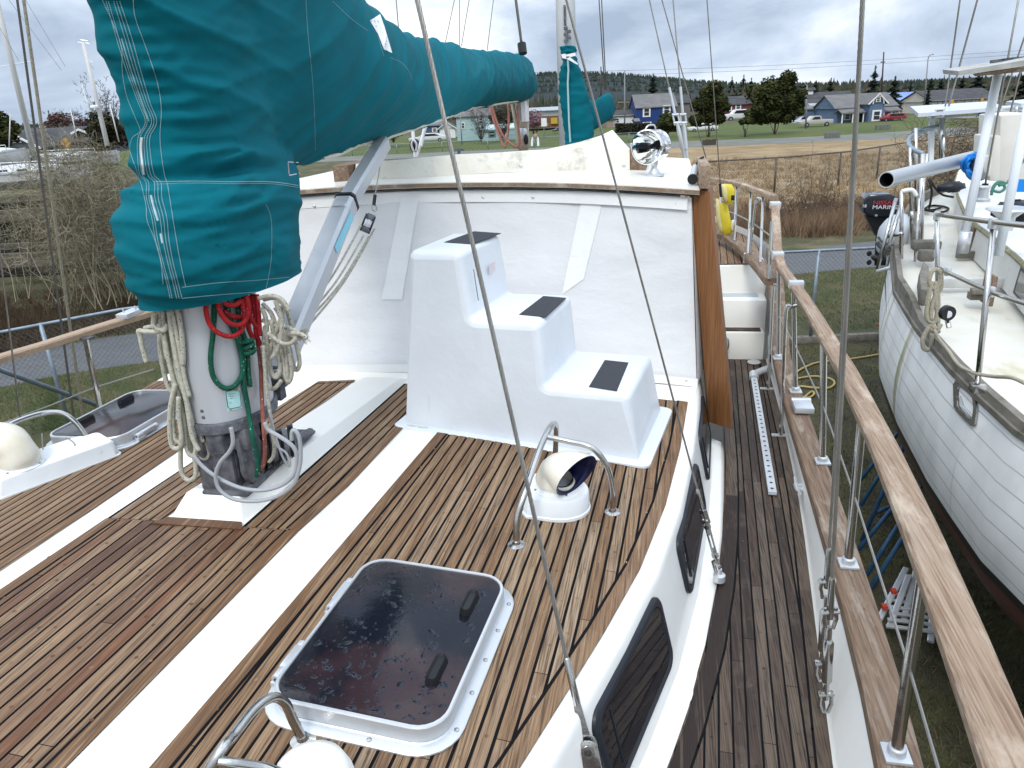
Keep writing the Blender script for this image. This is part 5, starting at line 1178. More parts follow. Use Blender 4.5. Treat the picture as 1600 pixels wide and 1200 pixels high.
# ================================================================ STANDING RIGGING
def wire_thing(label, a, b, r, fit=None, name='shroud', cat='rigging wire', m_=None, group='rigging wires', ext=1.0, strands=False):
    """a: lower end, b: a point higher up the wire; the wire runs on past b."""
    a, b = Vector(a), Vector(b); d = b - a; top = a + d * ext
    t = thing(name, label, cat, a[:], 0, group); dn = d.normalized()
    s0 = a
    if fit == 'turn':
        u = dn.orthogonal().normalized(); v = dn.cross(u)
        m = M(); m.tube([a, a + dn * .03], .010, 8); m.prism([a + dn * z + u * x_ for x_, z in ((-.016, .0), (.016, .0), (.016, .055), (-.016, .055))], v * .005); m.prism([a + dn * z + u * x_ + v * .012 for x_, z in ((-.016, .0), (.016, .0), (.016, .055), (-.016, .055))], v * .005); m.tube([a + dn * .028 - v * .016, a + dn * .028 + v * .028], .007, 8); m.build('toggle', stain, t, smooth=True)
        m = M(); 
        for sx in (-1, 1): m.tube([a + dn * .075 + u * sx * .0095, a + dn * .215 + u * sx * .0095], .0048, 6)
        m.tube([a + dn * .05, a + dn * .115], .0065, 8); m.tube([a + dn * .18, a + dn * .24], .0065, 8)
        for z in (.072, .212): m.tube([a + dn * z, a + dn * (z + .016)], .0145, 10)
        m.build('turnbuckle', stain, t, smooth=True)
        m = M(); m.prism([a + dn * z + u * x_ - v * .012 for x_, z in ((-.014, .235), (.014, .235), (.010, .30), (-.010, .30))], v * .005); m.prism([a + dn * z + u * x_ + v * .008 for x_, z in ((-.014, .235), (.014, .235), (.010, .30), (-.010, .30))], v * .005); m.tube([a + dn * .25 - v * .018, a + dn * .25 + v * .02], .007, 8); m.build('clevis_fork', stain, t, smooth=True)
        m = M(); m.tube([a + dn * .28, a + dn * .30, a + dn * .39, a + dn * .40], [.008, .0085, .0075, .005], 10); m.build('swage', stain, t, smooth=True); s0 = a + dn * .39
    if fit == 'bigturn':
        u = R0.copy(); v = dn.cross(u)
        m = M(); m.tube([a + u * x_ + dn * z for x_, z in ((-.018, .08), (-.020, .03), (-.010, 0), (.010, 0), (.020, .03), (.018, .08))], .007, 8); m.tube([a + dn * .07 - u * .026, a + dn * .07 + u * .026], .009, 8); m.build('shackle', stain, t, smooth=True)
        m = M(); m.tube([a + dn * .05, a + dn * .13], .009, 8); m.tube([a + dn * .115, a + dn * .125, a + dn * .27, a + dn * .28], [.012, .0165, .0165, .012], 12); m.tube([a + dn * .27, a + dn * .33], .009, 8); m.build('turnbuckle', stain, t, smooth=True)
        m = M(); m.tube([a + u * x_ + dn * z for x_, z in ((-.017, .40), (-.021, .36), (-.012, .325), (.012, .325), (.021, .36), (.017, .40))], .007, 8); m.tube([a + dn * .385 - u * .028, a + dn * .385 + u * .028], .009, 8); m.build('toggle', stain, t, smooth=True)
        m = M(); m.tube([a + dn * .36, a + dn * .37, a + dn * .50, a + dn * .51], [.010, .0115, .0105, .008], 10); m.build('swage', stain, t, smooth=True); s0 = a + dn * .5
    if fit == 'eye':
        u = R0.copy(); v = dn.cross(u).normalized(); u = v.cross(dn).normalized(); k_ = 1.45
        m = M(); m.tube([a + dn * .125, a + dn * .14, a + dn * .255, a + dn * .26], [.0095, .0105, .009, .006], 12); m.prism([a + u * x_ + dn * z - v * .004 for x_, z in ((-.018, .0), (.018, .0), (.012, .09), (.009, .14), (-.009, .14), (-.012, .09))], v * .008); m.build('swage', stain, t, smooth=True)
        for off in (-.020, .013):
            m = M(); P_ = [(.030 * math.cos(q) , .030 * math.sin(q)) for q in [math.radians(-10 + 20 * i) for i in range(11)]] + [(-.026, -.10), (.026, -.10)]; m.prism([a + u * x_ + dn * z + v * off for x_, z in P_], v * .007); m.build('toggle', stain, t, bev=.003)
        m = M(); m.tube([a - v * .026, a + v * .026], .0105, 12); m.lathe([(.018, -.026), (.018, -.021)], a, ax=v, n=14); m.lathe([(.018, .021), (.018, .026)], a, ax=v, n=14); m.build('clevis_pin', stain, t, smooth=True)
        s0 = a + dn * .25
    if fit == 'boot': m = M(); m.tube([a, a + dn * .12], r * 3.2, 8); m.build('wire_boot', black, t, smooth=True)
    m = M()
    if fit in ('eye', 'turn', 'bigturn') or strands:
        vis = a + d * 1.25; Lw = (vis - s0).length; u_ = dn.orthogonal().normalized(); v_ = dn.cross(u_); nS = int(Lw / .016); m.tube([s0, top], r * .72, 6)
        for k in range(8): m.tube([s0 + dn * (Lw * i / nS) + (u_ * math.cos(k * .7854 + i * .016 * 6.283 / .16) + v_ * math.sin(k * .7854 + i * .016 * 6.283 / .16)) * r * .74 for i in range(nS + 1)], r * .29, 4, cap=False)
    else: m.tube([s0, top], r, 8)
    m.build('wire', m_ or wirem, t, smooth='all')
    return t
wire_thing('thick wire stay crossing the steps, its forked end at the bottom edge', onc(917, 1168, -.10), ons(652, 0, 1.95), .0062, 'eye', ext=4)
# white chainplate boss under it
wire_thing('wire stay with a turnbuckle ending at the white ledge beside the middle window', onz(1124, 893, -1.94), ons(885, 0, 3.0), .0046, 'turn', ext=4)
m = M(); c = onz(1124, 898, -1.955); m.lathe([(.026, -.03), (.026, .0), (.012, .006), (.01, .03)], c, n=14); o = m.build('pad_eye', silver, smooth=True); tag(o, 'metal pad eye bolted to the white ledge under the turnbuckle', 'pad eye')
ca = onz(1289, 1112, -1.95); cb = ons(1348, 0, ca.y + .15)
wire_thing('thickest wire shroud right of centre, fixed to the white bulwark by a polished turnbuckle', ca, cb, .0062, 'bigturn', ext=4)
ca2 = onz(1288, 1080, -1.93) + Vector((-.002, .05, .0)); wire_thing('second shroud close behind the thickest one, with its own turnbuckle', ca2, ons(1348, 0, ca.y + .36), .0050, 'bigturn', ext=4)
# left side
l1 = onz(117, 660, -2.0); wire_thing('dark wire shroud at the far left running down to the rail', ons(116, 656, 4.1), ons(27, 0, 4.3), .0075, None, ext=3, m_=mat('dark_wire', (.16, .15, .14), .45, .9, bump=[(40, .001)]), strands=True)
wire_thing('pale flecked halyard rope at the far left beside the dark shroud', ons(131, 662, 4.0), ons(37, 0, 4.2), .0095, None, name='halyard', cat='rope', ext=3, m_=ropet)
wire_thing('thin grey line at the far left tied to the vent guard hoop', ons(32, 656, 3.05), ons(-12, 300, 3.2), .0042, None, name='thin_line', ext=3)
# behind the boom and round the mizzen
for lab, a, b, sa, r, fit in (
    ('thin wire rising left of the topping lift, leftmost behind the boom cover', (624, 60), (619, 0), 9.5, .006, None),
    ('thin wire leaning right, second behind the boom cover', (694, 75), (710, 0), 11.5, .005, None),
    ('thin upright wire, third behind the boom cover', (718, 80), (718, 0), 12, .005, None),
    ('thin wire leaning right, fourth behind the boom cover', (721, 72), (733, 0), 12, .005, None),
    ('thin wire leaning right, fifth behind the boom cover', (760, 88), (771, 0), 12, .005, None),
    ('black topping lift holding up the end of the boom', (817, 84), (806, 0), 9.2, .016, 'boot'),
    ('left one of two mizzen wires ending at the small teal cover', (945, 140), (936, 0), 15, .010, None),
    ('right one of two mizzen wires ending at the small teal cover', (947, 140), (940, 0), 15.2, .010, None),
    ('thin wire running down to the right past the searchlight to the roof corner', (1104, 250), (1051, 60), 6.6, .0045, None),
    ('thin wire running down to the yellow bag with a black sleeve at its foot', (1127, 308), (1109, 60), 7.2, .0045, 'boot')):
    p0, p1 = ons(*a, sa), ons(*b, sa + .2); p1 = p0 + (p1 - p0) * 1.0
    wire_thing(lab, p0, p1, r, fit, ext=4)
for lab, a, mid, up, sa in (('wire with a white fork and turnbuckle, left of two meeting on the roof', (1071, 252), (1058, 192), (1026, 50), 6.9), ('upright wire with a fork and turnbuckle, right of two meeting on the roof', (1074, 252), (1068, 192), (1055, 40), 7.0)):
    p0, p1, p2 = ons(*a, sa), ons(*mid, sa + .02), ons(*up, sa + .1)
    t = thing('shroud', lab, 'rigging wire', p0[:], 0, 'rigging wires')
    m = M(); m.tube([p0, p0.lerp(p1, .3), p0.lerp(p1, .32), p0.lerp(p1, .8), p1], [.013, .013, .018, .018, .012], 8); m.build('turnbuckle', silver, t, smooth=True)
    dn = (p2 - p1).normalized(); m = M(); 
    for sx in (-1, 1): m.tube([p1 + R0 * sx * .022 - dn * .02, p1 + R0 * sx * .022 + dn * .08], .008, 6)
    m.tube([p1 - R0 * .03, p1 + R0 * .03], .012, 8); m.tube([p1 + dn * .07 - R0 * .028, p1 + dn * .07 + R0 * .028], .012, 8); m.build('fork', silver, t, smooth=True)
    m = M(); m.tube([p1 + dn * .08, p1 + dn * .30], .012, 8); m.build('swage', silver, t, smooth=True)
    m = M(); m.tube([p1 + dn * .1, p2 + (p2 - p1) * 3], .0055, 6); m.build('wire', wirem, t, smooth=True)
# running backstay blocks left of the forestay beyond the roof
bk_ = thing('turning_block', 'black block and white lashing between two wires seen over the canvas roll', 'block', ons(648, 235, 9)[:])
m = M(); m.ball(ons(648, 228, 9), .075, 6, (.9, .4, 1.2)); m.build('block_body', black, bk_, smooth='all')
for a, b in (((645, 205), (649, 245)), ((665, 198), (651, 245)), ((664, 196), (658, 228))): m = M(); m.tube([ons(*a, 9), ons(*b, 9)], .022, 8); m.build('lashing', whitep, bk_, smooth=True)
m = M(); m.tube(catmull([ons(646, 236, 8.9), ons(643, 226, 8.9), ons(646, 219, 8.9), ons(651, 226, 8.9), ons(650, 236, 8.9)], 5), .014, 6); m.build('shackle', silver, bk_, smooth=True)
# main sheet tackle under the boom end
ms = thing('mainsheet_tackle', 'bundle of white and dark lines with blocks hanging from the boom end to the roof', 'block and tackle', ons(820, 228, 9)[:])
for (a, b, r, mt) in (((806, 158), (816, 226), .02, ropew), ((812, 158), (820, 226), .02, ropet), ((824, 155), (824, 228), .022, ropew), ((819, 158), (821, 190), .05, whitep), ((808, 160), (820, 200), .022, cablem), ((800, 162), (811, 226), .02, ropew)):
    m = M(); m.tube([ons(*a, 9), ons(*b, 9)], r, 6); m.build('line', mt, ms, smooth=True)
for y_, mt, r_ in ((195, ropet, .06), (208, silver, .07), (222, ropet, .09)): m = M(); m.ball(ons(817, y_, 9), r_, 5, (1, .6, 1.3)); m.build('block_body', mt, ms, smooth='all')
m = M(); m.ball(ons(822, 218, 8.95), .03, 5, (1, .6, 2)); m.build('black_block', black, ms, smooth='all')
ro = thing('rope_coil', 'faded pink rope hanging in loops from the end of the boom', 'rope', ons(790, 228, 8.8)[:])
for P in ([(765, 163), (772, 190), (780, 212), (788, 230), (792, 218), (795, 190), (794, 160)], [(768, 163), (776, 190), (786, 212), (800, 226), (808, 230), (812, 226)], [(808, 165), (810, 200), (812, 224), (806, 230), (800, 226)]): rope(P, 8.85, .014, mat('rope_pink%d' % P[0][0], (.42, .20, .17), .85, var=(.3, .13, .1), vscale=40), parent=ro)
hr = thing('handrail_stub', 'bent white tube with a wooden knob rising behind the canvas roll', 'rail', ons(835, 228, 6.4)[:])
m = M(); m.tube(catmull([ons(831, 228, 6.4), ons(832, 217, 6.4), ons(836, 212, 6.4), ons(840, 217, 6.4), ons(841, 228, 6.4)], 5), .010, 6); m.build('tube', whitep, hr, smooth=True)
m = M(); m.ball(ons(836, 213, 6.38), .022, 5); m.build('knob', railwood, hr, smooth='all')
vn = thing('roof_vent', 'small dark mushroom vent on the roof behind the canvas roll', 'vent', onz(717, 238, -.45)[:])
m = M(); c = ons(717, 236, 5.6); m.lathe([(.012, -.02), (.012, .0), (.042, .0), (.040, .008), (.015, .018)], c, n=16); m.build('cap', castalu, vn, smooth=True)
# ---- mizzen
mz = thing('mizzen_mast', 'pale grey mizzen mast rising behind the pilothouse out of its teal cover', 'mast', K(-1.60, 13, -1.3)[:])
m = M(); m.tube([K(-1.62, 13, -1.3), K(-1.62, 13, 6)], .155, 20); m.build('mast_tube', palemast, mz, smooth='all')
m = M()
for k in range(5): m.box(ons(885 + (k % 2) * 5 - 1, 44 + k * 5, 12.8), (.06, .05, .04))
m.build('track_cars', castalu, mz)
m = M(); m.tube([ons(882, 8, 12.82), ons(883, 40, 12.82)], .02, 6); m.build('slot', castalu, mz)
mc = thing('sail_cover', 'small teal cover on the far mizzen mast with a white zip', 'sail cover', K(-1.6, 13, -1.3)[:])
rings = []
for y_, xl, xr in ((73, 874, 900), (80, 875, 901), (88, 877, 900), (98, 878, 903), (112, 873, 908), (130, 872, 913), (150, 873, 920), (170, 875, 922), (190, 877, 927), (210, 879, 928), (226, 880, 926), (262, 881, 924)):
    a, b = ons(xl, y_, 13), ons(xr, y_, 13); c = (a + b) / 2; hw = (b.x - a.x) / 2
    rings.append([c + Vector((hw * math.cos(k * .3142) * (1 + .05 * noise.noise(Vector((k * .5, y_ * .09, 0)))), .24 * math.sin(k * .3142) * (1 + .12 * noise.noise(Vector((k * .7, y_ * .08, 3)))), 0)) for k in range(20)])
# subdivide rings vertically with folds
R2 = []
for i in range(len(rings) - 1):
    for k in range(5):
        t_ = k / 5; R2.append([a.lerp(b, t_) + (a - sum(rings[i], Vector()) / 20).normalized() * .022 * noise.noise(Vector((j * .35, (i * 5 + k) * .55, 1))) for j, (a, b) in enumerate(zip(rings[i], rings[i + 1]))])
R2.append(rings[-1]); m = M(); m.loft(R2)
# arm running aft-right to the mizzen boom
r_a = []
for (x_, yt, yb, s_) in ((905, 150, 215, 13.1), (920, 156, 208, 13.3), (932, 156, 201, 13.5), (943, 148, 193, 13.8), (952, 144, 188, 14.0), (957, 152, 182, 14.1), (958, 160, 178, 14.12)):
    a, b = ons(x_, yt, s_), ons(x_, yb, s_); c = (a + b) / 2; h_ = (a.z - b.z) / 2; r_a.append([c + Vector((0 + .03 * math.cos(k * .45), .22 * math.cos(k * .4488), h_ * math.sin(k * .4488))) for k in range(14)])
m.loft(r_a); m.build('cover_cloth', teal, mc, smooth='all')
m = M(); m.tube([ons(x_, y_, 12.68) for x_, y_ in ((887, 92), (888, 110), (887, 130), (888, 160), (889, 190), (891, 222))], .016, 5); m.build('zipper', thread, mc)
m = M(); 
for q in ([(877, 87), (899, 82), (900, 87), (884, 91)], [(880, 89), (889, 88), (904, 100), (902, 101)]): m.quad(*[ons(x_, y_, 12.66) for x_, y_ in q])
m.prism([ons(x_, y_, 12.64) for x_, y_ in ((877, 85), (884, 84), (885, 92), (879, 91))], (0, -.02, 0)); m.build('tie_strap', tapew, mc)
# ================================================================ NEIGHBOUR BOAT
hullp = mat('painted_planks', (.62, .63, .64), .5, var=(.54, .55, .56), vscale=.8, dirt=((.30, .29, .13), .9, .60, .75, (1, 1, .12)), bump=(3, .01), pv=None)
NT = [(3, 3.05), (4.2, 2.80), (5.6, 2.64), (7.0, 2.66), (8.4, 2.76), (10, 2.95), (12, 3.42), (14, 4.0), (15.6, 4.65), (16.6, 5.25), (16.9, 5.6)]
NZ = [(3, -2.25), (6, -2.40), (9, -2.42), (12, -2.36), (14.5, -2.24), (16.9, -2.08)]
nt_ = lambda s: itp(s, NT); nz_ = lambda s: itp(s, NZ); NC = 5.65
nb = thing('sailboat', 'old white wooden sailboat with a grey toe rail standing in the yard on the right', 'sailboat', (NC, 9, 0))
ns = [3, 3.6, 4.2, 4.9, 5.6, 6.3, 7.0, 7.7, 8.4, 9.2, 10, 11, 12, 13, 14, 14.8, 15.6, 16.1, 16.6, 16.9]
def nsec(s):
    hb = NC - nt_(s); z0 = nz_(s); ed = min(1, (17.05 - s) / 4.0)
    P = []
    for k in range(19):
        u = k / 18; z = z0 - 3.35 * u
        bul = 1.02 + .04 * math.sin(min(u / .4, 1) * math.pi) if u < .4 else 1.02 - ((u - .4) / .6) ** 1.9 * .93
        if u < .4: bul = 1 + .045 * math.sin(u / .4 * math.pi / 1.2) * 1
        else: bul = (1 + .045 * math.sin(math.pi / 1.2)) * (1 - ((u - .4) / .6) ** 1.45 * .96)
        bul *= (1 - (1 - ed) * u * .75)
        P.append(K(NC - hb * bul, s, z))
    return P
secs = [nsec(s) for s in ns]
hm_ = bpy.data.materials.new('hull_planking'); hm_.use_nodes = True
def planks_mat(m_):
    t = m_.node_tree; b = t.nodes['Principled BSDF']; N = t.nodes.new; Lk = t.links.new
    at = N('ShaderNodeAttribute'); at.attribute_name = 'girth'; mu = N('ShaderNodeMath'); mu.operation = 'MULTIPLY'; mu.inputs[1].default_value = 21; Lk(at.outputs['Fac'], mu.inputs[0])
    fr = N('ShaderNodeMath'); fr.operation = 'FRACT'; Lk(mu.outputs[0], fr.inputs[0])
    lt = N('ShaderNodeMath'); lt.operation = 'LESS_THAN'; lt.inputs[1].default_value = .07; Lk(fr.outputs[0], lt.inputs[0])
    tcn = N('ShaderNodeTexCoord'); mp_ = N('ShaderNodeMapping'); mp_.inputs['Scale'].default_value = (1, 1.6, .10); Lk(tcn.outputs['Object'], mp_.inputs[0])
    no = N('ShaderNodeTexNoise'); no.inputs['Scale'].default_value = 1.5; no.inputs['Detail'].default_value = 8; Lk(mp_.outputs[0], no.inputs['Vector'])
    mr_ = N('ShaderNodeMapRange'); mr_.inputs[1].default_value = .60; mr_.inputs[2].default_value = .72; Lk(no.outputs['Fac'], mr_.inputs[0])
    n2_ = N('ShaderNodeTexNoise'); n2_.inputs['Scale'].default_value = 2; n2_.inputs['Detail'].default_value = 8; Lk(tcn.outputs['Object'], n2_.inputs['Vector'])
    rp = N('ShaderNodeValToRGB'); es = rp.color_ramp.elements; es[0].position = .35; es[0].color = (.68, .685, .69, 1); es[1].position = .6; es[1].color = (.82, .825, .83, 1); Lk(n2_.outputs['Fac'], rp.inputs[0])
    x1 = N('ShaderNodeMix'); x1.data_type = 'RGBA'; Lk(lt.outputs[0], x1.inputs[0]); Lk(rp.outputs[0], x1.inputs[6]); x1.inputs[7].default_value = (.50, .50, .49, 1)
    x2 = N('ShaderNodeMix'); x2.data_type = 'RGBA'; Lk(mr_.outputs[0], x2.inputs[0]); Lk(x1.outputs[2], x2.inputs[6]); x2.inputs[7].default_value = (.26, .25, .10, 1)
    # paint bands by girth
    def band(lo, col, prev):
        g = N('ShaderNodeMath'); g.operation = 'GREATER_THAN'; g.inputs[1].default_value = lo; Lk(at.outputs['Fac'], g.inputs[0]); x = N('ShaderNodeMix'); x.data_type = 'RGBA'; Lk(g.outputs[0], x.inputs[0]); Lk(prev, x.inputs[6]); x.inputs[7].default_value = (*col, 1); return x.outputs[2]
    o = band(.36, (.012, .014, .016), x2.outputs[2]); o = band(.385, (.10, .034, .026), o)
    Lk(o, b.inputs['Base Color']); b.inputs['Roughness'].default_value = .5
    bn = N('ShaderNodeBump'); bn.inputs['Distance'].default_value = .006; bn.invert = True; Lk(lt.outputs[0], bn.inputs['Height']); Lk(bn.outputs[0], b.inputs['Normal'])
planks_mat(hm_)
m = M(); m.grid(secs); n0 = len(m.v); m.grid([[Vector((2 * NC - p.x, p.y, p.z)) for p in r] for r in secs])
o = m.build('hull', hm_, nb, smooth='all'); ga = o.data.attributes.new('girth', 'FLOAT', 'POINT'); ga.data.foreach_set('value', [(k % 19) / 18 for k in range(len(m.v))])
o.data.update()
m = M(); m.box(K(NC, 9.5, -5.7), (.3, 7.5, .6)); m.build('keel', mat('antifouling', (.085, .032, .024), .6), nb)
ndeck = mat('grubby_deck', (.66, .65, .60), .55, var=(.60, .58, .50), vscale=2, dirt=((.42, .36, .18), 1.6, .56, .76, (1, .5, 1)), bump=(30, .002))
m = M(); m.grid([[K(nt_(s) + .03, s, nz_(s) - .05), K(NC, s, nz_(s) + .0), K(2 * NC - nt_(s) - .03, s, nz_(s) - .05)] for s in ns]); m.build('deck', ndeck, nb, smooth='all')
greyw = mat('grey_weathered_wood', (.21, .19, .165), .8, var=(.13, .12, .10), vscale=9, stretch=(1, .4, 1), bump=[(20, .006)], dirt=((.07, .08, .04), 5, .56, .7))
m = M(); m.loft([[K(nt_(s) - .03, s, nz_(s) - .06), K(nt_(s) + .05, s, nz_(s) - .06), K(nt_(s) + .045, s, nz_(s) + (.02 if s < 8.8 else .12)), K(nt_(s) - .02, s, nz_(s) + (.02 if s < 8.8 else .12))] for s in ns]); m.build('toe_rail', greyw, nb, smooth=True)
m = M(); m.loft([[K(nt_(s) - .055, s, nz_(s) - .10), K(nt_(s) - .02, s, nz_(s) - .10), K(nt_(s) - .02, s, nz_(s) - .05), K(nt_(s) - .055, s, nz_(s) - .05)] for s in ns]); m.build('rub_rail', greyw, nb, smooth=True)
m = M(); m.tube([K(nt_(s) - .075, s, nz_(s) - .42 - .0 * s) for s in ns if s >= 5.2], .012, 5); m.build('cove_line', black, nb)
m = M(); m.tube([K(nt_(s) - .055 - .0, s, nz_(s) - .62) for s in (3, 3.6, 4.2, 4.55)] + [K(nt_(4.55) - .055, 4.6, nz_(4.5) - .46)], .012, 5); m.build('cove_line', black, nb)
# streaks of green algae
alg = mat('green_algae', (.14, .145, .04), .8, var=(.24, .23, .10), vscale=9)
# portlight
pc_ = onz(1510, 625, -2.8); 
def onh(x, y):
    d = ray(x, y).normalized(); h_ = bvh.ray_cast(EYE, d); return h_[0] - d * .012 if h_[0] else ons(x, y, 6)
bvh = BVHTree.FromPolygons([v.copy() for v in m.v] if 0 else [p for r in secs for p in r], [(i * 19 + j, i * 19 + j + 1, (i + 1) * 19 + j + 1, (i + 1) * 19 + j) for i in range(len(secs) - 1) for j in range(18)])
PL = [(1492, 600), (1497, 592), (1516, 607), (1526, 618), (1529, 640), (1526, 663), (1520, 665), (1500, 645), (1493, 635)]
m = M(); q = [onh(*p) for p in PL]; ce = sum(q, Vector()) / len(q); m.loft([q, [p + Vector((-.02, -.01, 0)) for p in q], [ce.lerp(p, .72) + Vector((-.018, -.01, 0)) for p in q], [ce.lerp(p, .68) + Vector((.02, 0, 0)) for p in q]], cap=False); pf = m.build('hawse_port', stain, nb, smooth=True)
m = M(); m.add([ce.lerp(p, .72) + Vector((.015, 0, 0)) for p in q], [list(range(len(q)))]); m.build('port_glass', rubber, pf)
m = M(); m.tube([onh(1500, 620), onh(1505, 635), onh(1520, 652)], .012, 6); m.build('port_bar', stain, pf)
for pts in ([(1418, 560), (1424, 590), (1417, 640), (1420, 700)], [(1430, 470), (1424, 520), (1419, 570)], [(1404, 560), (1402, 600)]):
    pass
# cabin trunk
cabw = mat('white_trunk', (.64, .64, .62), .5, var=(.58, .57, .53), vscale=2, dirt=((.36, .28, .14), 2.5, .62, .8), bump=(14, .002))
cbl = [(1600, 492), (1570, 455), (1540, 424), (1513, 398), (1496, 372), (1488, 345), (1484, 318), (1490, 298), (1508, 283), (1540, 275)]
ct_ = [(1600, 432), (1572, 412), (1542, 392), (1518, 370), (1504, 350), (1499, 330), (1498, 310), (1500, 296), (1512, 286), (1540, 278)]
m = M(); bt = [onz(x_, y_, -2.38) for x_, y_ in [(1650, 560), (1625, 524)] + cbl]; tt = [Vector((p.x + .05, p.y + .02, ZE - 1.92)) for p in bt]
m.grid([bt, tt]); m.add(tt + [tt[-1] + Vector((2.5, .6, 0)), tt[0] + Vector((2.5, -1, 0))], [list(range(len(tt) + 2))]); m.build('cabin_trunk', cabw, nb)
m = M(); m.tube([p + Vector((-.01, -.02, -.04)) for p in tt], .035, 6, flat=.7); m.build('trunk_moulding', mat('mossy_trim', (.16, .14, .06), .8, var=(.30, .28, .2), vscale=12), nb, smooth=True)
# window on the trunk
a, b = bt[2], tt[2]; c, d = bt[3], tt[3]
def wq(u0, u1, v0, v1, off): return [((a.lerp(b, v)).lerp(c.lerp(d, v), u)) + Vector((-off, -off * .6, 0)) for u, v in ((u0, v0), (u1, v0), (u1, v1), (u0, v1))]
m = M(); m.prism(wq(-.25, .62, .18, .86, .004), (-.012, -.01, 0)); wo = m.build('trunk_window', rubber, nb, bev=.004)
m = M(); m.quad(*wq(-.15, .54, .26, .78, .02)); m.build('window_pane', glassw, wo)
# deck break wall and grubby lower cockpit
m = M(); m.box(onz(1525, 455, -2.38) + Vector((.12, .2, .06)), (.95, .1, .12)); m.build('deck_step', cabw, nb, bev=.02)
for (x_, y_), dz in (((1533, 405), 0),):
    m = M(); p = onz(x_, y_, -2.3); m.box(onz(1545, 452, -2.2), (.05, .26, .34)); m.build('rigging_block', capwood, nb, bev=.01)
m = M(); m.box(onz(1516, 372, -2.15), (.05, .26, .34)); m.build('rigging_block', capwood, nb, bev=.01)
m = M(); m.box(onz(1510, 398, -2.32), (.26, .10, .10)); m.build('deck_block', greyw, nb, bev=.01)
m = M(); m.box(onz(1530, 462, -2.30), (.22, .12, .08)); m.box(onz(1528, 455, -2.22), (.14, .10, .06)); m.build('deck_pad', greyw, nb, bev=.01)
# heavy grey bulwark blocks at the quarter
m = M(); m.box(onz(1447, 383, -2.15), (.36, .20, .14)); m.box(onz(1447, 399, -2.25), (.2, .16, .16)); m.build('mooring_bitt', greyw, nb, bev=.03)
m = M(); P = [onz(x_, y_, -2.3) for x_, y_ in ((1432, 452), (1440, 430), (1448, 440), (1452, 468), (1446, 480), (1434, 478))]; m.prism(P, (0, 0, .20)); m.build('bulwark_block', greyw, nb, bev=.03)
m = M(); P = [onz(x_, y_, -2.3) for x_, y_ in ((1420, 350), (1434, 350), (1436, 388), (1424, 386))]; m.prism(P, (0, 0, .26)); m.build('bulwark_block', greyw, nb, bev=.03)
# pulpit-like rails: stern rail
tubem = stain
def pole(P, r, m_, nm, par, cat=6): 
    mm = M(); mm.tube(catmull(P, cat) if len(P) > 2 else P, r, 10); return mm.build(nm, m_, par, smooth='all')
sA = 7.1
s1b, s1t = ons(1527, 600, 6.6), ons(1555, 342, 6.9)
pole([ons(1526, 615, 6.0), ons(1552, 355, 6.35)], .022, stain, 'stanchion', nb)
pole([ons(1466, 520, 8.0), ons(1464, 335, 8.05)], .022, stain, 'stanchion', nb)
pole([ons(1464, 335, 8.05), ons(1552, 347, 6.35), ons(1640, 356, 5.4)], .022, stain, 'top_rail', nb, 4)
pole([ons(1464, 418, 8.05), ons(1548, 456, 6.35), ons(1620, 480, 5.4)], .020, stain, 'mid_rail', nb, 4)
for (x_, y_, s_) in ((1464, 337, 8.05), (1551, 349, 6.35), (1464, 372, 8.05), (1464, 396, 8.05), (1548, 456, 6.35), (1481, 424, 7.7)):
    m = M(); m.lathe([(.028, -.04), (.031, -.03), (.031, .03), (.028, .04)], ons(x_, y_, s_), n=10); m.build('rail_clamp', silver, nb, smooth=True)
m = M(); m.box(ons(1527, 606, 6.0), (.10, .08, .07)); m.build('stanchion_foot', stain, nb, bev=.005)
# stern: curved blue-grey hoop and posts
ptn = mat('painted_tube', (.25, .30, .34), .45, .5)
pole([ons(1427, 206, 14.5), ons(1470, 196, 14.6)][::1], .035, ptn, 'stern_hoop', nb)
pole([ons(1470, 196, 14.8), ons(1445, 203, 14.6), ons(1424, 214, 14.2), ons(1420, 226, 13.8), ons(1430, 235, 13.5), ons(1442, 240, 13.3)], .038, ptn, 'stern_hoop', nb)
for (xa, ya), (xb, yb), s_, r_ in (((1442, 240), (1430, 480), 12.5, .03), ((1444, 240), (1438, 478), 12.6, .02), ((1422, 230), (1424, 345), 13.5, .025), ((1431, 200), (1432, 330), 14, .03), ((1409, 298), (1408, 420), 11.8, .028), ((1449, 240), (1442, 300), 12.8, .02), ((1472, 185), (1469, 262), 14.5, .04), ((1475, 210), (1472, 262), 14.4, .03), ((1437, 310), (1424, 480), 11.6, .02), ((1425, 330), (1425, 350), 12, .025), ((1456, 182), (1454, 260), 14.8, .05)):
    pole([ons(xa, ya, s_), ons(xb, yb, s_)], r_, whitep if r_ > .045 else stain, 'post', nb)
pole([ons(1409, 299, 11.8), ons(1425, 297, 11.8), ons(1432, 306, 11.8)], .03, whitep, 'bent_rail', nb)
for (xa, ya), (xb, yb) in (((1400, 310), (1371, 420)), ((1410, 312), (1384, 400)), ((1371, 424), (1412, 412)), ((1385, 370), (1410, 365))): pole([ons(xa, ya, 12.0), ons(xb, yb, 11.6)], .028, whitep if ya > 400 else stain, 'boarding_ladder_rail', nb)
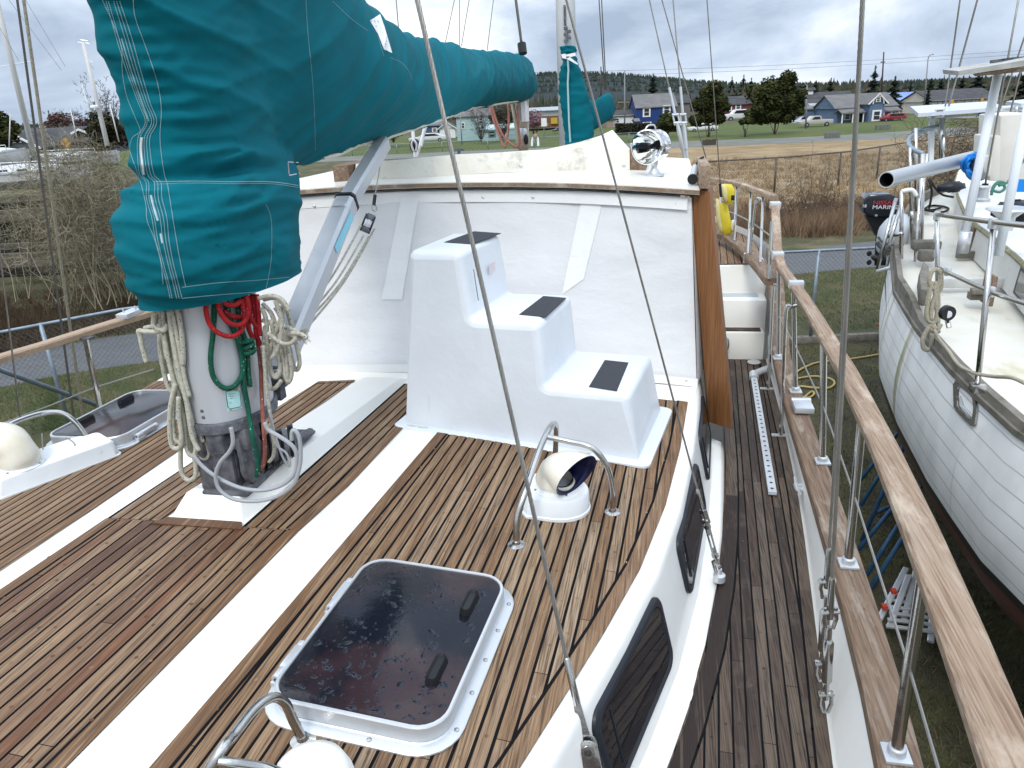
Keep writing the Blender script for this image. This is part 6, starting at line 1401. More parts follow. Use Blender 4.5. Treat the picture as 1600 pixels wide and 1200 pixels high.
# outboard motor
ob = thing('outboard_motor', 'black outboard motor with red and white lettering hanging behind the white boat', 'outboard motor', ons(1372, 400, 14)[:])
so2 = 14.0
def O(x, y, ds=0): return ons(x, y, so2 + ds)
m = M(); P = [(1349, 322), (1351, 310), (1359, 304), (1392, 303), (1404, 308), (1407, 325), (1404, 340), (1356, 338), (1350, 332)]
mi = [O(x_, y_, -.18) for x_, y_ in P]; ce = sum(mi, Vector()) / len(mi)
m.loft([[ce.lerp(p, .9) + Vector((0, -.02, 0)) for p in mi], mi, [p + Vector((0, .36, 0)) for p in mi], [ce.lerp(p, .88) + Vector((0, .40, 0)) for p in mi]]); m.build('engine_cowl', mat('gloss_black', (.012, .015, .022), .25, coat=.4), ob, bev=.02)
m = M(); P = [(1354, 338), (1402, 340), (1398, 352), (1390, 372), (1372, 372), (1362, 354)]; mi = [O(x_, y_, -.1) for x_, y_ in P]; m.loft([mi, [p + Vector((0, .26, 0)) for p in mi]]); m.build('midsection', black, ob, bev=.015)
m = M(); m.loft([[O(x_, y_, d_) for x_, y_, d_ in ((1368, 370, -.06), (1388, 370, -.06), (1388, 370, .1), (1368, 370, .1))], [O(x_, y_, d_) for x_, y_, d_ in ((1366, 415, -.04), (1384, 415, -.04), (1384, 415, .06), (1366, 415, .06))]]); m.build('leg', black, ob, bev=.01)
m = M(); m.ball(O(1372, 402), .12, 6, (1, 1.6, .6)); m.build('gearcase', black, ob, smooth='all')
for a in (0, 2.1, 4.2): m = M(); m.ball(O(1362 + 8 * math.cos(a), 403 + 8 * math.sin(a)), .055, 5, (.8, .25, .9)); m.build('propeller_blade', black, ob, smooth='all')
redm = mat('red_lettering', (.50, .02, .05), .5); whm = mat('white_lettering', (.62, .62, .62), .5)
def textpx(txt, x, y, size_px, s_, m_, par, nm, tilt=0, sq=1.0):
    p = ons(x, y, s_); k = size_px * s_ / 1150 * 1.02; right = (ons(x + 10, y, s_) - p).normalized(); up = Vector((0, -.05, 1)).normalized(); n_ = right.cross(up)
    M4 = Matrix((right * k * sq, up * k, n_)).transposed().to_4x4(); M4.translation = p; return text_mesh(txt, 1.0, M4, nm, m_, par, ext=.002)
textpx('NISSAN', 1383, 317, 7.5, so2 - .24, redm, ob, 'lettering', sq=1.25); textpx('MARINE', 1383, 324, 7.5, so2 - .24, whm, ob, 'lettering', sq=1.25)
textpx('18', 1350.5, 322, 6, so2 - .25, whm, ob, 'lettering'); textpx('=', 1369, 337, 7, so2 - .24, whm, ob, 'lettering')
# dinghy hung below
dg_ = thing('dinghy', 'light grey inflatable dinghy slung against the stern of the white boat', 'dinghy', ons(1392, 395, 13)[:])
m = M(); rings = []
for (x_, yt, yb, hwd) in ((1372, 366, 392, .12), (1376, 352, 396, .24), (1384, 342, 398, .30), (1394, 336, 398, .32), (1404, 334, 398, .32), (1412, 334, 396, .3)):
    a_, b_ = ons(x_, yt, 13), ons(x_, yb, 13); c_ = (a_ + b_) / 2; h_ = (a_.z - b_.z) / 2; rings.append([c_ + Vector((0, hwd * math.cos(k * .4488), h_ * math.sin(k * .4488))) for k in range(14)])
m.loft(rings); m.build('tube', mat('inflatable_grey', (.42, .46, .50), .5, bump=(3, .01)), dg_, smooth='all')
m = M(); m.tube([ons(x_, y_, 12.66) for x_, y_ in ((1370, 378), (1376, 386), (1390, 391), (1412, 391))], .035, 6); m.tube([ons(x_, y_, 12.66) for x_, y_ in ((1372, 370), (1378, 378), (1390, 383), (1412, 383))], .02, 6); m.build('rub_strake', castalu, dg_, smooth=True)
# spare mast tube lying across
sp = thing('spare_pole', 'long grey aluminium tube with a dark open end, lying across the stern rail', 'pole', ons(1384, 281, 9.5)[:])
a, b = ons(1385, 281, 9.5), ons(1560, 236, 12.6); m = M(); m.tube([a, b], .092, 22, cap=False); m.build('tube', mat('tube_grey', (.42, .45, .48), .4, .5), sp, smooth='all')
m = M(); d = (b - a).normalized(); m.tube([a + d * .004, b], .080, 22, cap=False); m.tube([a + d * .25, a + d * .27], .079, 22); m.build('bore', black, sp, smooth='all')
m = M(); m.tube([a, a + d * .01], .093, 22, cap=False); m.lathe([(.093, 0), (.080, 0)], a, ax=d, n=22, cap=False); m.build('end_rim', silver, sp)
# blue hose coil
bh = thing('hose_coil', 'bright blue hose coiled on the tube beside the white box', 'hose', ons(1525, 270, 11)[:])
blu = mat('blue_hose', (.01, .20, .62), .4, bump=(30, .004)); random.seed(3)
for k in range(9):
    cx_, cy_ = 1524 + ru(-5, 7), 259 + ru(-3, 5); rx, ry = ru(12, 20), ru(11, 19); m = M(); m.tube([ons(cx_ + rx * math.cos(a), cy_ + ry * math.sin(a) , 11 + .12 * math.cos(a * 2 + k)) for a in [i * .35 for i in range(18)]], .020, 7, closed=True); m.build('hose_turn', blu, bh, smooth='all')
bh2 = thing('blue_tarp', 'crumpled bright blue cloth lying at the right edge', 'cloth', ons(1592, 300, 9)[:]); m = M(); m.grid([[ons(1581 + j * 4, 300 - i * 5 + 3 * noise.noise(Vector((j, i, 0))), 9 + .1 * noise.noise(Vector((i, j, 5)))) for j in range(8)] for i in range(5)]); m.build('cloth', blu, bh2, smooth='all')
# white box, painted arch posts and boards
wb = thing('white_box', 'white stepped fibreglass box on the cabin top at the right edge', 'box', ons(1575, 280, 10.6)[:])
for P, dd in (([(1563, 180), (1610, 176), (1612, 283), (1560, 283)], .7), ([(1550, 213), (1566, 211), (1566, 283), (1546, 283)], .6), ([(1539, 244), (1552, 242), (1552, 283), (1537, 268)], .5)):
    m = M(); f_ = [ons(x_, y_, 10.6 + .03 * (.7 - dd)) for x_, y_ in P]; m.loft([f_, [p + Vector((0, dd, 0)) for p in f_]]); m.build('box_tier', mat('off_white_box', (.62, .60, .56), .5, var=(.56, .54, .48), vscale=3) if dd == .7 else bpy.data.materials['off_white_box'], wb, bev=.02)
arch = thing('arch', 'white painted tubular arch carrying a weathered board at the right edge', 'arch', ons(1505, 380, 9.3)[:])
pwt = mat('white_painted_tube', (.66, .70, .74), .4)
pole([ons(1502, 392, 9.4), ons(1561, 108, 9.6)], .047, pwt, 'post', arch); pole([ons(1503, 395, 9.4), ons(1510, 362, 9.4)], .066, silver, 'post_socket', arch)
pole([ons(1560, 400, 6.9), ons(1612, 140, 7.0)], .036, pwt, 'post', arch)
m = M(); q = [ons(1497, 111, 9.3), ons(1640, 88, 9.0), ons(1640, 98, 9.0), ons(1498, 118, 9.3)]; m.loft([q, [p + Vector((0, .5, 0.03)) for p in q]]); m.build('board', mat('grey_board', (.42, .42, .40), .7, var=(.3, .3, .28), vscale=6), arch)
m = M(); q = [ons(1536, 114, 9.35), ons(1640, 98, 9.0), ons(1640, 108, 9.0), ons(1540, 118, 9.35)]; m.loft([q, [p + Vector((0, .3, 0)) for p in q]]); m.build('brown_board', railwood, arch)
m = M(); q = [ons(1546, 99, 9.4), ons(1585, 94, 9.4), ons(1640, 90, 9.4), ons(1600, 96, 9.4)]; m.prism(q, (0, 0, .03)); m.build('top_plate', castalu, arch)
# solar panels
pvm = mat('solar_cells', (.46, .50, .56), .3, var=(.52, .56, .62), vscale=20); 
spn = thing('solar_panel', 'pair of tilted solar panels on a frame above the stern of the white boat', 'solar panel', ons(1500, 185, 15)[:])
m = M(); q = [ons(1422, 166, 15.4), ons(1435, 177, 14.2), ons(1568, 167, 14.2), ons(1550, 158, 15.4)]; m.prism(q, (0, 0, -.06)); m.build('panel', pvm, spn)
m = M(); q = [ons(1572, 158, 15.4), ons(1596, 162, 14.2), ons(1680, 156, 14.2), ons(1650, 150, 15.4)]; m.prism(q, (0, 0, -.06)); m.build('panel', pvm, spn)
for (xa, ya), (xb, yb), s_, r_ in (((1465, 176), (1640, 166), 14.6, .05), ((1463, 184), (1560, 180), 14.6, .02), ((1550, 178), (1640, 176), 15, .035), ((1440, 178), (1455, 184), 14.4, .02), ((1590, 166), (1588, 180), 14.4, .03)): pole([ons(xa, ya, s_), ons(xb, yb, s_)], r_, silver, 'frame_tube', spn)
for x_ in (1468, 1534): m = M(); m.box(ons(x_, 177, 14.3), (.14, .08, .13)); o = m.build('junction_box', silver, spn); mm = M(); mm.box(ons(x_, 177, 14.25), (.09, .02, .09)); mm.build('box_opening', black, o)
m = M(); m.tube([ons(1456, 180, 14.8), ons(1454, 275, 14.6)], .05, 4); m.build('frame_leg', whitep, spn)
# ropes and gear
tr = thing('rope', 'tan rope knotted on a stanchion of the white boat and trailing along its rail', 'rope', ons(1458, 500, 7.8)[:])
for P in ([(1464, 420), (1456, 425), (1452, 440), (1458, 450), (1468, 444), (1470, 428), (1464, 420)], [(1456, 440), (1450, 470), (1448, 495), (1456, 504), (1464, 495), (1462, 470), (1460, 445)], [(1462, 440), (1466, 470), (1462, 500), (1452, 510), (1462, 518), (1468, 506)], [(1452, 510), (1442, 530), (1444, 545), (1454, 544), (1456, 520)], [(1470, 430), (1470, 450), (1458, 470), (1454, 500)], [(1455, 510), (1466, 512), (1470, 506)]):
    rope([(x_, y_) for x_, y_ in P], 7.75, .022, ropet, parent=tr)
rope([(1460, 515, 7.7), (1468, 530, 7.4), (1482, 548, 6.9), (1498, 570, 6.5), (1520, 582, 6.1), (1550, 588, 5.9), (1580, 590, 5.6), (1604, 600, 5.4)], 6.6, .015, ropet, parent=tr)
tbk = thing('turning_block', 'black and white deck block standing on the toe rail of the white boat', 'block', ons(1480, 500, 7.4)[:]); m = M(); m.lathe([(.01, -.03), (.07, -.028), (.07, .028), (.01, .03)], ons(1480, 489, 7.3), ax=(.3, -1, 0), n=18); m.build('cheek', black, tbk, smooth=True); m = M(); m.lathe([(.01, -.036), (.035, -.034), (.035, 0)], ons(1481, 490, 7.3), ax=(.3, 1, 0), n=14); m.build('hub', whitep, tbk, smooth=True); m = M(); m.tube([ons(1480, 498, 7.35), ons(1483, 512, 7.3)], .025, 8); m.build('swivel', stain, tbk)
bkk = thing('rope', 'black rope lying in flat loops on the side deck of the white boat', 'rope', onz(1456, 325, -2.2)[:])
for P in ([(1440, 330), (1452, 322), (1470, 322), (1482, 326), (1474, 331), (1456, 330), (1444, 328)], [(1442, 326), (1456, 328), (1470, 324), (1462, 321), (1450, 322)], [(1452, 325), (1456, 300), (1452, 280), (1460, 292), (1472, 304), (1490, 308)]):
    mm = M(); mm.tube(catmull([onz(x_, y_, -2.17) if y_ > 318 else ons(x_, y_, 14.0) for x_, y_ in P], 5), .02, 6); mm.build('rope_turn', ropebk, bkk, smooth='all')
for k, (x_, y_, s_, rad, mt, lab) in enumerate(((1487, 292, 13.5, .19, rubber, 'heap of black bags and hoses on the side deck of the white boat'), (1592, 330, 9.2, .26, rubber, 'black sack beside the metal vent on the white boat'))):
    tt2 = thing('bag', lab, 'bag', ons(x_, y_ + 8, s_)[:]); m = M(); n_ = 10; rings = []
    for i in range(n_ + 1):
        a = math.pi * i / n_; rings.append([ons(x_, y_, s_) + Vector((math.sin(a) * math.cos(k2 * .5236) * rad * 1.1, math.sin(a) * math.sin(k2 * .5236) * rad * .7, -math.cos(a) * rad * .45)) * (1 + .35 * noise.noise(Vector((i * .8, k2 * .7, k)))) for k2 in range(12)])
        rings[-1] = [ons(x_, y_, s_) + (p - ons(x_, y_, s_) * (1 + 0)) if 0 else p for p in rings[-1]]
    c_ = ons(x_, y_, s_); rings = [[c_ + Vector((math.sin(math.pi * i / n_) * math.cos(j * .5236) * rad * 1.1, math.sin(math.pi * i / n_) * math.sin(j * .5236) * rad * .7, -math.cos(math.pi * i / n_) * rad * .45)) * (1 + .4 * noise.noise(Vector((i * .8, j * .9, k + 2)))) for j in range(12)] for i in range(n_ + 1)]
    m.loft(rings, cap=False); m.build('sack', mt, tt2, smooth='all')
cv = thing('deck_vent', 'dull metal cowl vent beside the black sack on the white boat', 'deck vent', ons(1572, 345, 8.6)[:]); m = M(); m.lathe([(.08, -.16), (.085, -.03), (.14, .02), (.20, .05), (.19, .07), (.1, .05)], ons(1573, 335, 8.6), n=20); m.build('cowl', castalu and silver, cv, smooth=True)
for lab, P_, s_ in (('winch on the cabin top of the white boat under the thin shroud', (1535, 305), 10.5),):
    w_ = thing('winch', lab, 'winch', ons(*P_, s_)[:]); m = M(); m.lathe([(.09, -.03), (.09, .0), (.06, .02), (.055, .12), (.075, .15), (.05, .17)], ons(P_[0], P_[1] + 6, s_), n=16); m.build('drum', silver, w_, smooth=True)
for lab, a, b, sa, sb_, r in (('thin shroud of the white boat with a long swage, in front of the white box', (1537, 302), (1570, 118), 10.5, 10.6, .012), ('left wire of the pair rising above the solar panels', (1474, 188), (1500, 0), 15, 15.2, .014), ('right wire of the pair rising above the solar panels', (1476, 190), (1527, 0), 15, 15.2, .016), ('wire with blue lashing at the right edge', (1540, 236), (1600, 60), 11.5, 11.5, .011), ('second wire beside the blue lashing at the right edge', (1576, 186), (1598, 100), 11.6, 11.6, .012)):
    wire_thing(lab, ons(*a, sa), ons(*b, sb_), r, 'boot' if 'swage' in lab else None, ext=2.5)
gl = thing('green_line', 'tangled green line on the cabin top of the white boat', 'rope', ons(1556, 296, 9.6)[:])
for P in ([(1549, 300), (1556, 288), (1566, 287), (1570, 294), (1562, 300), (1552, 298)], [(1549, 305), (1552, 292), (1560, 284), (1572, 286)], [(1560, 290), (1575, 284), (1590, 262), (1602, 248)]): rope(P, 9.6, .016, mat('green_line%d' % P[0][1], (.08, .22, .17), .8), parent=gl)
# jack stands and the ladder below
jm = mat('blue_jackstand', (.03, .10, .20), .5, var=(.02, .07, .14), vscale=10)
for lab, P in (('blue jack stand legs under the hull of the white boat, the farther stand', [((1424, 650), (1330, 768)), ((1415, 690), (1346, 845)), ((1424, 645), (1404, 720)), ((1400, 700), (1345, 790))]), ('blue jack stand legs under the hull of the white boat, the nearer stand', [((1410, 775), (1340, 860)), ((1405, 818), (1354, 898)), ((1418, 828), (1360, 920)), ((1395, 790), (1372, 800)), ((1370, 938), (1400, 940)), ((1406, 780), (1440, 760))])):
    g_ = thing('jack_stand', lab, 'jack stand', gp(1350, 860)[:], 0, 'jack stands')
    for a_, b_ in P:
        pb = gp(*b_, -5.9); sa = pb.y + .25; pole([ons(*a_, sa), pb], .028, jm, 'leg', g_)
ldr = thing('folding_ladder', 'aluminium folding ladder with red plastic joints lying on the ground between the boats', 'ladder', gp(1430, 960)[:])
LQ = [(1382, 960), (1415, 880), (1455, 985), (1466, 915)]
for a_, b_ in (((1374, 968), (1416, 888)), ((1390, 980), (1420, 900)), ((1454, 1003), (1462, 895)), ((1412, 970), (1432, 890))):
    m = M(); rect_tube(m, gp(*a_, -5.85), gp(*b_, -5.7), .07, .03); m.build('side_rail', silver, ldr)
for k in range(9):
    y_ = 898 + k * 10; m = M(); rect_tube(m, gp(1405 - k * 2.6, y_, -5.8 + .0), gp(1463 - k * .8, y_ + 8, -5.8), .05, .03); m.build('rung', silver, ldr)
for x_, y_ in ((1396, 924), (1382, 948)): m = M(); m.box(gp(x_, y_, -5.75), (.06, .07, .05)); m.build('joint', mat('red_plastic%d' % x_, (.5, .06, .03), .5), ldr)
# yellow hose, red standpipe, scrap
yh = thing('garden_hose', 'pale yellow hose lying in loops on the yard behind the near rail', 'hose', gp(1290, 600)[:]); yhm = mat('yellow_hose', (.36, .28, .11), .6)
for P in ([(1400, 548), (1360, 556), (1320, 562), (1280, 566), (1262, 572), (1250, 578), (1240, 585)], [(1244, 592), (1270, 588), (1295, 591), (1304, 598), (1296, 606), (1272, 606), (1250, 604), (1240, 610)], [(1238, 640), (1256, 622), (1268, 612), (1272, 616), (1262, 622), (1246, 618)]):
    mm = M(); mm.tube(catmull([gp(x_, y_, -5.96) for x_, y_ in P], 6), .026, 6); mm.build('hose_run', yhm, yh, smooth='all')
rs_ = thing('standpipe', 'small red standpipe on a post by the fence foot', 'standpipe', gp(1380, 532)[:]); p0 = gp(1380, 535); m = M(); t_ = ons(1381, 500, p0.y); m.tube([p0, t_ + Vector((0, 0, -.3))], .035, 8); m.build('pipe', castalu, rs_)
rdm = mat('red_paint', (.32, .03, .02), .5); m = M(); m.lathe([(.05, -.35), (.06, -.1), (.09, -.08), (.05, -.05), (.05, .05), (.09, .06), (.07, .10), (.02, .12)], t_, n=12); m.tube([t_ + Vector((-.14, 0, -.12)), t_ + Vector((.14, 0, -.12))], .035, 8); m.build('valve', rdm, rs_, smooth=True)
# ================================================================ FENCES
mesh_m = mat('chain_link_wire', (.10, .115, .12), .6, .2)
def fence(pts, h, label, pitch=.075, r=.003, rail=.03, post_every=3.0, brace=None, name='chain_link_fence', rm=None, base=0.0):
    t = thing(name, label, 'fence', (pts[0][0], pts[0][1], 0), 0, 'chain link fences'); rm = rm or steelblue
    P = [Vector((p[0], p[1], base)) for p in pts]; m = M(); top = [p + Vector((0, 0, h)) for p in P]
    m.tube(top, rail, 8); m.build('top_rail', rm, t, smooth='all')
    D = [0]
    for a, b in zip(P, P[1:]): D.append(D[-1] + (b - a).length)
    def at(d, z):
        d = max(0, min(d, D[-1])); i = max(1, min(int(np.searchsorted(D, d)), len(D) - 1)); q = P[i - 1].lerp(P[i], (d - D[i - 1]) / (D[i] - D[i - 1])); return Vector((q.x, q.y, base + z))
    k = 0; d = 0
    while d <= D[-1] + .01: mm = M(); mm.tube([at(d, 0), at(d, h + .03)], rail * 1.25, 8); mm.build('post', rm, t, smooth='all'); d += post_every
    m = M(); d = -h
    while d < D[-1]:
        for s_ in (1, -1):
            a0, a1 = (d, d + h) if s_ > 0 else (d + h, d); z0, z1 = .04, h - .02
            if a0 < 0: z0 += (0 - a0) / h * (h) if s_ > 0 else 0; a0 = 0 if s_ > 0 else a0
            if s_ > 0 and a1 > D[-1]: z1 -= (a1 - D[-1]); a1 = D[-1]
            if s_ < 0 and a1 < 0: z1 += a1; a1 = 0
            if s_ < 0 and a0 > D[-1]: z0 += (a0 - D[-1]); a0 = D[-1]
            if z1 > z0 + .05: m.tube([at(a0, z0), at(a1, z1)], r, 3, cap=False)
        d += pitch
    m.build('wire_mesh', mesh_m, t)
    for br in brace or []: mm = M(); mm.tube([Vector(br[0]), Vector(br[1])], rail * 1.1, 8); mm.build('brace', rm, t, smooth='all')
    return t
fL0 = gp(-60, 640); 
fence([(-14.6, 8.4), (-13.14, 11.0), (-11.3, 13.3), (-8.6, 15.0), (-4, 17.2), (0.5, 18.3), (4.9, 19.15), (9, 20.6)], 2.35, 'near chain link fence with blue grey rails, running behind the boat before the road', pitch=.11, r=.003, rail=.034, post_every=4.42)
fn = thing('diagonal_brace', 'blue grey pipe slanting down across the left fence', 'pipe', gp(184, 650)[:]); m = M(); a = gp(190, 650, -4.9); 
m.tube([ont(-40, 556, -9.2), ont(0, 578, -9.2) , ont(185, 645, -9.2)], .04, 8); m.build('pipe', steelblue, fn, smooth='all')
tb = M(); tb.box((2.8, 18.75, .09), (5.4, .16, .18), rot=Matrix.Rotation(.2, 3, 'Z')); o = tb.build('timber_curb', greyw if 'greyw' in globals() else mat('old_timber', (.12, .085, .06), .9, var=(.18, .14, .10), vscale=6), bev=.01); tag(o, 'long old timber lying along the foot of the right fence', 'timber')
fence([(2, 49), (7.5, 50.6), (11.7, 53.3), (17, 60), (26, 68), (40, 78)], 2.15, 'far chain link fence crossing the dry field on the right', pitch=.2, r=.006, rail=.05, post_every=5, rm=mat('rusty_rail', (.13, .12, .115), .7, .2, var=(.09, .07, .06), vscale=5))
fence([(-75, 108), (-30, 113), (-2, 116)], 1.4, 'low wire fence along the lawn seen under the boom', pitch=.6, r=.012, rail=.04, post_every=7)
# ================================================================ HOUSES (each built facing the viewer, local x right, y away)
def HB_(root, m, name, mt, bev=0): m.build(name, mt, root, local=True, bev=bev); 
wtrim = mat('white_trim', (.66, .66, .65), .6); dkwin = mat('window_dark', (.03, .035, .045), .15); 
def wall_m(n, c): return mat(n, c, .8, var=tuple(v * .82 for v in c), vscale=.5, stretch=(1, 1, 8))
roofg = mat('grey_shingle', (.115, .112, .115), .9, var=(.155, .15, .15), vscale=.6, stretch=(1, 1, 4)); roofd = mat('dark_shingle', (.045, .045, .05), .9, var=(.065, .065, .07), vscale=.6)
class House:
    def __init__(s, label, xm, yb, D=None, name='house', cat='house', group='houses beyond the field'):
        s.D = D or Dg(xm, yb); s.o = pd(xm, yb, s.D); s.xm, s.yb = xm, yb
        s.t = thing(name, label, cat, s.o[:], psi, group); s.k = s.D / (FF / math.cos(th)) * 1.0
        s.px = (pd(xm + 50, yb, s.D) - pd(xm - 50, yb, s.D)).length / 100
    def X(s, x): return (x - s.xm) * s.px
    def Z(s, y, x=None): x = s.xm if x is None else x; return (pd(x, y, s.D) - s.o).z + (pd(s.xm, s.yb, s.D) - pd(x, s.yb, s.D)).z * 0 if x is None else (pd(s.xm, y, s.D) - s.o).z
    def block(s, x0, x1, yb, ye, depth, mt, y0=0, name='wall'):
        m = M(); a, b = s.X(x0), s.X(x1); z0, z1 = s.Z(yb), s.Z(ye); m.box(((a + b) / 2, y0 + depth / 2, (z0 + z1) / 2), (b - a, depth, z1 - z0)); HB_(s.t, m, name, mt)
    def gable(s, x0, x1, ye, yr, depth, mt, y0=0, over=.3, along='x', name='roof', gm=None):
        a, b = s.X(x0) - over, s.X(x1) + over; z0, z1 = s.Z(ye), s.Z(yr); m = M(); f, g = y0 - over, y0 + depth + over
        if along == 'x':
            mid = (f + g) / 2; R = lambda x_: [(x_, f, z0), (x_, mid, z1), (x_, g, z0), (x_, g, z0 - .15), (x_, mid, z1 - .15), (x_, f, z0 - .15)]
            m.loft([[Vector(p) for p in R(a)], [Vector(p) for p in R(b)]])
            mm = M(); 
            for x_ in (a + over, b - over):
                mm = M(); mm.prism([(x_ - .02, f + over, z0 - .15), (x_ - .02, mid, z1 - .15), (x_ - .02, g - over, z0 - .15)], (.04, 0, 0))
                if gm: HB_(s.t, mm, 'gable_wall', gm)
        else:
            mid = (a + b) / 2; R = lambda y_: [(a, y_, z0), (mid, y_, z1), (b, y_, z0), (b, y_, z0 - .2), (mid, y_, z1 - .2), (a, y_, z0 - .2)]
            m.loft([[Vector(p) for p in R(f)], [Vector(p) for p in R(g)]])
            mm = M(); mm.prism([(a + over, y0, z0 - .2), (b - over, y0, z0 - .2), (mid, y0, z1 - .2)], (0, .05, 0)); 
            if gm: HB_(s.t, mm, 'gable_wall', gm)
            tr_ = M(); tr_.tube([(a, f - .03, z0 - .12), (mid, f - .03, z1 - .12), (b, f - .03, z0 - .12)], .13, 4); HB_(s.t, tr_, 'bargeboard', wtrim)
        HB_(s.t, m, name, mt)
    def win(s, x0, x1, y0, y1, yo=0, fr=None, pane=None):
        a, b, z0, z1 = s.X(x0), s.X(x1), s.Z(y1), s.Z(y0); m = M(); m.box(((a + b) / 2, yo - .04, (z0 + z1) / 2), (b - a, .1, z1 - z0)); f = m.build('window', fr or wtrim, s.t, local=True)
        m = M(); w_ = (b - a) * .30; h_ = (z1 - z0) * .36; m.box(((a + b) / 2, yo - .10, (z0 + z1) / 2), (w_ * 2, .04, h_ * 2)); m.build('pane', pane or dkwin, f, local=True)
        m = M(); m.box(((a + b) / 2, yo - .125, (z0 + z1) / 2), (w_ * 2, .02, .07)); m.build('glazing_bar', wtrim, f, local=True)
    def door(s, x0, x1, y0, y1, mt, yo=0): m = M(); a, b, z0, z1 = s.X(x0), s.X(x1), s.Z(y1), s.Z(y0); m.box(((a + b) / 2, yo - .05, (z0 + z1) / 2), (b - a, .1, z1 - z0)); HB_(s.t, m, 'door', mt)
    def posts(s, xs, yt, yb_, yo, r=.09):
        for x_ in xs: m = M(); m.box((s.X(x_), yo, (s.Z(yt) + s.Z(yb_)) / 2), (r * 2, r * 2, s.Z(yt) - s.Z(yb_))); HB_(s.t, m, 'porch_post', wtrim)
bluew = wall_m('deep_blue_siding', (.018, .045, .16)); 
h = House('deep blue two-storey house with a mossy grey roof and white windows', 1024, 196)
h.block(994, 1056, 197, 166, 9, bluew); h.gable(994, 1056, 167, 146, 9, roofg, gm=bluew); h.block(1056, 1086, 197, 162, 8, wall_m('brown_grey_siding', (.16, .15, .14)), y0=5); h.gable(1056, 1086, 163, 150, 8, roofd, y0=5)
h.win(1004, 1016, 167, 182); h.win(1035, 1047, 165, 179); h.win(1004, 1018, 190, 195); h.block(989, 996, 197, 188, 3, bluew, y0=-3, name='porch'); h.gable(988, 996, 187, 183, 3, roofg, y0=-3, over=.1)
vblue = wall_m('slate_blue_siding', (.11, .16, .25))
h = House('blue Victorian house with white porches and an arched white front gable', 1350, 190)
h.block(1306, 1396, 191, 166, 10, vblue); h.gable(1304, 1398, 167, 146, 10, roofg, gm=vblue); h.block(1344, 1366, 191, 160, 4, vblue, y0=-3.2, name='front_bay'); h.gable(1343, 1367, 162, 146, 6, roofg, y0=-3.2, along='y', gm=vblue, over=.35)
h.win(1348, 1362, 172, 189, yo=-3.3, pane=dkwin); h.win(1351, 1358, 153, 160, yo=-3.35)
m = M(); cx_ = h.X(1355); m.tube([(cx_ + 1.1 * math.cos(a) * .9, -3.5, h.Z(163) + 1.35 * math.sin(a)) for a in [math.pi * k / 10 for k in range(11)]], .10, 4); HB_(h.t, m, 'arch_trim', wtrim)
for x0, x1 in ((1306, 1340), (1369, 1394)):
    h.gable(x0, x1, 174, 169, 3, roofg, y0=-2.4, over=.2, name='porch_roof'); h.posts([x0 + 1, (x0 + x1) / 2, x1 - 1], 174, 190, -2.3); m = M(); m.box(((h.X(x0) + h.X(x1)) / 2, -2.35, h.Z(174) - .12), (h.X(x1) - h.X(x0), .15, .22)); HB_(h.t, m, 'porch_beam', wtrim); h.win(x0 + 12, x0 + 22, 176, 186)
h.door(1342, 1346, 174, 190, dkwin, yo=-.5)
dk = wall_m('dark_grey_siding', (.30, .31, .32))
h = House('long low building with a dark roof and a small white cupola, behind the pickup', 1300, 184, D=Dg(1300, 185) * 1.25)
h.block(1250, 1340, 186, 163, 14, wall_m('off_white_siding', (.5, .5, .47))); h.gable(1250, 1340, 164, 143, 14, roofd, gm=wtrim); h.block(1273, 1281, 146, 138, 1.5, wtrim, y0=6, name='cupola'); h.gable(1271, 1283, 139, 135, 1.5, roofd, y0=6, over=.3, name='cupola_roof')
h = House('pale blue and grey carport extension between the broad tree and the porch house', 1285, 190)
h.block(1255, 1275, 191, 168, 6, vblue); h.gable(1254, 1276, 169, 163, 6, roofg, gm=vblue); h.block(1275, 1306, 190, 170, 6, wall_m('pale_blue_grey', (.27, .30, .34)), y0=1); h.gable(1273, 1306, 171, 161, 7, mat('pale_roof', (.30, .31, .32), .8), y0=0); h.posts([1290, 1297, 1303], 178, 190, -.6); h.win(1280, 1288, 178, 188, yo=1)
h = House('building with bright blue solar roof beyond the field, left of the long cream one', 1440, 172, D=190)
h.block(1408, 1475, 176, 157, 12, wall_m('white_siding', (.5, .5, .48))); h.gable(1408, 1474, 158, 143, 14, mat('solar_roof', (.10, .18, .42), .35, var=(.14, .22, .46), vscale=2), gm=wall_m('dull_red', (.2, .05, .05)))
creamw = wall_m('cream_siding', (.50, .47, .41))
h = House('long two-storey cream apartment building with a dark grey roof and a row of windows', 1500, 170, D=165)
h.block(1456, 1552, 178, 155, 12, creamw); h.gable(1454, 1556, 156, 139, 13, roofd, gm=creamw)
for x_ in (1461, 1469, 1490, 1503, 1513, 1525): h.win(x_, x_ + 5, 153 + 3, 161, pane=dkwin, fr=creamw)
for x_ in (1485, 1531): m = M(); m.box((h.X(x_), -.3, h.Z(158)), (.5, .1, .7)); HB_(h.t, m, 'yellow_sign', mat('yellow_paint%d' % x_, (.55, .30, .03), .6))
h = House('dark red house between the two big trees', 1152, 184, D=210)
redw = wall_m('dark_red_siding', (.13, .03, .035)); h.block(1124, 1172, 186, 162, 10, redw); h.gable(1124, 1172, 163, 150, 10, roofd, gm=redw); h.win(1134, 1143, 164, 173); h.win(1148, 1157, 163, 171)
h = House('pale turquoise house with a low lean-to seen under the boom', 745, 218, D=150)
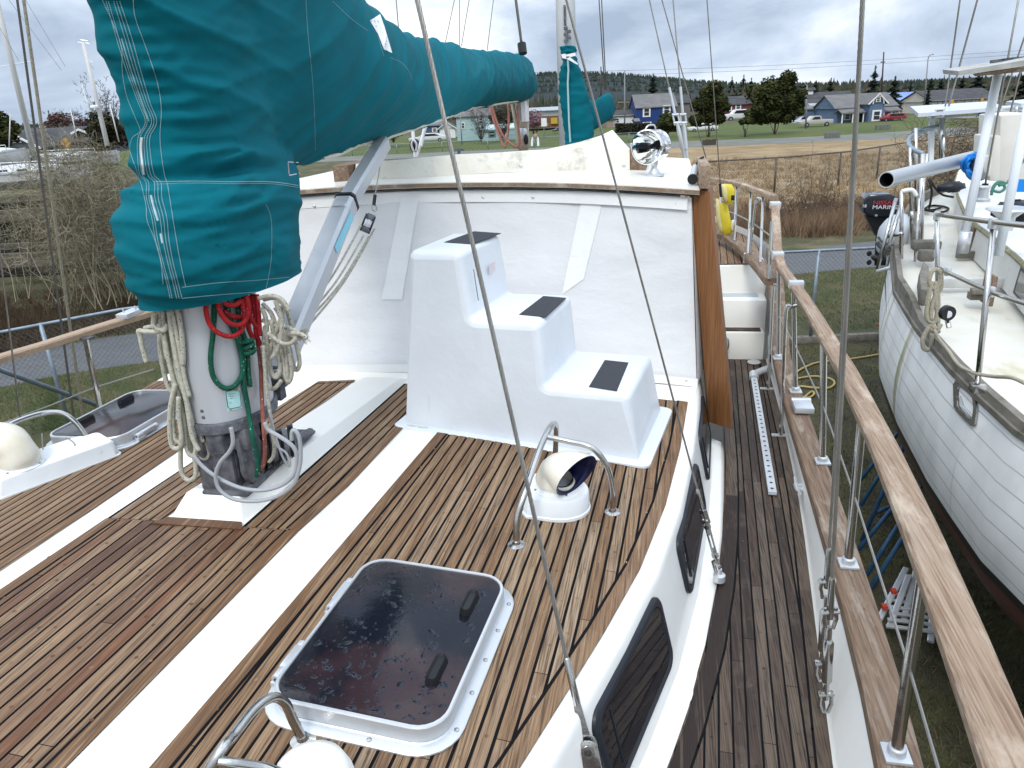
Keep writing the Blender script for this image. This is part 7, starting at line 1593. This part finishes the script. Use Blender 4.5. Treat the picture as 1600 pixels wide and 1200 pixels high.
tq = wall_m('pale_turquoise', (.34, .47, .47)); h.block(715, 768, 219, 180, 8, tq); h.gable(715, 768, 181, 168, 8, roofg, gm=tq); h.block(754, 806, 220, 201, 5, tq, y0=-5, name='lean_to'); h.gable(752, 808, 202, 195, 5, mat('pale_metal_roof', (.38, .47, .48), .6), y0=-5, over=.1); h.win(764, 775, 204, 214, yo=-5, fr=wall_m('teal_green', (.10, .2, .18))); h.win(722, 728, 190, 200); h.win(750, 756, 184, 194)
h = House('blue house with a white gable at the left end of the row under the boom', 690, 214, D=170)
bl2 = wall_m('mid_blue_siding', (.06, .10, .18)); h.block(664, 690, 215, 194, 8, bl2); h.gable(662, 692, 195, 186, 8, roofg, gm=bl2); h.block(688, 712, 216, 200, 7, wtrim, y0=-1); h.gable(687, 713, 201, 190, 7, roofd, y0=-1, along='y', gm=wtrim); h.win(676, 684, 199, 206)
h = House('long low brown and white shop building with a yellow sign, behind the pink tree', 860, 196, D=190)
h.block(822, 884, 199, 181, 14, wall_m('brick_brown', (.17, .085, .05))); h.block(822, 890, 182, 172, 14, mat('white_fascia', (.5, .53, .56), .6), y0=.5, name='fascia'); h.gable(820, 890, 172, 167, 15, mat('grey_metal_roof', (.30, .33, .36), .6)); m = M(); m.box((h.X(866), -.3, h.Z(189)), (1.6, .2, 1.4)); HB_(h.t, m, 'yellow_sign', mat('yellow_sign', (.42, .30, .04), .6))
h = House('white cottage left of the deep blue house', 975, 196, D=185)
h.block(958, 990, 199, 180, 8, wtrim); h.gable(956, 992, 181, 172, 8, roofd, gm=wtrim); h.win(962, 968, 184, 192); h.block(948, 962, 199, 184, 6, wall_m('tan_siding', (.3, .24, .18))); h.gable(947, 963, 185, 177, 6, roofd)
h = House('grey gabled house with white trim and a dormer, on the far left behind the boats', 90, 236, D=75)
gw = wall_m('blue_grey_siding', (.12, .135, .145)); h.block(40, 150, 244, 222, 9, gw); h.gable(40, 152, 223, 199, 9, roofd, gm=gw, over=.4); h.block(38, 92, 244, 226, 4, gw, y0=-3.5); h.gable(36, 96, 227, 203, 8, roofd, y0=-3.5, along='y', gm=gw, over=.5); h.win(60, 74, 208, 219, yo=-3.55); h.block(118, 128, 220, 208, 3, gw, y0=1.5, name='dormer'); h.gable(115, 131, 208, 202, 3.5, roofd, y0=1.2, along='y', gm=gw); h.win(120, 126, 209, 217, yo=1.5)
h = House('orange-brown house half hidden at the far left behind the dark tree', 38, 234, D=95)
h.block(24, 60, 242, 210, 9, wall_m('tan_brown', (.28, .17, .11))); h.gable(22, 62, 211, 200, 9, roofd); h.block(40, 100, 206, 196, 6, wtrim, y0=4)
# ================================================================ TREES
def tree(name, label, x, yb, yt, x0, x1, ycb, cols, D=None, n=2600, lobes=9, bare=False, group='trees across the field', leaf=.28, trunk=.35, flat=1., shape=None):
    D = D or Dg(x, yb); b = pd(x, yb, D); px = (pd(x + 50, yb, D) - pd(x - 50, yb, D)).length / 100
    z1 = (pd(x, yt, D) - b).z; zc0 = (pd(x, ycb, D) - b).z; W2 = (x1 - x0) * px / 2; cx_ = ((x0 + x1) / 2 - x) * px
    t = thing(name, label, 'tree', b[:], psi, group); bark = bpy.data.materials.get('bark') or mat('bark', (.05, .04, .032), .9, var=(.09, .075, .06), vscale=3)
    m = M(); limbs = []
    for k in range(4 if not bare else 26):
        a = ru(0, 6.28); top_ = Vector((cx_ + W2 * ru(-.8, .8), W2 * ru(-.7, .7), zc0 + (z1 - zc0) * ru(.25, .9))); mid = Vector((top_.x * .3, top_.y * .3, zc0 * ru(.5, .95)))
        P = catmull([Vector((0, 0, 0)), mid, top_], 5); r0 = trunk * px * 14 * (.5 if not bare else .25) / 4; nP = len(P); m.tube(P, [max(r0 * (1 - i / nP * .85), .015) for i in range(nP)], 5); limbs.append(P)
        if bare:
            for j in range(9):
                q = P[random.randrange(nP // 2, nP)]; e_ = q + Vector((ru(-1, 1) * W2 * .45, ru(-1, 1) * W2 * .4, ru(.0, 1) * (z1 - zc0) * .35)); m.tube([q, q.lerp(e_, .5) + Vector((ru(-.1, .1), 0, .1)), e_], [r0 * .25, r0 * .18, .012], 3)
                for l in range(3): q2 = q.lerp(e_, ru(.3, 1)); m.tube([q2, q2 + Vector((ru(-1, 1), ru(-1, 1), ru(-.1, 1))) * W2 * .16], .02, 3)
    m.tube([(0, 0, -.1), (.0, 0, zc0 * .6), (cx_ * .3, 0, zc0 * 1.2)], [trunk * px * 5, trunk * px * 4, trunk * px * 2.5], 8)
    m.build('trunk', bark, t, local=True, smooth='all')
    if n:
        m = M(); Ls = [(Vector((cx_ + W2 * ru(-.68, .68), W2 * ru(-.5, .5), 0)), ru(.28, .55)) for _ in range(lobes)]; H_ = (z1 - zc0)
        Ls2 = []
        for i, (c, r_) in enumerate(Ls):
            u = abs(c.x - cx_) / W2; c.z = zc0 + H_ * ru(.22, .80 - .42 * u ** 1.5) ; Ls2.append((c, r_ * min(W2, H_ * .9)))
        if shape:
            Ls2 = []
            for sx, sy, sr in shape:
                for q_ in range(4):
                    a_ = ru(0, 6.28); rr2 = sr * ru(.2, .75); Ls2.append((Vector(((sx + rr2 * math.cos(a_) - x) * px, ru(-.5, .5) * sr * px, (pd(x, sy + rr2 * math.sin(a_) * .7, D) - b).z)), sr * px * ru(.50, .80)))
        for k in range(n):
            c, r_ = random.choice(Ls2); d = Vector((random.gauss(0, 1), random.gauss(0, 1), random.gauss(0, .8))).normalized(); p = c + d * r_ * ru(.55, 1.08) * Vector((1, 1, .8)).length / 1.63
            p.z = max(p.z, zc0 - H_ * .06 + abs(p.x - cx_) / W2 * H_ * .12)
            a = ru(0, 6.28); u_ = Vector((math.cos(a), math.sin(a), ru(-.5, .5))).normalized() * leaf * ru(.5, 1.4); v_ = u_.cross(d).normalized() * leaf * ru(.4, 1)
            m.av = min(1, max(0, .5 + .5 * noise.noise(c * .8 + d * .6) + ru(-.25, .25))); m.add([p - u_, p - v_ * .6, p + u_, p + v_ * .7 + d * leaf * .3], [(0, 1, 2, 3)])
        nm = 'crown_' + label[:12].replace(' ', '_'); m.build('crown', mat(nm, cols[0], .9, pv=cols, spec=.15), t, local=True)
    return t
EV = [(.008, .013, .006), (.022, .030, .009), (.048, .054, .016), (.075, .075, .022)]
tree('evergreen_tree', 'large broad dark evergreen tree on the lawn left of the porch house', 1210, 210, 113, 1160, 1259, 193, EV, n=12000, leaf=.30, shape=[(1186, 152, 25), (1206, 138, 22), (1228, 131, 18), (1240, 152, 20), (1214, 166, 26), (1180, 174, 17), (1246, 174, 12), (1196, 182, 14), (1170, 188, 9), (1220, 184, 14), (1206, 160, 24)])
tree('evergreen_tree', 'medium dark evergreen tree leaning right, between the deep blue and dark red houses', 1107, 214, 127, 1073, 1136, 196, EV, n=9000, leaf=.28, shape=[(1112, 146, 16), (1121, 162, 17), (1099, 164, 16), (1109, 180, 18), (1086, 186, 10), (1125, 186, 10)])
tree('evergreen_tree', 'small low dark evergreen in front of the deep blue house', 1043, 214, 176, 1026, 1062, 204, EV, n=3500, lobes=12, leaf=.3)
tree('evergreen_tree', 'small slim dark evergreen just left of the big broad tree', 1164, 214, 172, 1154, 1174, 203, EV, n=900, lobes=5, leaf=.28)
tree('blossom_tree', 'pink blossoming tree beyond the boom end', 834, 214, 166, 812, 856, 205, [(.09, .05, .055), (.22, .13, .15), (.34, .22, .25)], n=1500, lobes=10, leaf=.22, D=150)
tree('bare_tree', 'tall dark bare tree in front of the turquoise house', 752, 220, 160, 726, 782, 206, EV, n=0, bare=True, D=135)
tree('bare_tree', 'second bare tree hung with ivy right of the turquoise house', 786, 218, 158, 768, 806, 206, [(.015, .015, .01), (.05, .045, .03), (.09, .08, .06)], n=900, bare=True, lobes=8, D=140)
tree('bare_tree', 'brown bare tree at the left end under the boom', 615, 222, 186, 590, 640, 212, [(.03, .025, .02), (.08, .065, .045)], n=500, bare=True, D=140)
def conifer(label, x, yb, yt, w_, D, cols=((.010, .017, .012), (.03, .042, .026)), group='conifers behind the houses'):
    b = pd(x, yb, D); px = (pd(x + 50, yb, D) - pd(x - 50, yb, D)).length / 100; H_ = (pd(x, yt, D) - b).z; r_ = w_ * px / 2
    t = thing('conifer_tree', label, 'tree', b[:], psi, group); m = M(); m.tube([(0, 0, -.2), (0, 0, H_ * .97)], [H_ * .02, .04], 6); m.build('trunk', bpy.data.materials['bark'], t, local=True)
    m = M()
    for k in range(620):
        u = rnd() ** .75; z = H_ * (.06 + .92 * u); rr = r_ * (1 - u) ** .8 * (.75 + .35 * math.sin(u * 34)) + .05; a = ru(0, 6.28); o_ = Vector((math.cos(a), math.sin(a), 0)); tip = o_ * rr * ru(.7, 1.2) + Vector((0, 0, z - rr * .22)); sd_ = Vector((-o_.y, o_.x, 0)) * rr * .16
        m.av = rnd(); m.add([Vector((0, 0, z + .02)) + o_ * rr * .2 - sd_, tip + Vector((0, 0, -rr * .1)) - sd_ * 1.6, tip + o_ * rr * .1, tip + sd_ * 1.6 + Vector((0, 0, -.05 * rr)), Vector((0, 0, z + .02)) + o_ * rr * .2 + sd_], [(0, 1, 2, 3, 4)])
    m.build('crown', mat('needles', cols[0], .9, pv=list(cols), spec=.1) if 'needles' not in bpy.data.materials else bpy.data.materials['needles'], t, local=True)
for lab, x_, yb, yt, w_, D_ in (('pointed conifer right above the deep blue house', 1020, 160, 113, 24, 230), ('tallest ragged conifer behind the blue porch house', 1360, 175, 100, 34, 190), ('bushy conifer right of the tallest one, nearer the lamp', 1393, 172, 117, 34, 190), ('conifer left of the solar roof', 1418, 172, 126, 22, 200), ('conifer left of the two above the dark roofed building', 1272, 165, 124, 22, 240), ('conifer right of the two above the dark roofed building', 1295, 165, 120, 22, 240), ('small slim conifer in front of the solar roof', 1448, 165, 136, 15, 160), ('tall conifer above the cream building', 1500, 155, 118, 22, 230), ('spreading conifer above the cream building roof ridge', 1525, 150, 113, 36, 230), ('conifer left of the cream building, behind', 1468, 150, 122, 22, 250), ('conifer above the left end of the solar roof, far off', 1452, 150, 121, 20, 260), ('conifer on the skyline right of the medium evergreen', 1142, 160, 118, 20, 300), ('conifer on the skyline above the dark red house', 1160, 160, 115, 22, 300), ('conifer on the skyline left of the broad evergreen', 1172, 160, 120, 20, 300), ('conifer on the skyline at the far left above the grey house', 86, 215, 170, 16, 160), ('dark conifer at the right edge behind the arch', 1592, 190, 100, 60, 60)): conifer(lab, x_, yb, yt, w_, D_)
tree('evergreen_tree', 'dark tree at the left edge behind the leaning mast', 4, 250, 148, -40, 34, 232, EV, n=3200, lobes=14, D=55, leaf=.22)
tree('evergreen_tree', 'dark shaggy tree at the far left beside the big teal cover', 175, 258, 168, 140, 215, 244, [(.012, .014, .008), (.03, .03, .016), (.06, .055, .03)], n=2600, lobes=12, D=60, leaf=.2)
tree('bare_tree', 'pale pinkish bare tree at the far left above the dark shaggy one', 172, 230, 130, 148, 205, 200, EV, n=0, bare=True, D=75)
tree('bare_tree', 'reddish bare thicket behind the grey gabled house', 120, 228, 176, 70, 160, 215, [(.05, .028, .025), (.11, .06, .05)], n=1800, bare=True, lobes=12, D=100, leaf=.22)
# hedge
hg = M(); random.seed(21)
for k in range(5200):
    x_ = ru(962, 1062); y_ = ru(193, 208); D_ = Dg(1000, 209) + ru(0, 3); p = pd(x_, y_, D_); a = ru(0, 6.28); u_ = Vector((math.cos(a), math.sin(a), ru(-.6, .6))) * .22; v_ = Vector((ru(-1, 1), ru(-1, 1), ru(-1, 1))) * .2; hg.av = rnd(); hg.add([p - u_, p - v_, p + u_, p + v_], [(0, 1, 2, 3)])
ho_ = hg.build('hedge', mat('hedge_leaves', (.02, .022, .014), .9, pv=[(.014, .014, .010), (.035, .033, .02), (.06, .05, .035)])); tag(ho_, 'low dark clipped hedge in front of the deep blue house', 'hedge')
# bare bushes in the field and beside the boats
def bush(label, cpt, rx, hz, n, col, r0=.012, name='bare_bush', up=.8, group='bare bushes', cloud=0):
    t = thing(name, label, 'bush', Vector(cpt)[:], 0, group); m = M()
    for k in range(n):
        a = ru(0, 6.28); st_ = Vector((ru(-.7, .7) * rx, ru(-.7, .7) * rx, 0)); e_ = st_ + Vector((math.cos(a) * rx * ru(.1, .6), math.sin(a) * rx * ru(.1, .6), hz * ru(.35, 1.05) * (1 - .45 * abs(st_.x / rx))))
        J = lambda q: Vector((ru(-1, 1), ru(-1, 1), ru(-.6, .6))) * q
        P = catmull([st_, st_.lerp(e_, .3) + J(rx * .10), st_.lerp(e_, .65) + J(rx * .14), e_], 3); m.av = rnd(); nP = len(P); m.tube(P, [r0 * (1 - i / nP * .8) for i in range(nP)], 4)
        for j in range(7):
            q = P[random.randrange(2, nP)]; dd = Vector((ru(-1, 1), ru(-1, 1), ru(-.5, up))) * rx * .26; q2 = q + dd; qm = q.lerp(q2, .5) + J(rx * .05); m.tube([q, qm, q2], [r0 * .4, r0 * .3, r0 * .18], 3)
            for l in range(4): q3 = qm.lerp(q2, ru(0, 1)); m.tube([q3, q3 + Vector((ru(-1, 1), ru(-1, 1), ru(-.6, up))) * rx * .13], r0 * .17, 3, cap=False)
    for k in range(cloud):
        while True:
            q = Vector((ru(-1, 1), ru(-1, 1), ru(-1, 1)))
            if q.length < 1 and noise.noise(q * 2.2 + Vector((3, 0, 0))) > -.18: break
        q = Vector((q.x * rx, q.y * rx * .8, hz * .58 + q.z * hz * .42)); m.av = rnd(); P = [q]
        dd = Vector((ru(-1, 1), ru(-1, 1), ru(-.6, .9))).normalized()
        for j in range(4): dd = (dd + Vector((ru(-1, 1), ru(-1, 1), ru(-1, 1))) * .7).normalized(); P.append(P[-1] + dd * rx * ru(.05, .13))
        m.tube(P, [r0 * .42, r0 * .36, r0 * .3, r0 * .24, r0 * .15], 3, cap=False)
    m.build('branches', mat('twigs_' + name + str(len(bpy.data.materials)), col[0], .9, pv=col), t, local=True)
TW = [(.045, .035, .025), (.11, .085, .06), (.17, .14, .10)]
bush('bare upright shrub standing in the dry field beyond the aft rail', gp(1268, 330), 1.5, 3.6, 30, TW, .02)
bush('lower dark bramble at the foot of the upright shrub', gp(1225, 345), 2.2, 1.5, 90, [(.03, .018, .014), (.07, .045, .035), (.11, .075, .055)], .016)
bush('dark bramble at the road side right of the upright shrub', gp(1310, 338), 1.8, 1.3, 60, [(.03, .018, .014), (.07, .045, .035), (.11, .075, .055)], .016)
bush('wide bare shrub behind the stern of the white wooden boat', gp(1530, 330), 4.2, 4.6, 60, TW, .03, cloud=1600)
ivy = [(.09, .075, .05), (.20, .17, .115), (.33, .295, .21), (.14, .135, .065)]
bush('tall tangled lichen-covered shrub beside the big teal cover on the left', pd(165, 468, 24), 1.9, 5.2, 60, ivy, .016, up=.6, cloud=3400)
bush('tangled shrub spreading before the moored boats on the far left', pd(100, 455, 25), 2.2, 4.2, 24, ivy, .013, up=.5, cloud=900)
# ================================================================ LEFT YARD
wh = mat('white_hull', (.56, .57, .58), .4, var=(.50, .51, .51), vscale=1.5); dkw = mat('painted_shade', (.015, .014, .013), .9); tim = mat('old_beams', (.13, .115, .09), .9, var=(.06, .05, .04), vscale=3, stretch=(1, 1, 3), bump=(10, .01)); 
def fboat(label, x0, x1, ysh, ybt, D, depth, group='boats parked on the far left'):
    c = pd((x0 + x1) / 2, ybt, D); px = (pd(60, 300, D) - pd(-40, 300, D)).length / 100; L2 = (x1 - x0) * px / 2; Hh = (pd(0, ysh, D) - pd(0, ybt, D)).z
    t = thing('white_boat', label, 'boat', c[:], psi, group); m = M(); secs_ = []
    for k in range(15):
        u = -1 + 2 * k / 14; bw = depth * (1 - abs(u) ** 2.6 * .9); sh = Hh + abs(u) ** 2 * Hh * .25; secs_.append([Vector((u * L2, -bw / 2, sh)), Vector((u * L2, -bw / 2 * .97, sh * .6)), Vector((u * L2 * .97, -bw / 2 * .7, sh * .15)), Vector((u * L2 * .95, 0, 0)), Vector((u * L2 * .97, bw / 2 * .7, sh * .15)), Vector((u * L2, bw / 2, sh))])
    m.loft(secs_); m.build('hull', wh, t, local=True, smooth=True)
    m = M(); m.loft([[p * 1.0 + Vector((0, -.03, 0)) for p in (s_[0], s_[0] + Vector((0, 0, .08)), s_[0] + Vector((0, .08, .08)), s_[0] + Vector((0, .08, 0)))] for s_ in secs_]); m.build('gunwale', silver, t, local=True)
    m = M(); rings = []
    for k in range(8): u = -.55 + 1.0 * k / 7; w_ = depth * .3; hh = Hh * (.30 + .12 * math.sin(k * .5)); rings.append([Vector((u * L2, -w_, Hh)), Vector((u * L2, -w_ * .8, Hh + hh)), Vector((u * L2, w_ * .8, Hh + hh)), Vector((u * L2, w_, Hh))])
    m.loft(rings); cb = m.build('cabin', wh, t, local=True, smooth=True)
    for k in range(3): m = M(); m.box((L2 * (-.4 + .28 * k), -depth * .27, Hh * 1.16), (L2 * .14, .1, Hh * .10)); m.build('window', dkwin, cb, local=True)
    for u in (-.8, -.4, 0, .4, .8): m = M(); m.tube([(u * L2, -depth * .45, Hh), (u * L2, -depth * .45, Hh * 1.35 + .2)], .02, 5); m.build('stanchion', silver, t, local=True)
    m = M(); m.tube([(-.8 * L2, -depth * .45, Hh * 1.35 + .2), (.8 * L2, -depth * .45, Hh * 1.35 + .2)], .02, 5); m.build('rail', silver, t, local=True)
    return t
fboat('long white boat hull parked on the far left, in front of the others', -60, 150, 268, 296, 34, 3.2)
fboat('white cabin boat behind the long white hull on the far left', 30, 190, 244, 262, 48, 3.4)
fboat('small white boat under the leaning mast at the far left edge', -50, 50, 240, 262, 46, 3)
m = M(); 
stk_ = thing('timber_stack', 'big weathered timbers of a boat cradle stacked over painted shade on the far left', 'timbers', pd(80, 420, 29)[:])
for (x0, y0, x1, y1, hpx, D_) in ((-80, 318, 180, 300, 7, 31), (-80, 345, 200, 322, 17, 29), (-80, 390, 230, 376, 9, 29.5), (-80, 412, 240, 398, 22, 28), (-60, 336, 120, 330, 6, 32)):
    a, b = pd(x0, y0, D_), pd(x1, y1, D_); px = D_ / 1200; mm = M(); mm.loft([[p + Vector((0, 0, z_)) + Hd * d_ for z_, d_ in ((-hpx * px / 2, 0), (hpx * px / 2, 0), (hpx * px / 2, .3), (-hpx * px / 2, .3))] for p in (a, b)]); mm.build('timber', tim, stk_)
mm = M(); a, b = pd(-90, 430, 32.5), pd(240, 410, 32.5); mm.loft([[p + Vector((0, 0, z_)) + Hd * d_ for z_, d_ in ((-.3, 0), (2.9, 0), (2.9, .2), (-.3, .2))] for p in (a, b)]); mm.build('shade_panel', dkw, stk_)  # near-black upright panel stands in for the shade under the boats
for x_ in (-20, 60, 120, 190):
    mm = M(); mm.tube([pd(x_, 330, 30.5), pd(x_ + 4, 425, 30.5)], .14, 4); mm.build('upright', tim, stk_)
def fmast(label, P, D, r, spread=None, radar=None, group='masts of the boats on the far left'):
    t = thing('mast', label, 'mast', pd(*P[0], D)[:], 0, group); m = M(); a, b = pd(*P[0], D), pd(*P[-1], D); b = a + (b - a) * (1.6 if P[-1][1] < 40 else 1); m.tube([a, b], [r, r * .75], 10); m.build('mast_tube', mat('mast_white' + str(len(bpy.data.materials)), (.55, .55, .54), .5), t, smooth='all')
    for q in spread or []: m = M(); m.tube([pd(*q[0], D), pd(*q[1], D)], .022, 5); m.build('spreader', silver, t)
    if radar: m = M(); c = pd(*radar, D - .3); m.lathe([(.18, -.08), (.24, -.05), (.24, .05), (.14, .09)], c, n=14); m.build('radar_dome', whitep, t, smooth=True)
fmast('leaning white mast with a crosstree at the far left edge', [(54, 246), (0, 22)], 46, .16, [((0, 104), (48, 96)), ((12, 104), (18, 108))])
fmast('white mast with antennas and a radar dome left of the big teal cover', [(168, 228), (130, 66)], 50, .15, [((122, 66), (140, 68)), ((125, 62), (137, 64)), ((134, 92), (146, 98))], (147, 167))
fmast('slim mast between the grey house and the radar mast', [(124, 232), (110, 170)], 60, .05); fmast('very thin grey mast left of the radar mast', [(152, 215), (128, 132)], 60, .05); fmast('short thin mast beside the big teal cover', [(186, 222), (172, 165)], 55, .05); fmast('thin grey mast at the left edge before the dark tree', [(14, 240), (16, 178)], 50, .04)
for lab, a, b, D_ in (('faint forestay wire crossing the sky at the far left', (14, 0), (96, 110), 44), ('second faint stay in the sky at the far left, starting higher', (40, 0), (102, 104), 44), ('faint stay running up from the left edge', (0, 44), (30, 96), 44), ('faint stay beside the radar mast', (137, 96), (147, 108), 50)):
    t = thing('stay_wire', lab, 'rigging wire', pd(*b, D_)[:], 0, 'far stays'); m = M(); p, q = pd(*a, D_), pd(*b, D_); m.tube([p + (p - q) * .5, q], .012, 4); m.build('wire', wirem, t)
m = M(); sg = thing('warning_sign', 'small yellow diamond road sign before the grey gabled house', 'sign', pd(103, 240, 70)[:]); c = pd(103, 224, 70); m.prism([c + R0 * x_ + Vector((0, 0, z_)) for x_, z_ in ((0, .5), (.5, 0), (0, -.5), (-.5, 0))], Hd * .03); m.build('plate', mat('sign_yellow', (.60, .30, .02), .6), sg); m = M(); m.tube([pd(103, 245, 70.1), c + Hd * .05], .04, 5); m.build('post', silver, sg)
# ================================================================ POLES, LAMPS, WIRES, CARS
polem = mat('pole_grey', (.20, .20, .21), .7); polew = mat('pole_wood', (.07, .055, .045), .9)
def upole(label, xt, yt, xb, yb, D, r, mt, name='utility_pole', extra=None, group='poles'):
    t = thing(name, label, 'pole', pd(xb, yb, D)[:], 0, group); m = M(); m.tube([pd(xb, yb, D), pd(xt, yt, D)], [r, r * .7], 7); m.build('pole', mt, t, smooth='all')
    for e_ in extra or []: m = M(); m.tube([pd(*q, D) for q in e_], r * .6, 5); m.build('arm', mt, t, smooth='all')
    return t
upole('grey pole left of the deep blue house', 976, 110, 976, 209, Dg(976, 209), .16, polem, extra=[[(965, 160), (984, 160)]]); upole('short lamp pole in front of the big broad tree', 1261, 133, 1259, 201, Dg(1259, 201), .15, polem, 'street_lamp', [[(1261, 134), (1258, 131)]]); upole('dark utility pole right of the tallest conifer', 1381, 81, 1377, 150, 180, .20, polew, 'utility_pole', [[(1376, 97), (1383, 97)]])
upole('tall curved grey street lamp above the solar roof', 1450, 92, 1444, 165, 130, .12, polem, 'street_lamp', [[(1450, 92), (1452, 87), (1456, 85), (1459, 85)]]); upole('dark utility pole left of the small mizzen cover arm', 939, 104, 939, 160, 200, .2, polew, group='poles'); upole('pale upright pole in front of the turquoise house', 719, 178, 722, 226, 120, .10, polem); upole('thin sign pole with white plate beyond the boom end', 850, 190, 850, 216, 130, .07, polem, 'sign_post'); 
sp_ = M(); sp_.box(pd(850, 191, 129.8), (.9, .1, 1.3)); o = sp_.build('sign_plate', wtrim); tag(o, 'white sign plate on the thin pole beyond the boom end', 'sign')
pw = M(); 
for (y0, y1, D_) in ((113, 82, 210), (120, 88, 210), (150, 148, 200), (136, 120, 205)):
    P = [pd(x_, y0 + (y1 - y0) * (x_ - 850) / 700 + 5 * math.sin((x_ - 850) / 700 * math.pi), D_) for x_ in range(700, 1700, 60)]; mm = M(); mm.tube(P, .035, 3); o = mm.build('power_line', black); tag(o, ['topmost', 'second', 'lowest', 'third'][[113, 120, 150, 136].index(y0)] + ' of the power lines crossing the sky on the right', 'power line', 'power lines')
def car(label, x0, x1, yb, yt, D, col, kind='car', group='vehicles parked across the field', flip=1):
    c = pd((x0 + x1) / 2, yb, D); px = (pd(x0 + 50, yb, D) - pd(x0 - 50, yb, D)).length / 100; L_ = (x1 - x0) * px; H_ = (pd(x0, yt, D) - pd(x0, yb, D)).z; W2 = 1.8
    t = thing('parked_' + ('pickup' if kind == 'pickup' else 'car'), label, 'pickup truck' if kind == 'pickup' else 'car', c[:], psi, group); cm_ = mat('paint_' + label[:10].replace(' ', '_'), col, .3, coat=.5)
    if kind == 'pickup': pr = [(-.5, .25), (-.5, .55), (-.47, .60), (-.25, .64), (-.15, .98), (-.12, 1.0), (.08, 1.0), (.12, .96), (.14, .66), (.48, .64), (.5, .60), (.5, .25)]
    elif kind == 'suv': pr = [(-.5, .25), (-.5, .58), (-.47, .62), (-.30, .66), (-.18, .97), (-.14, 1.0), (.38, 1.0), (.44, .95), (.49, .62), (.5, .25)]
    else: pr = [(-.5, .22), (-.5, .52), (-.46, .58), (-.25, .64), (-.12, .96), (-.06, 1.0), (.18, 1.0), (.26, .95), (.38, .66), (.48, .60), (.5, .5), (.5, .22)]
    m = M(); m.loft([[Vector((x_ * L_ * flip, y_ + (.12 if abs(y_) > .8 and z_ > .7 else 0) * (-1 if y_ > 0 else 1), z_ * H_)) for x_, z_ in pr] for y_ in (-.9, .9)]); m.build('body', cm_, t, local=True, bev=.06)
    m = M(); gz = [(-.17, .68), (-.10, .93), (.07, .93), (.10, .68)] if kind == 'pickup' else [(-.20, .68), (-.12, .93), (.33 if kind == 'suv' else .18, .93), (.40 if kind == 'suv' else .30, .68)]; m.prism([(x_ * L_ * flip, -.915, z_ * H_) for x_, z_ in gz], (0, .03, 0)); m.build('windows', glassw, t, local=True)
    for u in (-.31, .30): m = M(); m.lathe([(.1, -.02), (H_ * .20, -.02), (H_ * .22, .0), (H_ * .22, .2)], (u * L_ * flip, -.93, H_ * .21), ax=(0, 1, 0), n=16); wo = m.build('wheel', rubber, t, local=True, smooth=True); m = M(); m.lathe([(.01, -.03), (H_ * .11, -.03)], (u * L_ * flip, -.93, H_ * .21), ax=(0, 1, 0), n=12); m.build('rim', silver, wo, local=True)
    for u, mt in ((-.495, wtrim), (.495, mat('tail' + str(len(bpy.data.materials)), (.3, .01, .01), .4))): m = M(); m.box((u * L_ * flip, -.7, H_ * .50), (.08, .3, .14)); m.build('light', mt, t, local=True)
    return t
car('silver beige pickup truck parked left of the blue porch house', 1248, 1298, 198, 181, Dg(1272, 198), (.36, .34, .31), 'pickup'); car('red estate car parked right of the blue porch house', 1373, 1412, 189, 177, Dg(1392, 189), (.22, .02, .03), 'suv'); car('white hatchback parked behind the small pickup', 1238, 1270, 195, 182, Dg(1260, 195) * 1.08, (.5, .5, .5)); car('white car parked under the medium evergreen tree', 1074, 1120, 205, 193, Dg(1095, 205), (.55, .55, .56)); car('white van with a sloping nose in front of the dark red house', 1132, 1174, 189, 171, 190, (.55, .55, .56), 'suv', flip=1)
car('dark car under the sign pole beyond the boom end', 862, 884, 206, 199, 165, (.03, .03, .04)); car('silver car left of the turquoise house', 640, 700, 222, 208, 130, (.45, .46, .47)); car('yellow van parked before the shop building', 844, 856, 199, 192, 170, (.35, .27, .05), 'suv')
for k, (x_, y_, w_) in enumerate(((1379, 203, 22), (1300, 216, 22), (1108, 227, 20))):
    D_ = Dg(x_, y_); t_ = M(); c = pd(x_, y_, D_); m = M()
    for j in range(4): m.box(c + R0 * ((j - 1.5) * w_ * D_ / 1200 / 4) + Vector((0, 0, .35)), (w_ * D_ / 1200 / 4.3, .7, .7 + .1 * (j % 2)), rot=Matrix.Rotation(psi, 3, 'Z'))
    tt3 = thing('concrete_blocks' if k < 2 else 'bench', ['row of concrete blocks on the grass below the red estate car', 'row of concrete blocks at the edge of the gravel track', 'low dark bench at the edge of the field'][k], 'blocks' if k < 2 else 'bench', c[:]); mat_ = gravm if k < 2 else polew
    m.build('blocks' if k < 2 else 'seat', mat_, tt3)
